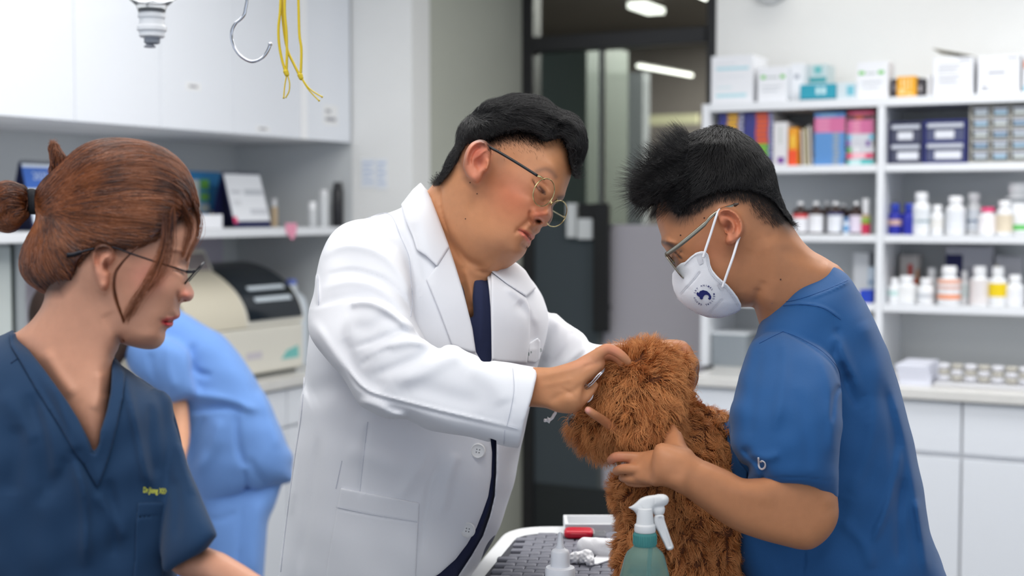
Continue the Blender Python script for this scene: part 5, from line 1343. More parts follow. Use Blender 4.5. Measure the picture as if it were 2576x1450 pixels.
for pts in (P5((470,225),(580,205),(640,330),(680,430),(692,560),(700,650),(690,740)), P5((205,525),(208,600),(210,680)), [(925,1062),(915,1150),(905,1240)], [(860,1160),(845,1230)], [(765,950),(757,1050),(742,1150),(722,1300),(706,1440)], P5((1045,870),(1075,960))):
    mb = MB(); line_on(mb, cm, pts, .0006, .0); part(mb, 'seam', SEAMC, coat)
for pts in (P5((1222,1010),(1228,1120),(1210,1230),(1190,1310)), P5((1190,1310),(1245,1325)), P5((1180,1330),(1175,1405)), [(845,1276),(940,1296),(1050,1314)]):
    mb = MB(); line_on(mb, cm, pts, .0004, .0045 if pts[0][0] == 845 else .0002); part(mb, 'stitched_line', SEAMC, coat)
def button(x, y, r=.0105, lift=.001):
    c = cm.on([x], [y], lift)[0]; n = np.array([-.12, -1, .12]); q = Vector(n).to_track_quat('Z', 'Y').to_matrix()
    b = part(MB().lathe([(r*.7, -.001), (r, .0), (r, .0022), (r*.86, .0034), (r*.74, .0024), (r*.3, .0022), (.0001, .0022)], 28, tuple(c), q), 'button', mat('button_plastic', (232, 232, 232), .25), coat, auto=50)
    mb = MB()
    for i in range(4):
        a = i*math.pi/2+.6; o = q @ Vector((r*.26*math.cos(a), r*.26*math.sin(a), .0023)); mb.lathe([(.0009, 0), (.0009, .0003)], 8, (c[0]+o.x, c[1]+o.y, c[2]+o.z), q)
    part(mb, 'button_hole', M((120, 120, 124), .6), b)
button(1203, 1135); button(1177, 1334)
# embroidered name on the chest pocket
def emb(model, txt, x, y, size, ang, m, root, name='embroidery', lift=.0012, bold=.02, sx=1.0):
    ca, sa = math.cos(math.radians(ang)), math.sin(math.radians(ang))
    def fn(p):
        px = x+(p[:, 0]*ca*sx+p[:, 1]*sa)*size; py = y-(-p[:, 0]*sa*sx*-1*-1+p[:, 1]*ca)*size if False else y+(p[:, 0]*sa*sx*-1*-1-p[:, 1]*ca)*size
        return model.on(px, py, lift)
    v, f = text_mesh(txt, fn, 1.0, 2, bold)
    mb = MB()
    if len(v): mb.add(v, f); return part(mb, name, m, root)
emb(Model().add(tor), '장 천 우 진', *P5((1334,926))[0], 9, -18, M((40, 90, 80), .8), coat, lift=.006)
# glasses
gl = empty('glasses', (0, 0, 0)); gl.parent = doc
def G(x, y, z): return P(*q1((x, y))[0], z)
def lensring(c, a1, a2, root, nm='lens_rim', r=.0008, m=GOLD, lens=True):
    """c centre, a1/a2 world half axes"""
    pts = ring3(c, a1, a2); part(MB().tube(pts[:-1]+[pts[0]], r, 6), nm, m, root, smooth=True)
    if lens:
        n = Vector(a1).cross(Vector(a2)).normalized()*.0006; L = ring3(c, Vector(a1)*.97, Vector(a2)*.97, 32)[:-1]
        mb = MB(); mb.add([p+n for p in L]+[p-n for p in L], [tuple(range(32)), tuple(range(63, 31, -1))]+[(i, i+32, (i+1) % 32+32, (i+1) % 32) for i in range(32)])
        part(mb, 'lens', LENS, root, smooth=False)
gl.location = (0, 0, 0); gl.location = Vector((0, 0, 0))-Vector(doc.location)
def vec(a, b): return Vector(b)-Vector(a)
c1 = G(953, 736, 1.852); lensring(c1, vec(c1, G(986, 649, 1.852)), vec(c1, G(1014, 760, 1.866)), gl)
c2 = G(1036, 875, 1.905); lensring(c2, vec(c2, G(1070, 792, 1.905)), vec(c2, G(1095, 894, 1.925)), gl)
part(MB().tube([G(*p) for p in spline([(1008, 800, 1.870), (1002, 820, 1.875), (1000, 785, 1.882), (1018, 758, 1.890), (1038, 775, 1.896), (1034, 806, 1.900)], 5)], .0008, 6), 'bridge', GOLD, gl, smooth=True)
part(MB().tube([G(*p) for p in ((912, 630, 1.846), (930, 634, 1.846), (945, 645, 1.848), (958, 652, 1.850))], .0014, 6), 'hinge', GOLD, gl)
part(MB().tube([G(*p) for p in spline([(590, 440, 1.868), (640, 462, 1.860), (780, 545, 1.850), (912, 628, 1.846)], 6)], .0020, 8), 'temple', mat('black_acetate', (16, 16, 20), .15), gl, smooth=True)
part(MB().tube([G(*p) for p in ((1080, 890, 1.95), (1095, 905, 1.965), (1000, 850, 2.03))], .0009, 6), 'temple', GOLD, gl, smooth=True)
part(MB().tube([G(*p) for p in ((975, 790, 1.885), (962, 782, 1.89), (955, 770, 1.893))], .0007, 6), 'nose_pad', GOLD, gl)
# trousers and shoes down to the floor
lg = Model()
for sx in (-1, 1):
    c0 = (930+sx*55, 1700); 
    lg.add(Chain([(c0[0], 1620, 2.06+.05*sx, 105), (c0[0]-10, 2300, 2.06+.07*sx, 100), (c0[0]-10, 3000, 2.06+.08*sx, 85)], n=2), .02)
sculpt(lg, 'trousers', NAVY_C, doc, .008)
# ---------------------------------------------------------------- toy poodle standing on the table
dog = empty('poodle', (P(1650, 1554, 1.80).x, P(1650, 1554, 1.80).y, .912))
tag(dog, 'curly red-brown toy poodle standing on the grey mat between both men', 'dog')
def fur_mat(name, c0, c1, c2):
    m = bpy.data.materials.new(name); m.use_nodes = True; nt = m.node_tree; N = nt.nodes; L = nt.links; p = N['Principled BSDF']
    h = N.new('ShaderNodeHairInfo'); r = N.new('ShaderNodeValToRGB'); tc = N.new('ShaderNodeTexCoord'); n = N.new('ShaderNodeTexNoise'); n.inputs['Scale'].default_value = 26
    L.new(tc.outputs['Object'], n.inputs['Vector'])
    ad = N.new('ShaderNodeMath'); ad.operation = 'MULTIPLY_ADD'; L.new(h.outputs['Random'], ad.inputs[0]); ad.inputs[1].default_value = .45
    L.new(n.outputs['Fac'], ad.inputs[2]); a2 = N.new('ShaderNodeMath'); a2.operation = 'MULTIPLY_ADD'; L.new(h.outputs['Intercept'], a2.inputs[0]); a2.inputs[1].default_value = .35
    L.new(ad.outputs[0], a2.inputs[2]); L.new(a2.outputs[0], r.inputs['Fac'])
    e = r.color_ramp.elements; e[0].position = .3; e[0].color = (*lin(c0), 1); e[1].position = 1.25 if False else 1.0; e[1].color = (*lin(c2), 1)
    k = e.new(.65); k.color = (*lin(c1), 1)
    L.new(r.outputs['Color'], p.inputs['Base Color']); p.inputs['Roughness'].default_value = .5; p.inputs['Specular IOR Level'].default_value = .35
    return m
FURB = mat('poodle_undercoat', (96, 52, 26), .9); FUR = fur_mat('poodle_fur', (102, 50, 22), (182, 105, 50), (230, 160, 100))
d_body = Infl(q4((600,850),(572,900),(566,980),(598,1090),(622,1170),(600,1230),(592,1310),(602,1450),(640,1660),(800,1660),(850,1480),(890,1660),(1240,1660),(1280,1400),(1300,1000),(1290,700),(1200,530),(1120,490),(1050,470),(1005,420),(960,400),(900,560),(720,780)), [(1560,1200,1.80),(1800,1100,1.86),(1700,1500,1.80)], T=.075, n=4, rel=[('s', q4((860,1300),(880,1450),(880,1690)), 14, -.02), ('n', 40, .002, 21)])
d_head = Infl(q4((560,185),(620,165),(690,142),(760,138),(830,150),(875,180),(890,240),(915,310),(932,400),(912,530),(892,620),(868,685),(790,712),(690,728),(610,705),(570,680),(510,560),(460,520),(415,400),(410,335),(450,280),(500,220)), [(1600, 1000, 1.765)], T=.068, n=4, rel=[('n', 36, .002, 22)])
d_muz = Infl(q4((352,495),(342,545),(355,605),(388,645),(435,700),(485,708),(540,720),(600,700),(620,600),(560,530),(480,480),(420,470),(380,475)), [(1480, 1070, 1.772)], T=.032, n=4)
d_ear = Infl(q4((830,190),(860,168),(900,168),(950,178),(985,205),(995,240),(975,285),(930,305),(885,280),(850,235)), [(1700, 915, 1.775)], T=.018, n=4)
d_ear2 = Infl(q4((505,215),(540,190),(590,200),(630,225),(620,270),(570,290),(510,270)), [(1545, 920, 1.745)], T=.014, n=4)
dgm = Model().add(d_body).add(d_head, .02).add(d_muz, .005).add(d_ear, .006).add(d_ear2, .006)
dpos, dq = surface(dgm, .004)
sculpt(dgm, 'body', FURB, dog, .003)
rng = np.random.default_rng(5)
nF = 85000
roots = scatter(dpos, dq, nF, rng); nn = dgm.grad(roots)
_x, _y = pxy(roots); _d, _i = poly_dist(_x, _y, np.array([(1474,1030),(1494,1042),(1514,1060)], float), False); keepm = (nn[:, 2] > -.45) & (_d > 11); roots, nn = roots[keepm], nn[keepm]; fx, fy = pxy(roots)
ctrl = [(*q4((a, b))[0], x, y, w) for a, b, x, y, w in ((740,150,.1,-.9,.5),(600,190,-.5,-.6,.4),(850,220,.7,-.2,.4),(700,320,-.1,.5,.6),(560,420,-.4,.9,.4),(800,420,.3,.9,.4),(700,600,-.1,1,.3),(600,650,-.3,1,.3),(830,620,.2,1,.2),(450,500,-.8,.3,.3),(400,600,-.6,.8,.3),(500,660,-.2,1,.3),(930,200,.5,.5,.5),(980,270,.3,.9,.2),(1050,500,.4,.1,.6),(1150,650,.3,.7,.6),(650,950,-.6,.6,.4),(620,1200,-.6,.7,.3),(640,1350,-.7,.7,.3),(1000,1150,.1,1,.4),(1000,1350,.0,1,.4),(1150,1000,.3,.8,.5),(560,1000,-.8,.4,.3))]
headz = (fy < 1135) & (fx < 1725)
# locks: neighbours share a bend
cells = np.floor(roots*np.array([88, 60, 88])).astype(int); key = (cells[:, 0]*73856093 ^ cells[:, 1]*19349663 ^ cells[:, 2]*83492791) % 4096
lock = np.random.default_rng(2).normal(0, 1, (4096, 3))
dirs = field(fx, fy, ctrl)+lock[key]*np.where(headz, .42, .75)[:, None]+rng.normal(0, .16, (len(roots), 3))+nn*.25
ln = np.where(headz, rng.uniform(.016, .030, len(roots)), rng.uniform(.010, .019, len(roots)))
def fur_grow(roots, dirs, ln, k=7):
    out = [roots.copy()]; p = roots.copy(); d = dirs/(np.linalg.norm(dirs, axis=1, keepdims=True)+1e-9)
    ph = (key*2.399)[:len(roots)] % 6.28; a1 = np.cross(d, nn); a1 /= np.linalg.norm(a1, axis=1, keepdims=True)+1e-9
    for i in range(1, k):
        t = i/(k-1); st = (ln/(k-1))[:, None]
        dd = d*(1-.2*t)+nn*(.75*(1-t)**1.5)+a1*(np.sin(ph+t*5.2)*.62)[:, None]+np.array([0, -.22*t, 0])
        dd /= np.linalg.norm(dd, axis=1, keepdims=True); p = p+dd*st; out.append(p.copy())
    S = np.stack(out, 1)
    # pull the tips of a lock together
    cnt = np.bincount(key, minlength=4096)[:, None]; tip = np.stack([np.bincount(key, S[:, -1, j], 4096) for j in range(3)], 1)/np.maximum(cnt, 1)
    pull = np.clip(tip[key]-S[:, -1], -.006, .006)
    w = (np.linspace(0, 1, k)**1.5)[None, :, None]*.3
    S = S+pull[:, None]*w
    return to_world(S.reshape(-1, 3)).reshape(S.shape)
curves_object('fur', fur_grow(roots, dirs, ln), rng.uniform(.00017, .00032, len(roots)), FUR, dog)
# nose and a dark eye
nz = Model().add(Ell(*q4((330,556))[0], 1.762, (.008, .0095, .011)))
sculpt(nz, 'nose', mat('dog_nose', (24, 18, 18), .3), dog, .001)

# ---------------------------------------------------------------- table and what lies on it
TZ = .90
TBW = mat('table_white_plastic', (240, 241, 243), .3)
def rounded(poly, r, n=7):
    out = []; m = len(poly)
    for i in range(m):
        p0, p1, p2 = (Vector(poly[(i+k) % m]) for k in (-1, 0, 1)); a = (p0-p1).normalized(); b = (p2-p1).normalized()
        s, e = p1+a*r, p1+b*r
        for k in range(n+1):
            t = k/n; out.append((s*(1-t)**2+p1*2*t*(1-t)+e*t*t)[:])
    return out
def slab(poly, z0, z1, name, m, root, bevel=.004, **k):
    mb = MB(); n = len(poly); mb.add([(x, y, z0) for x, y in poly]+[(x, y, z1) for x, y in poly], [tuple(range(n))[::-1], tuple(range(n, 2*n))]+[(i, (i+1) % n, n+(i+1) % n, n+i) for i in range(n)])
    return part(mb, name, m, root, bevel=bevel, auto=30, **k)
tbl = empty('exam_table', (.06, 1.8, 0)); tag(tbl, 'white examination table with rounded corners under the poodle', 'table')
tp = [(-.20, 1.26), (.272, 1.26), (.272, 2.29), (-.005, 2.29)]
slab(rounded(tp, .07), TZ-.035, TZ-.004, 'tabletop', TBW, tbl, .006)
rim_in = [(-.20, 1.30), (.268, 1.30), (.258, 2.255), (.022, 2.255)]
part(MB().box(.0, .17, 1.55, 1.95, .12, TZ-.036), 'pedestal', M((190, 192, 196), .4), tbl, bevel=.01)
part(MB().box(-.06, .22, 1.4, 2.0, 0.0, .119), 'base', M((200, 202, 206), .4), tbl, bevel=.02)
mt = empty('rubber_mat', (.06, 1.75, TZ)); tag(mt, 'dark grey rubber mat of small brick-like pads on the exam table', 'mat')
mp = rounded([(-.165, 1.30), (.255, 1.30), (.252, 2.205), (.012, 2.205)], .05)
MATM = mat('grey_rubber', (122, 123, 134), .45, bump=.1, bscale=500)
slab(mp, TZ-.0035, TZ+.003, 'mat_sheet', mat('dark_rubber', (60, 61, 70), .6), mt, .001)
mb = MB(); rowd, colw = .0175, .031; ca_, sa_ = math.cos(-.10), math.sin(-.10)
mpa = np.array(mp)
k = 0
for r_ in range(-4, 70):
    for c_ in range(-16, 26):
        x0 = c_*colw+(r_ % 2)*colw/2-.1; y0 = 1.27+r_*rowd
        cx_, cy_ = .05+(x0*ca_-(y0-1.75)*sa_), 1.75+(x0*sa_+(y0-1.75)*ca_)
        d, i = poly_dist(np.array([cx_*1000]), np.array([cy_*1000]), mpa*1000)
        if not i[0] or d[0] < 13.5: continue
        w2, h2 = colw*.478, rowd*.465; sk = .003
        ring = [(-w2, -h2-sk), (-w2*.1, -h2), (w2, -h2+sk*0), (w2, h2+sk*0), (w2*.1, h2), (-w2, h2-sk)]
        ring = [(-w2+.0015, -h2-.001), (w2-.0015, -h2+.0015), (w2, -h2+.003), (w2, h2-.001), (w2-.002, h2), (-w2+.001, h2-.0015), (-w2, h2-.003), (-w2, -h2+.0005)]
        vs = []
        for (sc_, zz) in ((1, TZ+.0028), (1, TZ+.0065), (.88, TZ+.0078)):
            for (x, y) in ring: vs.append((cx_+(x*ca_-y*sa_)*sc_, cy_+(x*sa_+y*ca_)*sc_, zz))
        m_ = len(ring); mb.add(vs, [tuple(range(2*m_, 3*m_))]+[(j+q*m_, (j+1) % m_+q*m_, (j+1) % m_+(q+1)*m_, j+(q+1)*m_) for q in (0, 1) for j in range(m_)])
part(mb, 'mat_pads', MATM, mt, auto=50)
MT = TZ+.008
def tb(px, py, z=MT): return on_z(px, py, z)
# tray behind the poodle
tr_ = empty('instrument_tray', (.2, 2.25, TZ)); tag(tr_, 'white shallow tray standing at the back of the exam table behind the poodle', 'tray')
x0, y0 = tb(1405, 1338, TZ+.01); x1 = .28
def ring_tray(x0, x1, y0, y1, z0, z1, w=.006):
    mb = MB(); mb.box(x0, x1, y0, y1, z0, z0+.003); mb.box(x0, x1, y0, y0+w, z0+.003, z1); mb.box(x0, x1, y1-w, y1, z0+.003, z1); mb.box(x0, x0+w, y0+w, y1-w, z0+.003, z1); mb.box(x1-w, x1, y0+w, y1-w, z0+.003, z1); return mb
part(ring_tray(.085, .265, 2.214, 2.283, TZ-.0035, TZ+.016), 'tray_body', TBW, tr_, bevel=.002)
# red comb tool
rc = empty('grooming_comb', (.1, 2.24, TZ)); tag(rc, 'red plastic handled flea comb with clear teeth lying behind the paper roll', 'comb')
cx0, cy0 = tb(1455, 1352, TZ+.005)
hd = rounded([(cx0-.024, cy0-.022), (cx0+.022, cy0-.024), (cx0+.024, cy0+.012), (cx0-.022, cy0+.014)], .012)
slab([(x, y-.005) for x, y in hd], TZ+.0082, TZ+.020, 'handle', mat('red_plastic', (206, 24, 50), .25), rc, .004)
h_ = rc.children[0]
mb = MB()
for i in range(9): mb.box(cx0+.0245, cx0+.042, cy0-.026+.0038*i, cy0-.0245+.0038*i, TZ+.012, TZ+.0135)
mb.box(cx0+.022, cx0+.0244, cy0-.028, cy0+.01, TZ+.0105, TZ+.017)
part(mb, 'comb_teeth', mat('clear_plastic', (240, 240, 244), .1, trans=.7), rc)
# rolled paper towel
TIS = mat('tissue_paper', (242, 242, 245), .9, bump=.35, bscale=260)
rx0, ry0 = tb(1456, 1398); rx1, ry1 = tb(1560, 1404)
ro = empty('paper_roll', (rx0, ry0, MT)); tag(ro, 'white rolled tissue lying on the mat left of the poodle', 'tissue')
m_ = Model(); cz = MT+.0135
def Vw(x, y, z):
    d = Vector((x, y, z))-CAM; Z = d.dot(Vector(FW)); return (CX+FPX*d.x/Z, CY-FPX*d.dot(Vector(UP))/Z, Z)
a_, b_ = Vw(rx0+.010, ry0, cz), Vw(rx1+.015, ry1, cz)
m_.add(Chain([(*a_, .0135*FPX/a_[2]), (*b_, .0135*FPX/b_[2])], n=0, rel=[('n', 30, .0008, 3), ('s', [(1460,1385),(1520,1395),(1560,1400)], 4, -.0012)]))
sculpt(m_, 'tissue', TIS, ro, .0016)
cb = empty('cotton_ball', (*tb(1460, 1420), MT)); tag(cb, 'small white cotton wad in front of the rolled tissue', 'cotton')
m_ = Model()
for (px, py, r, h) in ((1447, 1412, .009, .008), (1462, 1410, .008, .007), (1476, 1412, .0105, .010), (1484, 1418, .007, .006)):
    x, y = tb(px, py+6); p = Vw(x, y, MT+h); m_.add(Chain([(*p, r*FPX/p[2])], n=0, rel=[('n', 12, .0009, px)]), .006)
sculpt(m_, 'cotton', mat('cotton_fluff', (246, 246, 248), 1.0, bump=.5, bscale=700), cb, .0012)
sh = empty('tissue_sheet', (*tb(1520, 1420), MT)); tag(sh, 'flat folded tissue sheet between the cotton wad and the poodle', 'tissue')
c_ = [tb(*p) for p in ((1483, 1424), (1502, 1424), (1548, 1408), (1556, 1402), (1500, 1402))]
slab(c_, MT+.0002, MT+.003, 'tissue', TIS, sh, .0008)
# dropper bottle
def lathe_at(prof, x, y, name, m, root, n=28, **k): return part(MB().lathe(prof, n, (x, y, 0)), name, m, root, **k)
dbx, dby = P(1409, 1541, 1.80).x, P(1409, 1541, 1.80).y
def zat(py, Z=1.80): return P(1409, py, Z).z
s_ = 1.80/FPX
db = empty('dropper_bottle', (dbx, dby, MT)); tag(db, 'white squeeze bottle with pointed nozzle in front of the cotton wad', 'bottle')
WB = mat('white_squeeze_plastic', (238, 240, 246), .35)
lathe_at([(.0188, MT+.0004), (.0196, MT+.003), (.0196, zat(1432)), (.0185, zat(1426)), (.0135, zat(1423))], dbx, dby, 'body', WB, db, auto=40)
lathe_at([(.0124, zat(1423.5)), (.0126, zat(1418)), (.0121, zat(1388)), (.0105, zat(1382)), (.007, zat(1379)), (.0062, zat(1377))], dbx, dby, 'collar', WB, db, auto=40)
lathe_at([(.0052, zat(1377)), (.0054, zat(1373)), (.0044, zat(1370)), (.0034, zat(1352)), (.0022, zat(1338)), (.0008, zat(1336))], dbx, dby, 'nozzle', WB, db, auto=40)
# spray bottle
ZB = 1.62; s_ = ZB/FPX
sx_, sy_ = P(1621, 1600, ZB).x, P(1621, 1600, ZB).y
def zs(py): return P(1621, py, ZB).z
sp = empty('spray_bottle', (sx_, sy_, MT)); tag(sp, 'translucent teal spray bottle with frosted trigger head before the poodle', 'bottle')
TEAL = mat('teal_plastic', (176, 234, 226), .22, trans=.78, ior=1.12, bump=.4, bscale=420); TEALC = mat('teal_collar_plastic', (110, 196, 194), .25, trans=.55, ior=1.2)
FRO = mat('frosted_plastic', (246, 248, 250), .32, trans=.22, ior=1.2, sss=.3, sss_r=(1, 1, 1), sssc=.01)
rb = lambda w: w*s_/2
body = [(rb(170), MT+.0006), (rb(178), MT+.006), (rb(166), zs(1570)), (rb(140), zs(1480)), (rb(116), zs(1430)), (rb(102), zs(1402)), (rb(90), zs(1388)), (rb(66), zs(1377)), (rb(56), zs(1371)), (rb(54), zs(1366))]
lathe_at(body, sx_, sy_, 'body', TEAL, sp, 40, smooth=True)
lathe_at([(rb(112), MT+.008), (rb(108), zs(1560)), (rb(90), zs(1500)), (rb(60), zs(1460))], sx_, sy_, 'liquid', mat('liquid_pale', (190, 226, 220), .1, trans=.9, ior=1.05), sp, 30, smooth=True)
col = [(rb(56), zs(1370)), (rb(58), zs(1368)), (rb(57), zs(1340)), (rb(55), zs(1336))]
lathe_at(col, sx_, sy_, 'collar', TEALC, sp, 36, auto=40)
mb = MB()
for i in range(30):
    a = i*2*math.pi/30; mb.tube([(sx_+rb(58)*math.cos(a), sy_+rb(58)*math.sin(a), zs(1366)), (sx_+rb(58)*math.cos(a), sy_+rb(58)*math.sin(a), zs(1342))], .0006, 4)
part(mb, 'collar_ribs', TEALC, sp)
part(MB().tube([(sx_+.006, sy_, zs(1372)), (sx_+.004, sy_, zs(1440)), (sx_+.008, sy_, MT+.01)], .0022, 8), 'dip_tube', mat('tube_plastic', (220, 244, 246), .3, trans=.3), sp, smooth=True)
lathe_at([(rb(52), zs(1335)), (rb(54), zs(1330)), (rb(52), zs(1318)), (rb(44), zs(1314)), (rb(40), zs(1290)), (rb(36), zs(1276))], sx_, sy_, 'neck', FRO, sp, 32, auto=40)
qs = zoomer(1120, 1200, 4.293)
hdm = Model().add(Infl(qs((1975,332),(2010,318),(2060,280),(2110,235),(2180,208),(2270,195),(2300,188),(2370,192),(2410,225),(2410,275),(2380,310),(2320,318),(2260,330),(2240,370),(2220,420),(2205,470),(2190,520),(2070,520),(2072,440),(2060,400),(2030,365)), ZB, T=.0095, n=4, rst=1.0, rel=[('s', qs((2100,300),(2160,380),(2180,410)), 1.6, -.0012), ('s', qs((2260,215),(2262,320)), 1.2, -.001), ('b', *qs((2365,250))[0], 7, 7, 0, .0012)]))
hdm.add(Infl(qs((2245,330),(2360,320),(2372,370),(2350,410),(2262,420)), ZB, T=.007, n=3, rst=1.0), .002)
sculpt(hdm, 'spray_head', FRO, sp, .0009)
tg = Model().add(Infl(qs((2262,420),(2355,412),(2370,470),(2400,560),(2440,680),(2468,772),(2400,795),(2360,720),(2300,600),(2250,505)), ZB-.001, T=.0062, R=.002, n=3, rst=1.0, rel=[('p', qs((2300,440),(2340,436),(2360,500),(2440,760),(2410,770),(2330,590)), 4, -.002)]))
sculpt(tg, 'trigger', FRO, sp, .0009)
# ---------------------------------------------------------------- assistant in royal blue scrubs and face mask
q2 = zoomer(1560, 280, 2.589); q6 = zoomer(1780, 640, 1.790); q7 = zoomer(1700, 560, 2.9)
ast = empty('person', (P(2150, 1100, 1.88).x, P(2150, 1100, 1.88).y, 0))
tag(ast, 'person in royal blue scrubs, face mask and metal glasses holding the poodle', 'person')
BLUE = mat('royal_blue_cloth', (22, 80, 136), .8, sheen=.12, bump=.2, bscale=1400, var=.03, vscale=30)
ah_out = q2((246,570),(234,620),(233,670),(240,725),(258,785),(273,830),(274,866),(288,890),(302,915),(318,940),(332,960),(345,985),(356,1020),(372,1040),(380,1100),(430,1190),(520,1240),(620,1262),(700,1268),(790,1276),(866,1278),(930,1180),(1010,1040),(1060,860),(1060,700),(1030,590),(1000,480),(970,380),(920,290),(840,200),(740,140),(640,125),(540,150),(430,200),(340,270),(280,370),(252,480))
arl = [('b', *q2((300,850))[0], 14, 10, 0, .003), ('s', q2((290,845),(330,855),(370,862)), 5, .0022), ('b', *q2((365,920))[0], 16, 11, 20, -.005), ('b', *q2((372,935))[0], 9, 7, 20, .0042),
       ('s', q2((345,915),(372,935),(395,965)), 2.2, -.0018), ('s', q2((350,895),(380,905),(410,925)), 2.5, -.0012), ('b', *q2((520,860))[0], 30, 26, 0, .002),
       ('b', *q2((640,1080))[0], 50, 60, 0, .004), ('s', q2((900,1150),(880,1220),(866,1278)), 8, -.002), ('s', q2((850,900),(800,1050),(810,1180)), 16, -.001)]
a_head = Infl(ah_out, [(1700, 450, 1.86), (1900, 500, 1.86)], T=.080, rel=arl, rst=1.5, n=4)
a_neck = Infl(q2((862,1276),(905,1380),(960,1500),(1150,1500),(1400,1250),(1480,1100),(1420,1010),(1385,985),(1320,945),(1250,905),(1180,835),(1110,725),(1040,620),(900,640),(780,800),(760,1000),(800,1200)), [(1900, 600, 1.865), (2000, 750, 1.88)], T=.068, n=4, rel=[('s', q2((960,820),(1000,960),(1000,1150),(960,1300)), 26, .004), ('s', q2((1040,900),(1200,960),(1350,1010)), 16, -.002)])
ae_out = q2((630,672),(645,642),(688,628),(740,646),(780,685),(803,735),(800,792),(772,832),(738,864),(706,868),(690,846),(692,805),(680,772),(648,728))
a_ear = Infl(ae_out, 1.785, T=.012, rst=1.0, n=4, rel=[('s', q2((640,690),(655,655),(695,643),(740,662),(775,700),(790,745),(785,790),(755,835)), 3.5, .0042), ('s', q2((665,680),(700,675),(740,700),(762,745),(755,790)), 3.4, -.0042),
   ('s', q2((690,700),(725,725),(740,765),(728,800)), 3.0, .0026), ('b', *q2((705,752))[0], 9, 13, -10, -.011), ('b', *q2((720,845))[0], 8, 8, 0, .002), ('s', q2((690,765),(684,785),(696,800)), 3, .003)])
ahn_out = q2((246,570),(234,620),(233,670),(240,725),(258,785),(273,830),(274,866),(288,890),(302,915),(318,940),(332,960),(345,985),(356,1020),(372,1040),(380,1100),(430,1190),(520,1240),(620,1262),(700,1268),(790,1276),(866,1278),(885,1310),(908,1380),(960,1500),(1150,1500),(1400,1250),(1480,1100),(1430,1015),(1385,985),(1320,945),(1250,905),(1180,835),(1115,735),(1075,680),(1042,615),(1008,525),(982,430),(955,360),(910,290),(840,200),(740,140),(640,125),(540,150),(430,200),(340,270),(280,370),(252,480))
a_hn = Infl(ahn_out, [(1700, 450, 1.86), (1900, 500, 1.86), (2000, 750, 1.885)], T=.080, rel=arl+[('s', q2((960,820),(1000,960),(1000,1150),(960,1300)), 26, .003), ('s', q2((1040,900),(1200,960),(1350,1010)), 16, -.002), ('s', q2((935,1100),(900,1190),(872,1290)), 12, -.0015)], rst=1.5, n=4)
am_ = Model().add(a_hn).add(Ell(*q2((715,740))[0], 1.81, (.024, .03, .02)), .02).add(a_ear, .006)
# near arm and hand
ZA_ = 1.655
arm_out = [(1721,1128),(1750,1147),(1778,1163),(1836,1188),(1880,1206),(1960,1190),(2030,1160),(2080,1170),(2098,1240),(2102,1300),(2084,1349),(2052,1378),(2018,1384),(1964,1372),(1903,1355),(1841,1331),(1778,1289),(1713,1242),(1672,1221),(1640,1215),(1650,1120)]
am_.add(Infl(arm_out, [(1700, 1170, 1.665), (1850, 1260, 1.678), (2040, 1300, 1.705)], T=.042, n=4, rst=1.5, rel=[('s', [(1760,1170),(1850,1230),(1960,1250)], 26, .002), ('s', [(2000,1180),(2060,1220),(2095,1280)], 20, .002)]), .006)
hand_a = q4((900,565),(925,600),(945,650),(975,715),(1010,740),(1000,850),(960,965),(900,940),(850,925),(760,922),(700,912),(660,902),(640,860),(640,790),(700,740),(780,720),(860,700),(880,640))
am_.add(Infl(hand_a, [(1690, 1150, 1.675), (1600, 1190, 1.70), (1690, 1080, 1.72)], T=.024, n=4, rst=1.0, rel=[('b', *q4((800,800))[0], 26, 20, 0, .003), ('s', q4((960,740),(940,800),(930,880)), 12, -.0015)]), .006)
am_.add(Chain(fin((940,790,1.68,30),(922,712,1.705,27),(900,650,1.735,23),(876,595,1.765,18)), n=4), .012)
am_.add(Chain(fin((800,785,1.69,16),(720,768,1.70,15),(640,760,1.705,13.5),(575,760,1.708,12.5),(548,778,1.72,11.5))), .004)
am_.add(Chain(fin((800,840,1.675,16),(720,835,1.685,15),(650,830,1.692,13.5),(605,832,1.70,12.5),(580,842,1.712,11.5))), .002)
am_.add(Chain(fin((790,880,1.68,15),(720,888,1.688,13.5),(665,886,1.695,12.5),(630,884,1.705,11.5),(612,880,1.716,10.5))), .002)
am_.add(Chain(fin((770,905,1.69,12),(710,912,1.70,11),(665,910,1.71,10),(645,905,1.72,9))), .002)
# far arm: its thumb lies on the muzzle of the dog
am_.add(Chain([(1990,900,1.99,55),(1960,1080,2.0,42),(1890,1150,1.95,38),(1760,1120,1.86,32),(1640,1090,1.80,26)], n=3), .01)
am_.add(Chain([(1640,1090,1.80,26),(1610,1095,1.775,20),(1580,1095,1.75,16),(1560,1085,1.735,14)], n=2), .004)
am_.add(Chain(fin((600,610,1.735,14),(560,590,1.725,12),(500,548,1.705,11.5),(450,515,1.684,11),(414,489,1.680,9.5))), .004)
am_.add(Chain([(1980,760,1.89,50),(2010,880,1.82,50),(2015,980,1.75,50),(2030,1150,1.71,48),(2050,1290,1.705,46)], n=3), .02)
am_.add(Chain([(1990,760,1.89,50),(2060,900,1.88,100),(2100,1200,1.88,140),(2120,1500,1.88,150)], n=2, flat=.7), .03)
AF = q2((318,612),(372,655),(450,600),(540,552),(640,514),(740,500),(840,510),(920,535),(990,585),(1060,670),(1090,720))
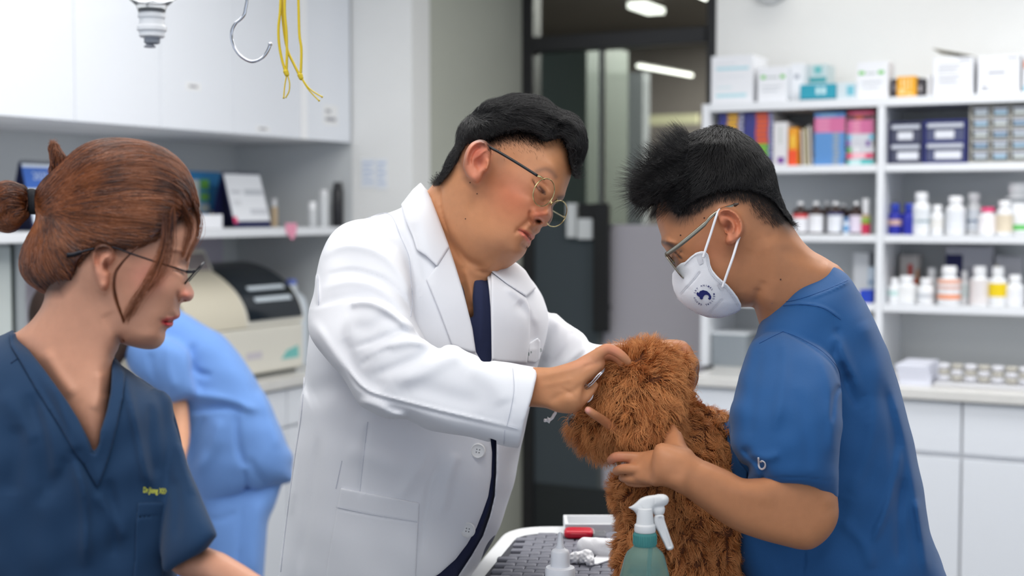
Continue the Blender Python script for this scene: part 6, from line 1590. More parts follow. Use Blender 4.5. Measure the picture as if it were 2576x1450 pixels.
apaint = paint_px((190, 130, 92), [
 ('b', *q2((620,900))[0], 60, 50, 0, (192, 122, 90), .5), ('p', ae_out, 7, (222, 134, 104), .55), ('b', *q2((708,755))[0], 9, 14, -10, (96, 44, 34), .8), ('b', *q2((690,680))[0], 16, 9, 20, (150, 76, 56), .5),  # cheek and ear tone, then shade painted into the inner ear
 ('s', q2((278,852),(310,862),(345,880)), 6, (40, 32, 32), .8), ('s', q2((358,920),(378,938),(398,958)), 3, (50, 30, 26), .85), ('s', q2((385,925),(398,912)), 2, (30, 22, 22), .6),
 ('p', q2((250,560),(300,590),(345,650),(372,700),(440,690),(500,690),(560,640),(640,590),(720,590),(820,600),(850,670),(920,730),(990,765),(1060,735),(1120,720),(1120,500),(900,350),(300,350)), 26, (92, 72, 60), .5), ('s', [(x, y-4) for x, y in AF], 20, (40, 33, 31), .9), ('s', [(x, y+18) for x, y in AF], 22, (60, 48, 42), .5),
 ('b', *q4((560,770))[0], 30, 20, 0, (226, 140, 118), .4), ('b', *q4((410,490))[0], 7, 8, 0, (240, 170, 160), .8)])
sculpt(am_, 'body', SKIN, ast, .0017, apaint)
mole(am_, q2((1046,1096),(393,808),(548,695)), ast, .0010)
mb = MB(); c = am_.on(*[np.array([q4((407,490))[0][k]]) for k in (0, 1)], .0005)[0]
# hair
ahair = q2((1098,705),(1060,620),(1030,540),(1008,460),(985,370),(940,290),(880,212),(800,152),(720,114),(640,100),(560,114),(480,152),(400,192),(330,245),(265,305),(200,350),(150,395),(112,450),(100,510),(118,560),(160,592),(210,606),(250,620),(250,700),(290,830),(340,960),(420,1150),(620,1230),(850,1240),(1000,1020),(1060,850))
ahm = Model().add(Infl(ahair, [(1700, 450, 1.86), (1900, 500, 1.86)], T=.092, both=True, n=4, rst=1.5, rel=[
 ('p', q2((240,596),(290,578),(330,615),(372,665),(450,610),(540,560),(640,520),(740,505),(840,515),(920,540),(990,590),(1060,680),(1112,745),(1120,1400),(100,1400),(150,700)), 12, -.055), ('n', 70, .0005, 31),
 ('s', q2((150,450),(300,380),(450,300)), 12, -.003), ('s', q2((160,520),(330,450),(500,380)), 12, .003), ('s', q2((300,300),(500,220),(700,200)), 12, .003)]))
hpos, hq = surface(ahm, .003)
sculpt(ahm, 'hair', HAIRB, ast, .0024)
rng = np.random.default_rng(12)
actrl = [(*q2((a, b))[0], x, y, w) for a, b, x, y, w in ((130,480,-1,.35,.1),(180,560,-.8,.7,.2),(250,350,-1,-.1,.1),(350,450,-.9,.3,.3),(350,280,-.9,-.3,.1),(500,200,-.7,-.1,.3),(500,400,-.8,.6,.3),(650,150,-.1,.3,.6),(650,350,-.3,1,.3),(750,250,.4,1,.3),(850,350,.5,1,.3),(950,450,.45,1,.2),(1020,600,.5,1,.1),(300,560,-.3,1,.3),(800,480,.1,1,.2))]
roots = scatter(hpos, hq, 26000, rng); fx, fy = pxy(roots)
dirs = field(fx, fy, actrl)+rng.normal(0, .2, (len(roots), 3))
curves_object('hair_strands', grow(ahm, roots, dirs, rng.uniform(.010, .030, len(roots)), 6, .08, rng=rng, height=rng.uniform(.0004, .004, len(roots))), rng.uniform(.00015, .0003, len(roots)), HAIRK, ast)
# spiky front and crown tufts
k = (fx < 1740) & (fy < 520); r2 = roots[k][:3800]; nn2 = ahm.grad(r2)
d2_ = field(*pxy(r2), actrl)*.7+nn2*.8+np.array([-.15, .1, 0])+rng.normal(0, .25, (len(r2), 3))
curves_object('hair_tuft', grow(ahm, r2, d2_, rng.uniform(.012, .030, len(r2)), 6, .25, rng=rng, hug=0, curl=.15), rng.uniform(.00012, .00022, len(r2)), HAIRK, ast)
fp = np.array(q2((330,600),(372,690),(440,680),(500,680),(560,640),(640,590),(720,590),(830,600),(850,670),(920,730),(990,765),(1060,735),(1090,700),(1050,600),(960,520),(800,470),(600,500),(450,560)))
g = rng.uniform([1680, 440], [1990, 585], (30000, 2)); dd, ii = poly_dist(g[:, 0], g[:, 1], fp); db_, _ = poly_dist(g[:, 0], g[:, 1], np.array(AF), False); g = g[ii & (rng.random(len(g)) < np.exp(-(db_/34)**1.5)*np.clip(dd/10, .15, 1))][:10000]
Zf = am_.near(g[:, 0], g[:, 1]); r0 = np.stack([(g[:, 0]-CX)*Zf/FPX, (CY-g[:, 1])*Zf/FPX, -Zf], -1); r0 = r0[np.isfinite(r0).all(1)]
fxx, fyy = pxy(r0); fd = np.stack([np.clip((fxx-1830)/200, -.5, .6), -np.ones(len(r0)), .25*np.ones(len(r0))], -1)
curves_object('side_hair', grow(am_, r0, fd+rng.normal(0, .2, (len(r0), 3)), .0048, 3, .3, rng=rng, height=.001), .00009, HAIRK, ast)
# scrub top
at_out = q6((556,38),(600,75),(640,118),(690,180),(735,262),(780,360),(822,470),(862,590),(900,735),(932,870),(962,1020),(990,1180),(1002,1262),(1042,1352),(1072,1445),(1120,1640),(1150,1800),(130,1800),(118,1600),(112,1450),(98,1300),(84,1150),(78,1000),(72,880),(62,800),(60,768),(78,752),(96,740),(120,640),(150,520),(195,405),(216,370),(234,318),(262,272),(300,218),(400,142),(480,86))
ar = [('s', q6((340,232),(420,222),(520,240),(600,290)), 3, .0022), ('s', q6((560,470),(590,380),(575,330)), 9, -.003), ('s', q6((570,360),(600,420),(640,520),(700,640)), 14, .007), ('s', q6((600,480),(625,600),(680,700)), 9, -.006, 16),
      ('s', q6((600,600),(640,560),(700,640),(730,760)), 16, -.004), ('s', q6((730,640),(740,800),(700,950),(640,1080)), 20, .005), ('s', q6((780,560),(830,760),(850,950),(860,1200)), 14, -.005), ('s', q6((820,600),(880,800),(920,1000),(960,1300)), 14, .005),
      ('s', q6((860,860),(850,1000),(800,1160),(740,1300)), 12, .007), ('s', q6((880,1000),(860,1200),(870,1400)), 12, -.005), ('s', q6((940,1100),(960,1250),(990,1450)), 12, .005), ('s', q6((620,1100),(560,1250),(480,1350),(300,1420)), 22, -.004),
      ('s', q6((600,1200),(700,1300),(740,1420)), 16, .004), ('s', q6((440,1320),(430,1450)), 3, -.003), ('s', q6((700,300),(760,460),(800,640)), 22, .004), ('s', q6((640,120),(560,160),(460,200)), 3, .0022), ('n', 130, .0012, 41)]
a_t = Infl(at_out, [(2000, 800, 1.87), (2100, 1000, 1.88), (2150, 1400, 1.88)], T=.135, rel=ar, n=4, rst=2.5)
as_out = q6((338,346),(290,352),(240,368),(196,402),(170,460),(150,525),(128,610),(108,690),(96,760),(104,850),(128,905),(152,942),(186,962),(178,1032),(200,1045),(276,1070),(350,1068),(430,1080),(510,1090),(584,1104),(588,1000),(594,900),(600,820),(606,720),(602,600),(582,505),(530,432),(460,382),(400,352))
sr = [('s', q6((340,348),(400,380),(480,430),(560,500),(598,590)), 3, -.003), ('s', q6((340,360),(345,480),(330,640),(300,800)), 16, .0045), ('s', q6((240,400),(220,520),(200,680),(190,820)), 14, -.003), ('s', q6((500,440),(540,560),(560,720),(560,900)), 14, .004),
      ('s', q6((598,590),(570,640),(560,760)), 6, -.005), ('s', q6((150,870),(200,920),(240,960),(260,1060)), 7, -.0055, 14), ('s', q6((180,900),(250,920),(330,900)), 12, .004), ('s', q6((265,1000),(270,1040),(268,1066)), 5, .003), ('s', q6((200,1000),(280,1010),(400,1005),(585,1025)), 1.6, -.0014), ('s', q6((400,600),(440,800),(460,980)), 18, -.003), ('n', 100, .0008, 42)]
a_s = Infl(as_out, [(1950, 860, 1.80), (1990, 1000, 1.735), (2000, 1200, 1.70)], T=.068, rel=sr, n=4, rst=2)
atm = Model().add(a_t)
sl = Model().add(a_s)
sl.sub(Chain([(1985,1190,1.70,80),(1990,1330,1.69,92)], n=0), .004)
atm.add(sl, .004)
atm.sub(Prism(q2((905,1385),(940,1310),(985,1250),(1020,1200),(1100,1120),(1250,1040),(1384,984),(1340,900),(1000,600),(700,1200)), 1.5, 2.2), .003)
sculpt(atm, 'scrub_top', BLUE, ast, .0024, clean=400)
tp_ = [c for c in ast.children if c.name.startswith('scrub_top')][0]
SB = mat('blue_seam', (22, 72, 134), .85)
for pts in (q6((340,232),(420,226),(520,242),(600,295)), q6((232,402),(290,372),(340,348)), q6((340,348),(420,380),(520,440),(590,520),(602,600)), q6((290,222),(400,205),(520,165),(632,118))):
    mb = MB(); line_on(mb, atm, pts, .0003); part(mb, 'seam', SB, tp_)
# pocket edge at the chest
sculpt(Model().add(Shell(Model().add(a_t), q6((60,768),(72,765),(90,800),(105,850),(150,945),(180,980),(170,1200),(90,1200),(80,1000),(66,860)), .004)), 'pocket', BLUE, tp_, .002)
# small letter mark on the sleeve
mb = MB()
def on6(x, y, l=.001): p = q6((x, y))[0]; return atm.on([p[0]], [p[1]], l)[0]
pts = [on6(x, y) for x, y in spline([(229, 917), (230, 935), (231, 952), (236, 964), (246, 968), (256, 962), (260, 950), (256, 938), (246, 932), (238, 936)], 6)]
mb.tube(pts, .0012, 6, flat=.6); part(mb, 'letter_mark', mat('reflective_grey', (214, 216, 222), .4), tp_)
# trousers
lg = Model()
for sx in (-1, 1):
    lg.add(Chain([(2150+60*sx, 1600, 1.88-.07*sx, 150), (2150+60*sx, 2300, 1.88-.09*sx, 105), (2150+60*sx, 3150, 1.88-.09*sx, 80)], n=2), .02)
sculpt(lg, 'trousers', BLUE, ast, .008)
# face mask
MSK = mat('mask_cloth', (236, 237, 242), .85, bump=.35, bscale=1600)
base = Model().add(a_head).add(Infl(q2((420,975),(385,995),(362,1020),(356,1060),(353,1110),(360,1165),(385,1220),(430,1268),(500,1310),(570,1335),(640,1340),(710,1330),(770,1300),(800,1240),(760,1140),(680,1040),(600,960),(500,930)), [(1700, 760, 1.845)], T=.076, n=4, rel=[('b', *q2((500,1180))[0], 50, 40, 0, .002)]), .012)
mo = q2((352,1040),(372,1010),(395,990),(422,982),(460,945),(495,920),(530,911),(556,913),(574,930),(582,960),(588,1000),(602,1035),(630,1070),(665,1102),(700,1130),(735,1170),(765,1210),(790,1260),(786,1296),(750,1318),(710,1332),(650,1350),(570,1345),(500,1320),(430,1280),(380,1230),(350,1170),(335,1110),(338,1060))
mr = [('s', q2((520,1042),(480,1100),(388,1195)), 1.8, -.0012), ('s', q2((668,1222),(630,1262),(578,1318)), 1.8, -.0012), ('p', q2((500,955),(530,945),(545,990),(520,1005)), 3, -.0006), ('p', q2((632,1130),(660,1128),(680,1160),(655,1170)), 3, -.0006), ('s', q2((440,1000),(470,1080),(430,1150)), 14, .001)]
msk = Model().add(Shell(base, mo, .0032, rel=mr, deep=.12))
mk = sculpt(msk, 'face_mask', MSK, ast, .0016)
STI = mat('mask_stitch', (196, 196, 204), .85)
mb = MB()
def dashes(mb, model, pts, r, dash, lift=.0004, sub=10):
    q = spline(pts, sub); d = np.r_[0, np.cumsum(np.linalg.norm(np.diff(q, axis=0), axis=1))]; n = int(d[-1]/dash)
    for i in range(n):
        t = np.array([i, i+.55])*dash; x = np.interp(t, d, q[:, 0]); y = np.interp(t, d, q[:, 1]); mb.tube(model.on(x, y, lift), r, 4)
rimline = q2((425,998),(465,958),(500,932),(535,923),(560,928),(570,950),(577,995),(592,1038),(620,1078),(660,1115),(695,1145),(728,1185),(755,1225),(776,1268))
dashes(mb, msk, rimline, .00035, 3.0); dashes(mb, msk, [(x-3.2, y+3) for x, y in rimline], .00035, 3.0)
dashes(mb, msk, q2((345,1180),(380,1230),(430,1275),(500,1315),(570,1335),(650,1338),(710,1322),(778,1292)), .0005, 3.2)
for off in (-1.4, 1.4):
    dashes(mb, msk, [(x+off, y+off*.8) for x, y in q2((520,1042),(480,1095),(388,1195))], .0003, 2.4); dashes(mb, msk, [(x+off, y+off*.8) for x, y in q2((668,1222),(630,1262),(578,1318))], .0003, 2.4)
part(mb, 'stitching', STI, mk)
mb = MB()
for quad in (((500,955),(528,947),(542,990),(515,1003)), ((632,1132),(655,1128),(682,1158),(655,1168))):
    v = msk.on(*np.array(q2(*quad)).T, .0006); mb.add(v, [(0, 1, 2, 3)])
    part(mb, 'weld_patch', mat('weld_grey', (214, 214, 220), .8), mk); mb = MB()
# emblem: dog-and-horse-like round mark with lettering around it
INK = mat('navy_ink', (26, 34, 104), .6)
ex, ey = q2((548, 1200))[0]
gly = q2((497,1186),(505,1178),(512,1186),(520,1172),(540,1166),(565,1172),(583,1188),(594,1208),(592,1224),(582,1230),(572,1222),(580,1212),(574,1200),(560,1196),(548,1200),(540,1212),(538,1224),(528,1228),(520,1222),(518,1212),(508,1206),(499,1198))
v = msk.on(*np.array(gly).T, .0009); mb = MB(); mb.add(v, [tuple(range(len(gly)))]); part(mb, 'emblem', INK, mk)
mb = MB()
def arc(txt, R, a0, a1, size, flip=False):
    for i, ch in enumerate(txt):
        a = math.radians(a0+(a1-a0)*i/(len(txt)-1))
        if ch == ' ': continue
        cx_, cy_ = ex+R*math.cos(a), ey-R*math.sin(a); t = a-math.pi/2; c_, s2 = math.cos(t), math.sin(t)
        def fn(p): x = p[:, 0]*size; y = p[:, 1]*size; return msk.on(cx_+x*c_-y*s2, cy_-(x*s2+y*c_), .0009)
        v, f = text_mesh(ch, fn, 1.0, 1, .02)
        if len(v): mb.add(v, f)
arc('SKY ANIMAL MEDICAL GROUP ', 24.5, 165, -180, 6.6)
part(mb, 'lettering', INK, mk)
def strap(pts, name='ear_loop'):
    part(MB().tube([P(*q2((x, y))[0], z) for x, y, z in spline(pts, 6)], .0017, 8), name, mat('white_elastic', (240, 240, 244), .8), mk, smooth=True)
strap([(540,955,1.783),(560,890,1.781),(590,800,1.780),(615,720,1.778),(636,660,1.779),(650,640,1.785)])
strap([(666,1150,1.785),(700,1050,1.779),(735,950,1.777),(765,850,1.780),(778,815,1.785)])
# metal glasses
gl = empty('glasses', (0, 0, 0)); gl.parent = ast; gl.location = -Vector(ast.location)
def A(x, y, z): return P(*q2((x, y))[0], z)
part(MB().tube([A(*p) for p in spline([(838,586,1.800),(760,608,1.790),(690,630,1.785),(640,652,1.782),(590,690,1.780),(548,738,1.780),(440,830,1.782),(370,885,1.786),(300,934,1.792)], 5)], [.0012]*5+[.0020]*20+[.0028]*16, 8, flat=.35, fdir=(0, 1, 0)), 'temple', GREYM, gl, smooth=True)
part(MB().tube([A(*p) for p in ((838,584,1.800),(800,598,1.795),(740,612,1.788))], .0026, 8), 'temple_tip', mat('brown_tip', (60, 40, 30), .3), gl, smooth=True)
part(MB().tube([A(*p) for p in ((300,934,1.93),(440,830,1.94),(640,652,1.945))], .0014, 6), 'temple', GREYM, gl, smooth=True)
for zc_, nm in ((1.823, 0), (1.885, 1)):
    c_ = A(356, 1008, zc_); u1 = (A(415, 1086, zc_)-A(297, 932, zc_))*.5; u2 = Vector((0, 1, 0))*.026+Vector((.0042, 0, 0))
    R_ = []
    for k_ in range(41):
        t = 2*math.pi*k_/40; cx_, sx2 = math.cos(t), math.sin(t); pw = .55
        R_.append(c_+u1*(abs(cx_)**pw*np.sign(cx_))+u2*(abs(sx2)**pw*np.sign(sx2)))
    part(MB().tube(R_, .0013, 6), 'lens_rim', GREYM, gl, smooth=True)
    n = u1.cross(u2).normalized()*.0006; L_ = R_[:-1]
    mb = MB(); mb.add([p+n for p in L_]+[p-n for p in L_], [tuple(range(40)), tuple(range(79, 39, -1))]+[(i, i+40, (i+1) % 40+40, (i+1) % 40) for i in range(40)]); part(mb, 'lens', LENS, gl)
part(MB().tube([A(320, 955, 1.849), A(335, 960, 1.855), A(320, 955, 1.860)], .0012, 6), 'bridge', GREYM, gl)
part(MB().tube([A(345, 975, 1.846), A(365, 985, 1.842), A(380, 1000, 1.840)], .0012, 6), 'nose_pad', mat('pad_amber', (190, 170, 110), .2, trans=.4), gl)
# ---------------------------------------------------------------- seated woman in dark blue scrubs
q3 = zoomer(0, 320, 2.132); q9 = zoomer(0, 800, 2.2306); q8 = zoomer(280, 740, 2.042)
ZW = 1.55
wom = empty('person', (P(150, 1100, ZW).x, P(150, 1100, ZW).y, 0))
tag(wom, 'person with tied red-brown hair and thin glasses in dark blue scrubs', 'person')
DBLUE = mat('dark_blue_cloth', (12, 50, 84), .85, sheen=.08, bump=.25, bscale=1300, var=.04, vscale=30)
wh_out = q3((1060,470),(1064,520),(1060,570),(1048,620),(1034,650),(1024,680),(1018,720),(1010,760),(1005,795),(1012,830),(1030,862),(1040,888),(1036,912),(1020,930),(995,936),(974,940),(964,955),(966,985),(968,1005),(960,1020),(940,1030),(926,1040),(932,1052),(922,1066),(902,1078),(888,1095),(882,1120),(874,1150),(850,1180),(815,1192),(770,1190),(720,1180),(660,1165),(600,1140),(500,1040),(380,900),(300,840),(220,780),(180,700),(170,600),(200,450),(260,320),(350,220),(460,150),(590,115),(720,120),(850,165),(950,240),(1020,340))
wr = [('b', *q3((980,745))[0], 16, 14, 0, -.006), ('b', *q3((975,760))[0], 10, 7, 20, .0045), ('s', q3((925,765),(960,775),(985,790)), 2.4, -.0015), ('s', q3((900,665),(950,665),(1010,680)), 5, .0016),
      ('b', *q3((1000,905))[0], 12, 11, 0, .004), ('s', q3((955,880),(948,915),(962,935)), 4, -.003), ('b', *q3((992,925))[0], 6, 3, 0, -.005), ('b', *q3((880,860))[0], 36, 30, 0, .004), ('b', *q3((800,1130))[0], 40, 20, 0, .003),
      ('s', q3((872,1042),(900,1044),(930,1040)), 2.6, -.0035), ('s', q3((890,1028),(930,1025),(960,1015)), 4, .002), ('s', q3((885,1055),(905,1062),(922,1055)), 5, .003), ('s', q3((870,1085),(885,1095)), 5, -.002), ('s', q3((860,1025),(862,1045),(868,1060)), 5, -.0015),
      ('s', q3((450,1000),(560,1100),(650,1155)), 12, -.006), ('s', q3((590,800),(570,900),(560,980)), 14, -.002)]
w_head = Infl(wh_out, [(300, 500, ZW), (470, 700, ZW-.01), (100, 600, ZW+.01)], T=.075, n=4, rst=1.5, rel=wr)
w_neck = Infl([*q3((300,830),(240,890),(215,960),(190,1010),(95,1098)), *q9((60,100),(100,180),(250,400),(420,640),(500,780),(530,800),(570,760),(600,600),(640,420),(640,250)), *q3((620,1235),(645,1170),(660,1140),(560,950))], [(100, 850, 1.56), (200, 900, 1.545), (230, 1100, 1.47)], T=.058, n=4, rel=[('s', q9((250,180),(330,320),(420,440)), 16, .003), ('s', q9((560,300),(560,420),(520,520)), 9, .004), ('s', q9((600,250),(585,360),(590,450)), 8, -.003), ('s', q9((430,450),(480,560),(520,700)), 10, -.001)])
we_out = q3((495,690),(500,655),(525,630),(560,624),(595,638),(612,668),(612,700),(598,730),(588,760),(585,800),(578,845),(565,872),(545,870),(525,830),(505,770))
w_ear = Infl(we_out, ZW-.07, T=.011, rst=1.0, n=4, rel=[('s', q3((505,760),(500,700),(515,655),(550,636),(590,648),(600,680)), 3.6, .0038), ('s', q3((530,770),(525,710),(545,670),(575,665)), 3.6, -.004), ('s', q3((550,760),(560,710),(585,690)), 3, .0026), ('b', *q3((570,745))[0], 7, 12, 0, -.010), ('b', *q3((555,850))[0], 9, 9, 0, .002)])
wi = wh_out.index(q3((600,1140))[0]); wj = wh_out.index(q3((220,780))[0])
whn = wh_out[:wi]+q3((645,1155),(632,1195),(612,1235))+q9((640,300),(625,420),(600,600),(570,760),(530,800),(500,780),(420,640),(250,400),(100,180),(60,100))+q3((95,1098),(150,1055),(190,1010),(222,960),(240,900),(225,840))+wh_out[wj:]
w_hn = Infl(whn, [(300, 500, ZW), (470, 700, ZW-.01), (100, 600, ZW+.01), (200, 900, 1.545), (230, 1100, 1.49)], T=.073, n=4, rst=1.5, rel=[r for r in wr if not (r[0] == 's' and r[2] in (12, 14))]+[('s', q3((560,1000),(600,1080),(650,1155)), 12, -.002, 24), ('s', q9((250,180),(330,320),(420,440)), 16, .003), ('s', q9((560,300),(560,420),(520,520)), 14, .002), ('s', q9((600,250),(585,360),(590,450)), 12, -.0012)])
wm = Model().add(w_hn).add(Ell(*q3((560,740))[0], ZW-.045, (.02, .028, .02)), .02).add(w_ear, .006)
wm.add(Chain([(120,980,1.55,60),(-60,1020,1.56,70),(-120,1250,1.5,60)], n=2), .03)
wm.add(Chain([(260,1080,1.56,45),(360,1130,1.56,45),(420,1270,1.53,36),(446,1392,1.485,42),(545,1432,1.42,42),(690,1518,1.35,37)], n=3), .02)
wm.add(Chain([(150,1050,1.54,90),(160,1300,1.54,140),(160,1700,1.54,160)], n=2, flat=.7), .03)
wpaint = paint_px((198, 144, 118), [
 ('b', *q3((800,800))[0], 50, 40, 0, (226, 140, 122), .5), ('b', *q3((1000,900))[0], 18, 16, 0, (222, 120, 100), .6), ('p', we_out, 7, (228, 150, 122), .5), ('b', *q3((568,745))[0], 8, 13, 0, (110, 52, 38), .8),  # cheek, nose and ear tone; last blob is painted shade inside the ear
 ('s', q3((895,1030),(930,1028),(962,1016)), 4.5, (190, 60, 70), .85), ('s', q3((878,1044),(905,1060),(924,1052)), 6.5, (198, 34, 58), .95), ('s', q3((870,1042),(900,1044),(928,1040)), 1.6, (80, 10, 22), .9),  # lips, then shade painted as a thin line where they meet
 ('s', q3((925,768),(958,776),(984,790)), 2.2, (50, 30, 28), .85), ('s', q3((885,668),(940,664),(1005,678)), 4.5, (110, 66, 50), .7),
 ('p', q3((1070,440),(1040,520),(960,540),(880,570),(820,600),(740,640),(640,660),(500,690),(420,740),(400,820),(330,900),(200,900),(100,600),(400,50),(1000,150)), 14, (50, 24, 14), .92), ('s', q9((430,420),(560,470)), 40, (206, 152, 124), .3)])
sculpt(wm, 'body', SKIN, wom, .0019, wpaint)
# hair
HAIRR = mat('red_brown_hair_mass', (66, 28, 14), .42, spec=.6)
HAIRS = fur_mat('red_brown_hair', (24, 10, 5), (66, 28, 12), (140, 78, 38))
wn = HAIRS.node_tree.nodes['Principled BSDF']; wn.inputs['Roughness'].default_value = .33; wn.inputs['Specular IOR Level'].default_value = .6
wha = q3((1066,500),(1062,420),(1040,330),(1010,252),(960,184),(880,122),(780,86),(680,70),(580,68),(480,88),(400,135),(330,200),(270,260),(220,310),(192,370),(198,440),(200,500),(160,580),(122,660),(110,740),(130,800),(180,850),(250,888),(310,892),(380,930),(500,1040),(620,1110),(760,1150),(860,1120),(940,1000),(990,880),(1000,760),(1040,620))
whm = Model().add(Infl(wha, [(300, 500, ZW), (470, 700, ZW-.01), (100, 600, ZW+.01)], T=.087, both=True, n=4, rst=1.5, rel=[
 ('p', q3((1100,500),(1064,470),(1034,450),(985,480),(935,520),(885,560),(825,608),(745,640),(655,652),(600,640),(540,622),(500,650),(480,680),(430,720),(410,780),(380,850),(330,895),(330,1300),(1250,1300)), 9, -.055),
 ('s', q3((300,600),(400,700),(420,740)), 16, .004), ('s', q3((220,330),(400,220),(650,170),(900,230)), 12, .0015), ('s', q3((220,400),(450,330),(750,330),(950,400)), 12, -.0015), ('s', q3((230,460),(450,450),(700,480),(850,520)), 12, .0015), ('s', q3((250,560),(180,650),(170,740)), 12, -.002)]))
bun = Model().add(Infl(q3((140,345),(110,320),(60,300),(10,300),(-40,330),(-70,400),(-60,480),(-10,540),(40,556),(80,545),(120,500),(150,460)), ZW+.01, T=.038, n=4, rel=[('s', q3((120,380),(50,350),(-20,380)), 9, .002), ('s', q3((120,430),(60,450),(0,500)), 9, -.002)]))
tuft = Model().add(Infl(q3((345,165),(352,190),(300,260),(262,270),(280,200),(276,120),(290,104),(310,118)), ZW+.005, T=.018, n=4))
hpos, hq = surface(whm, .0035); sculpt(whm, 'hair', HAIRR, wom, .0026)
sculpt(bun, 'hair_bun', HAIRR, wom, .0026); sculpt(tuft, 'hair_tuft', HAIRR, wom, .0022)
rng = np.random.default_rng(21)
wc = [(*q3((a, b))[0], x, y, w) for a, b, x, y, w in ((1040,400,-.7,-1,.3),(980,300,-1,-.5,.3),(850,180,-1,-.1,.2),(700,120,-1,.05,.2),(550,120,-1,.25,.1),(400,200,-.8,.7,.1),(900,350,-1,-.05,.2),(700,300,-1,.05,.1),(500,280,-1,.2,.1),(330,330,-1,.5,0),(850,480,-1,-.1,.2),(650,480,-1,-.02,.1),(450,450,-1,-.02,0),(280,440,-1,.05,0),(700,590,-1,-.1,.1),(500,600,-1,-.25,.1),(350,620,-.7,-.7,0),(250,560,-.3,-.9,0),(160,700,.2,-1,0),(260,820,-.5,-.8,0),(380,780,-.6,-.7,0),(130,620,.3,-1,0))]
roots = scatter(hpos, hq, 26000, rng); fx, fy = pxy(roots)
def flow(model, roots, ctrl, length, k, rng, height, jit=.05):
    p = roots.copy(); out = [p.copy()]; st = (length/(k-1))[:, None]; jd = rng.normal(0, jit, (len(p), 3))
    for i in range(1, k):
        fx, fy = pxy(p); d = field(fx, fy, ctrl)+jd; n = model.grad(p); t = d-n*(d*n).sum(1, keepdims=True); t /= np.linalg.norm(t, axis=1, keepdims=True)+1e-9
        p = p+t*st; p = p+n*(np.clip(height-model.ev(*p.T), -.004, .004))[:, None]; out.append(p.copy())
    S = np.stack(out, 1); return to_world(S.reshape(-1, 3)).reshape(S.shape)
curves_object('hair_strands', flow(whm, roots, wc, rng.uniform(.03, .085, len(roots)), 9, rng, rng.uniform(.0002, .0022, len(roots))), rng.uniform(.0002, .00036, len(roots)), HAIRS, wom)
bp, bq = surface(bun, .004); r2 = scatter(bp, bq, 3500, rng)
curves_object('bun_strands', flow(bun, r2, [(*q3((100,400))[0], -1, -.2, .2), (*q3((30,350))[0], -1, .2, .2), (*q3((-20,430))[0], -.1, 1, .1), (*q3((40,520))[0], .6, .3, .1), (*q3((90,480))[0], -.6, .5, .2)], rng.uniform(.015, .04, len(r2)), 6, rng, rng.uniform(.0002, .0025, len(r2)), .2), .0003, HAIRS, wom)
bp, bq = surface(tuft, .004); r2 = scatter(bp, bq, 700, rng)
curves_object('tuft_strands', flow(tuft, r2, [(*q3((300,150))[0], .0, -1, .1), (*q3((300,240))[0], -.1, -1, .1)], rng.uniform(.012, .028, len(r2)), 5, rng, rng.uniform(.0002, .003, len(r2)), .25), .00028, HAIRS, wom)
part(MB().tube([P(*q3((168, y))[0], ZW) for y in (385, 425)], .001, 4), 'band_core', M((20, 20, 24), .6), wom)
bd = Model().add(Infl(q3((142,338),(160,328),(190,332),(202,360),(204,440),(200,466),(168,470),(146,460),(136,400)), ZW+.006, T=.045, n=4, rel=[('s', q3((168,335),(164,400),(172,468)), 3, -.002)]))
sculpt(bd, 'hair_band', mat('black_elastic', (20, 22, 28), .7), wom, .002)
# loose locks at the temple and cheek
def lock(pts, n, spread, r, seed):
    g = np.random.default_rng(seed); q = spline([(*q3((x, y))[0], z) for x, y, z in pts], 4); m = len(q); S = np.zeros((n, m, 3))
    base = np.array([P(a, b, z)[:] for a, b, z in q]); o = g.normal(0, 1, (n, 1, 3))*spread; wv = np.sin(np.linspace(0, math.pi, m))[None, :, None]*.8+.2
    S = base[None]+o*wv+g.normal(0, spread*.3, (n, m, 3))*.3
    curves_object('hair_lock', S, r, HAIRS, wom)
zf = ZW-.076
lock([(1035,400,zf+.02),(1062,470,zf+.045),(1058,560,zf+.05),(1030,640,zf+.04),(1000,720,zf+.03)], 90, .0026, .00018, 1)
lock([(980,420,zf),(1020,520,zf+.02),(1010,600,zf+.02),(980,700,zf+.014)], 90, .003, .00015, 2)
lock([(880,470,zf-.008),(880,600,zf-.008),(850,720,zf-.008),(790,840,zf-.006),(730,930,zf),(690,1010,zf+.008),(672,1080,zf+.02),(664,1150,zf+.03)], 90, .0032, .00014, 3)
lock([(930,430,zf-.004),(920,560,zf-.004),(900,700,zf-.004),(860,800,zf-.004),(790,880,zf)], 60, .0035, .00013, 5)
lock([(740,640,zf-.004),(660,720,zf-.008),(615,790,zf-.01),(612,880,zf-.006),(640,980,zf+.002),(668,1060,zf+.014),(672,1140,zf+.03)], 70, .0010, .00018, 4)
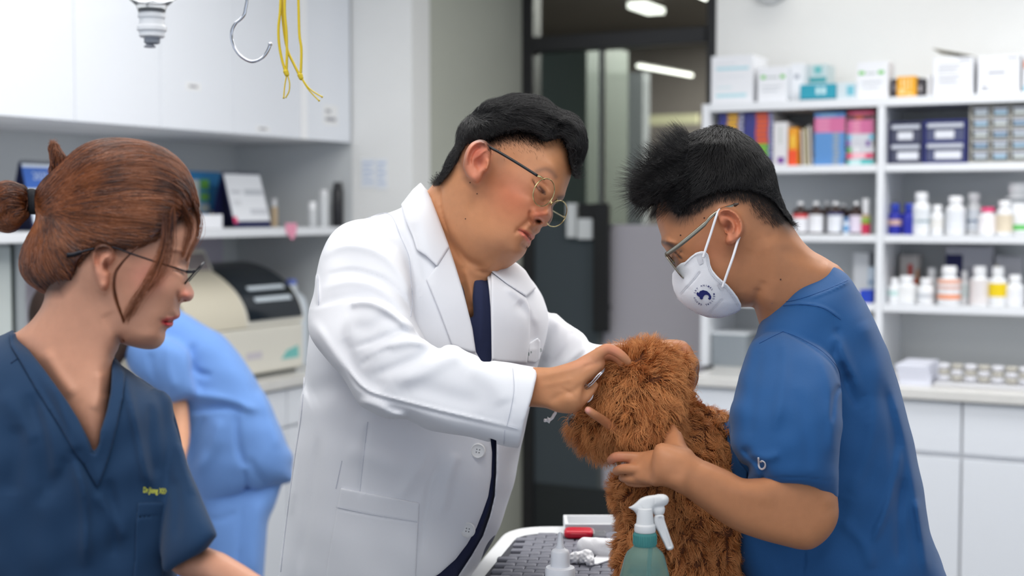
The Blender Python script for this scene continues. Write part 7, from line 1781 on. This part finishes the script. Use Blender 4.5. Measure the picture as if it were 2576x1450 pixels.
# scrub top
wt_out = [(-320,1150),(-220,960),(-110,885),*q9((0,105),(50,78),(82,72),(120,140),(250,200),(400,230),(560,225),(628,205),(700,285),(800,345),(900,415),(950,456),(985,560),(1020,700),(1040,850),(1040,1000),(1010,1250),(980,1500),(960,1900)),(-300,1650)]
wtr = [('s', q9((300,330),(380,600),(420,760)), 16, .005), ('s', q9((160,420),(240,700),(260,1000)), 20, -.005), ('s', q9((600,900),(640,1100),(640,1350)), 16, -.005), ('s', q9((700,330),(760,600),(800,800),(840,960)), 14, .008), ('s', q9((840,480),(850,700),(880,900)), 12, -.004), ('s', q9((970,560),(990,760),(980,960)), 8, -.007, 14), ('s', q9((150,260),(330,560),(480,830),(600,1050)), 12, -.003), ('s', q9((420,800),(470,1000),(480,1200),(480,1400)), 14, .006), ('s', q9((540,980),(620,1100),(700,1250)), 14, .004),
       ('s', q9((220,450),(300,700),(320,900)), 16, .003), ('s', q9((100,600),(90,800),(60,1000)), 22, -.004), ('s', q9((380,780),(330,900),(200,1050)), 18, -.003), ('s', q9((0,420),(120,560),(200,700)), 24, .003), ('n', 140, .0012, 61)]
w_t = Infl(wt_out, [(0, 900, 1.56), (200, 1100, 1.54), (420, 1100, 1.56), (200, 1500, 1.54)], T=.115, n=4, rst=2.5, rel=wtr)
ws_out = q9((900,412),(952,455),(972,560),(1000,650),(1032,760),(1064,860),(1110,960),(1160,1080),(1216,1212),(1205,1240),(1140,1322),(1060,1380),(990,1408),(918,1424),(905,1300),(915,1100),(925,900),(900,650),(870,500))
w_s = Infl(ws_out, [(400, 1000, 1.52), (440, 1300, 1.46), (540, 1350, 1.42)], T=.05, n=4, rst=2, rel=[('s', q9((1000,700),(1040,850),(1090,1000)), 9, .003), ('s', q9((980,900),(1000,1050),(990,1250)), 12, -.003)])
wtm = Model().add(w_t); sl = Model().add(w_s); sl.sub(Chain([(465,1400,1.455,46),(560,1462,1.40,54)], n=0), .004); wtm.add(sl, .01)
wtm.sub(Prism([*q9((96,84),(170,190),(250,292),(380,472),(440,570),(500,690),(527,760),(556,705),(562,640),(600,520),(620,420),(628,300),(628,205),(700,100)), (200,600), (60,700)], 1.2, 1.9), .003)
sculpt(wtm, 'scrub_top', DBLUE, wom, .0026, clean=400)
tpw = [c for c in wom.children if c.name.startswith('scrub_top')][0]
base = Model().add(w_t)
sculpt(Model().add(Shell(base, q9((628,215),(672,262),(704,310),(690,450),(660,600),(620,760),(580,880),(548,960),(500,880),(470,820),(500,740),(530,770),(560,708),(566,640),(604,520),(624,420)), .0045)), 'neck_band', DBLUE, tpw, .002)
sculpt(Model().add(Shell(base, q9((50,90),(92,84),(170,190),(250,292),(380,472),(440,570),(510,740),(530,830),(470,826),(420,760),(340,620),(200,400),(110,240),(60,160)), .0045)), 'neck_band', DBLUE, tpw, .002)
sculpt(Model().add(Shell(base, q9((770,1036),(968,1034),(962,1110),(950,1220),(930,1330),(905,1500),(900,1600),(730,1600),(752,1400),(760,1200)), .0025, rel=[('s', q9((772,1120),(860,1116),(958,1118)), 1.4, -.001)])), 'pocket', DBLUE, tpw, .002)
mb = MB(); line_on(mb, wtm, q9((60,255),(110,220),(165,182)), .0006); part(mb, 'seam', mat('dark_blue_seam', (14, 40, 74), .85), tpw)
emb(base, 'Dr.Jiong XIIX', *q9((872,972))[0], 20, 4, mat('yellow_thread', (214, 214, 60), .7), tpw, lift=.0035, sx=.56, bold=.015)
# glasses
gl = empty('glasses', (0, 0, 0)); gl.parent = wom; gl.location = -Vector(wom.location)
def Wq(x, y, z): return P(*q3((x, y))[0], z)
BM = mat('dark_metal', (34, 34, 40), .25, metal=.8)
part(MB().tube([Wq(*p) for p in spline([(600,644,ZW-.082),(640,655,ZW-.084),(700,678,ZW-.084),(850,728,ZW-.078),(960,762,ZW-.068),(1000,776,ZW-.062)], 6)], .0010, 6), 'temple', BM, gl, smooth=True)
part(MB().tube([Wq(*p) for p in spline([(508,652,ZW-.078),(450,666,ZW-.084),(400,684,ZW-.086),(362,688,ZW-.086)], 6)], [.0014]*8+[.0026]*8+[.003]*3, 8), 'temple_tip', BM, gl, smooth=True)
part(MB().tube([Wq(1000, 776, ZW-.062), Wq(1030, 775, ZW-.058), Wq(1040, 770, ZW-.055)], .0018, 6), 'hinge', BM, gl)
for zc_ in (ZW-.028, ZW+.034):
    c_ = Wq(1030, 800, zc_); u1 = (Wq(1094, 726, zc_)-Wq(966, 874, zc_))*.5
    pts = ring3(c_, u1, Vector((-.0035, .024, 0))); part(MB().tube(pts, .0011, 6), 'lens_rim', BM, gl, smooth=True)
    n = u1.cross(Vector((0, 1, 0))).normalized()*.0006; L_ = pts[:-1]; mb = MB(); mb.add([p+n for p in L_]+[p-n for p in L_], [tuple(range(40)), tuple(range(79, 39, -1))]+[(i, i+40, (i+1) % 40+40, (i+1) % 40) for i in range(40)]); part(mb, 'lens', LENS, gl)
part(MB().tube([Wq(1035, 790, ZW-.004), Wq(1045, 785, ZW+.003), Wq(1035, 790, ZW+.010)], .001, 6), 'bridge', BM, gl)
sk = Model().add(Chain([(160,1640,1.56,150),(300,1720,1.40,110),(560,1800,1.28,90)], n=2)).add(Chain([(560,1800,1.28,90),(560,2700,1.3,60)], n=2), .03)
sculpt(sk, 'trousers', DBLUE, wom, .008)
stl = empty('stool', (P(120, 1750, 1.6).x, 1.6, 0)); tag(stl, 'round stool under the person with tied red-brown hair', 'stool')
zt_ = P(120, 1950, 1.6).z
part(MB().lathe([(.17, zt_-.06), (.185, zt_-.05), (.185, zt_-.01), (.17, zt_)], 28, (stl.location.x, 1.6, 0)), 'seat', M((60, 62, 66), .6), stl, auto=40)
part(MB().lathe([(.03, .06), (.03, zt_-.06)], 16, (stl.location.x, 1.6, 0)), 'column', GREYM, stl, auto=40)
part(MB().lathe([(.22, .0), (.22, .03), (.04, .06)], 24, (stl.location.x, 1.6, 0)), 'base', GREYM, stl, auto=40)

# ---------------------------------------------------------------- person in light blue scrubs bending down behind her
ZL = 3.55
ben = empty('person', (P(560, 1000, ZL).x, P(560, 1000, ZL).y, 0))
tag(ben, 'person in light blue scrubs bending down in front of the left worktop', 'person')
LBLUE = mat('light_blue_cloth', (110, 152, 216), .85, sheen=.2, bump=.2, bscale=700, var=.03, vscale=12)
bt_out = q8((300,40),(356,84),(430,130),(500,172),(560,205),(612,255),(660,310),(700,368),(750,450),(800,550),(835,620),(870,700),(905,780),(934,835),(930,900),(926,962),(860,985),(800,1010),(745,1052),(722,1042),(700,1012),(690,1060),(600,1080),(490,1098),(440,1030),(400,960),(370,800),(330,640),(200,500),(100,380),(60,260),(120,120),(200,40))
b_t = Infl(bt_out, ZL, T=.15, n=4, rel=[('s', q8((430,250),(400,330),(440,400),(520,420)), 9, -.008), ('s', q8((360,600),(480,590),(600,580),(680,610)), 8, -.012, 14), ('s', q8((400,520),(520,530),(660,570),(760,600)), 12, .008), ('s', q8((640,600),(650,760),(690,900)), 9, -.008), ('s', q8((560,640),(520,800),(430,920)), 16, .008), ('s', q8((480,620),(440,760),(420,900)), 10, -.006), ('s', q8((680,900),(700,1000),(722,1045)), 4, -.008), ('s', q8((760,480),(820,640),(860,800)), 16, .006), ('s', q8((700,840),(760,940),(800,980)), 10, -.005), ('n', 80, .0008, 71)])
b_s = Infl(q8((60,250),(150,200),(280,220),(380,280),(405,330),(410,400),(425,460),(436,522),(370,545),(300,562),(230,500),(150,440),(90,380)), ZL-.13, T=.07, n=4, rel=[('s', q8((300,260),(290,380),(330,500)), 14, .006), ('s', q8((200,300),(220,420),(300,540)), 10, -.005)])
bm2 = Model().add(b_t); bm2.add(b_s, .02)
sculpt(bm2, 'scrub_top', LBLUE, ben, .005, clean=400)
bk = Model().add(Chain([(*q8((270,400))[0], ZL-.12, 34), (*q8((335,540))[0], ZL-.12, 26), (*q8((350,640))[0], ZL-.14, 24), (*q8((360,760))[0], ZL-.2, 20), (*q8((330,900))[0], ZL-.3, 18)], n=3)).add(Chain([(*q8((300,300))[0], ZL, 60), (*q8((120,200))[0], ZL, 50), (*q8((-60,140))[0], ZL, 40), (*q8((-150,120))[0], ZL, 60)], n=3), .03).add(Ell(*q8((-190,150))[0], ZL, (.075, .10, .075)), .03)
sculpt(bk, 'body', SKIN, ben, .006, paint_px((206, 152, 120), []))
hb = Model().add(Ell(*q8((-215,110))[0], ZL, (.10, .11, .095)))
hb.add(Chain([(*q8((60,250))[0], ZL-.15, 26), (*q8((20,330))[0], ZL-.15, 20)], n=0), .01)
sculpt(hb, 'hair', mat('brown_hair', (60, 42, 34), .6, bump=.6, bscale=160, stretch=(1, 1, .1)), ben, .005)
pt = Model().add(Infl(q8((480,980),(700,960),(880,940),(868,1000),(840,1090),(806,1170),(796,1280),(784,1450),(770,1700),(740,2100),(700,2560),(480,2560),(470,2100),(460,1700),(470,1450),(460,1250),(450,1100)), ZL, T=.11, n=4, rel=[('s', q8((672,1080),(662,1200),(658,1450),(640,1800)), 4, -.006), ('s', q8((760,1050),(730,1250),(720,1450)), 14, .006), ('s', q8((480,1150),(560,1160),(640,1120)), 8, -.004)]))
pt.add(Infl(q8((250,1000),(480,980),(500,1200),(440,1450),(380,1800),(360,2560),(180,2560),(160,1800),(180,1400)), ZL+.1, T=.10, n=4), .03)
sculpt(pt, 'trousers', LBLUE, ben, .007)

# ---------------------------------------------------------------- hanging rail, hook, tourniquets and infusion bottle at the top
ra = empty('hanging_rail', (P(500, -75, 1.6).x, 1.6, P(500, -75, 1.6).z)); tag(ra, 'steel rail hung from the ceiling that carries hook, bottle and bands', 'rail')
zr_ = P(500, -75, 1.6).z; xa, xb = P(250, 0, 1.6).x, P(900, 0, 1.6).x
STL = mat('polished_steel', (200, 202, 210), .15, metal=1.0)
yr = P(500, -75, 1.6).y
part(MB().tube([(xa, yr, zr_), (xb, yr, zr_)], .006, 12), 'rail_bar', STL, ra, smooth=True)
for x in (xa+.02, xb-.02): part(MB().tube([(x, yr, zr_), (x, yr, CEIL-.002)], .004, 10), 'hanger_rod', STL, ra, smooth=True)
zh0 = zoomer(0, 0, 2.862)
hk = empty('steel_hook', P(620, 10, 1.6)); tag(hk, 'large polished steel hook hanging in front of the wall cabinets', 'hook')
pts = spline([(*a, 1.6) for a in [(622,-75),(620,-30)]+zh0((1778,0),(1768,60),(1758,105),(1730,140),(1695,170),(1670,220),(1668,280),(1690,345),(1730,400),(1790,438),(1840,440),(1890,415),(1925,370),(1945,322))], 5)
W_ = [P(a, b, c) for a, b, c in pts]
part(MB().tube(W_, .0019, 10), 'hook_wire', STL, hk, smooth=True)
m_ = Model().add(Chain([(*zh0((1945,318))[0], 1.6, 5.6)], n=0)); sculpt(m_, 'end_ball', STL, hk, .0006)
part(MB().tube(ring3(P(622, -75, 1.6), Vector((0, .009, 0)), Vector((0, 0, .009)), 20), .0015, 6), 'hook_eye', STL, hk, smooth=True)
YT = mat('yellow_rubber', (206, 180, 36), .45); 
def band(name, label, cords, knot, ends, Z):
    r = empty(name, P(*zh0(knot)[0], Z)); tag(r, label, 'band', 'yellow rubber bands on the rail')
    for c in cords: part(MB().tube([P(a, b, Z) for a, b in spline(zh0(*c), 6)], .0026, 8, flat=.6), 'cord', YT, r, smooth=True)
    sculpt(Model().add(Chain([(*zh0(knot)[0], Z, 7), (*zh0((knot[0]+8, knot[1]+22))[0], Z, 6)], n=0)), 'knot', YT, r, .0008)
    for c in ends: part(MB().tube([P(a, b, Z) for a, b in spline(zh0(*c), 6)], [.0018]+[.0016]*(len(spline(zh0(*c), 6))-2)+[.0026], 8, flat=.5), 'tail', YT, r, smooth=True)
band('tourniquet_band', 'shorter knotted yellow rubber band hanging next to the steel hook', [((2025,-230),(2018,60),(2005,200),(2010,320),(2030,430),(2055,515)), ((2060,-230),(2050,60),(2062,220),(2066,380),(2062,515))], (2058, 515), [((2064,540),(2050,620),(2042,710)), ((2070,540),(2085,600),(2080,660),(2056,705))], 1.6)
band('tourniquet_band', 'longer knotted yellow rubber band with splayed tails beside the shorter one', [((2030,-230),(2032,60),(2045,220),(2070,360),(2110,450),(2155,540)), ((2145,-230),(2150,60),(2156,250),(2170,360),(2165,540))], (2160, 540), [((2172,560),(2230,640),(2322,700)), ((2170,565),(2225,650),(2300,728))], 1.605)
ZI = 1.42
iv = empty('infusion_bottle', P(382, 60, ZI)); tag(iv, 'upside-down clear infusion bottle with stoppered neck cut off by the picture top', 'bottle')
ivx, ivy = P(382, 60, ZI).x, P(382, 60, ZI).y; si = ZI/FPX
def zi(py): return P(382, py, ZI).z
CG = mat('clear_glass_bottle', (240, 244, 250), .05, trans=.85, ior=1.3)
part(MB().lathe([(33*si, zi(32)), (38*si, zi(16)), (54*si, zi(2)), (80*si, zi(-20)), (92*si, zi(-60)), (92*si, zi(-260)), (60*si, zi(-300))], 32, (ivx, ivy, 0)), 'glass_body', CG, iv, auto=60)
part(MB().lathe([(29*si, zi(94)), (32*si, zi(91)), (32*si, zi(80)), (37*si, zi(77)), (37*si, zi(68)), (32*si, zi(64)), (30*si, zi(48)), (34*si, zi(45)), (34*si, zi(38)), (30*si, zi(33)), (30*si, zi(22))], 32, (ivx, ivy, 0)), 'neck_cap', mat('foggy_cap', (240, 241, 244), .4), iv, auto=40)
part(MB().lathe([(17*si, zi(110)), (20*si, zi(107)), (20*si, zi(93))], 24, (ivx, ivy, 0)), 'stopper', M((150, 154, 164), .4), iv, auto=40)
part(MB().lathe([(14*si, zi(119)), (15*si, zi(116)), (10*si, zi(113)), (8*si, zi(110))], 24, (ivx-6*si, ivy, 0)), 'pull_tab', M((170, 172, 180), .4), iv, auto=40)
part(MB().tube([(ivx, ivy, zi(-290)), (ivx, ivy, zr_+.03), (ivx, (ivy+yr)/2, zr_+.012+.02), (ivx, yr, zr_+.008)], .0015, 6), 'hanger', STL, iv)
# forceps and cotton stick in the doctor's hand
fc = empty('forceps', P(*q4((450,300))[0], 1.70)); tag(fc, 'thin steel forceps between the fingers at the poodle ear', 'forceps')
part(MB().tube([P(*q4(p)[0], z) for p, z in (((512,248), 1.693), ((470,285), 1.69), ((430,330), 1.69), ((385,360), 1.692))], .0010, 8), 'blade', STL, fc, smooth=True)
part(MB().tube([P(*q4(p)[0], z) for p, z in (((512,252), 1.697), ((480,290), 1.695), ((440,335), 1.694), ((395,372), 1.695))], .0010, 8), 'blade', STL, fc, smooth=True)
part(MB().tube(ring3(P(*q4((400,392))[0], 1.70), Vector((.008, 0, .002)), Vector((-.002, 0, .010)), 24), .0012, 8), 'finger_ring', mat('white_ring', (240, 240, 244), .3), fc, smooth=True)
cw = empty('cotton_wisp', P(*q4((190,540))[0], 1.735)); tag(cw, 'small twist of white cotton hanging under the hand holding the ear', 'cotton')
sculpt(Model().add(Chain([(*q4((222,508))[0], 1.735, 5), (*q4((205,535))[0], 1.735, 4.5), (*q4((180,548))[0], 1.735, 6), (*q4((160,545))[0], 1.735, 3)], n=3, rel=[('n', 9, .001, 3)])), 'cotton', MATS['cotton_fluff'], cw, .0009)
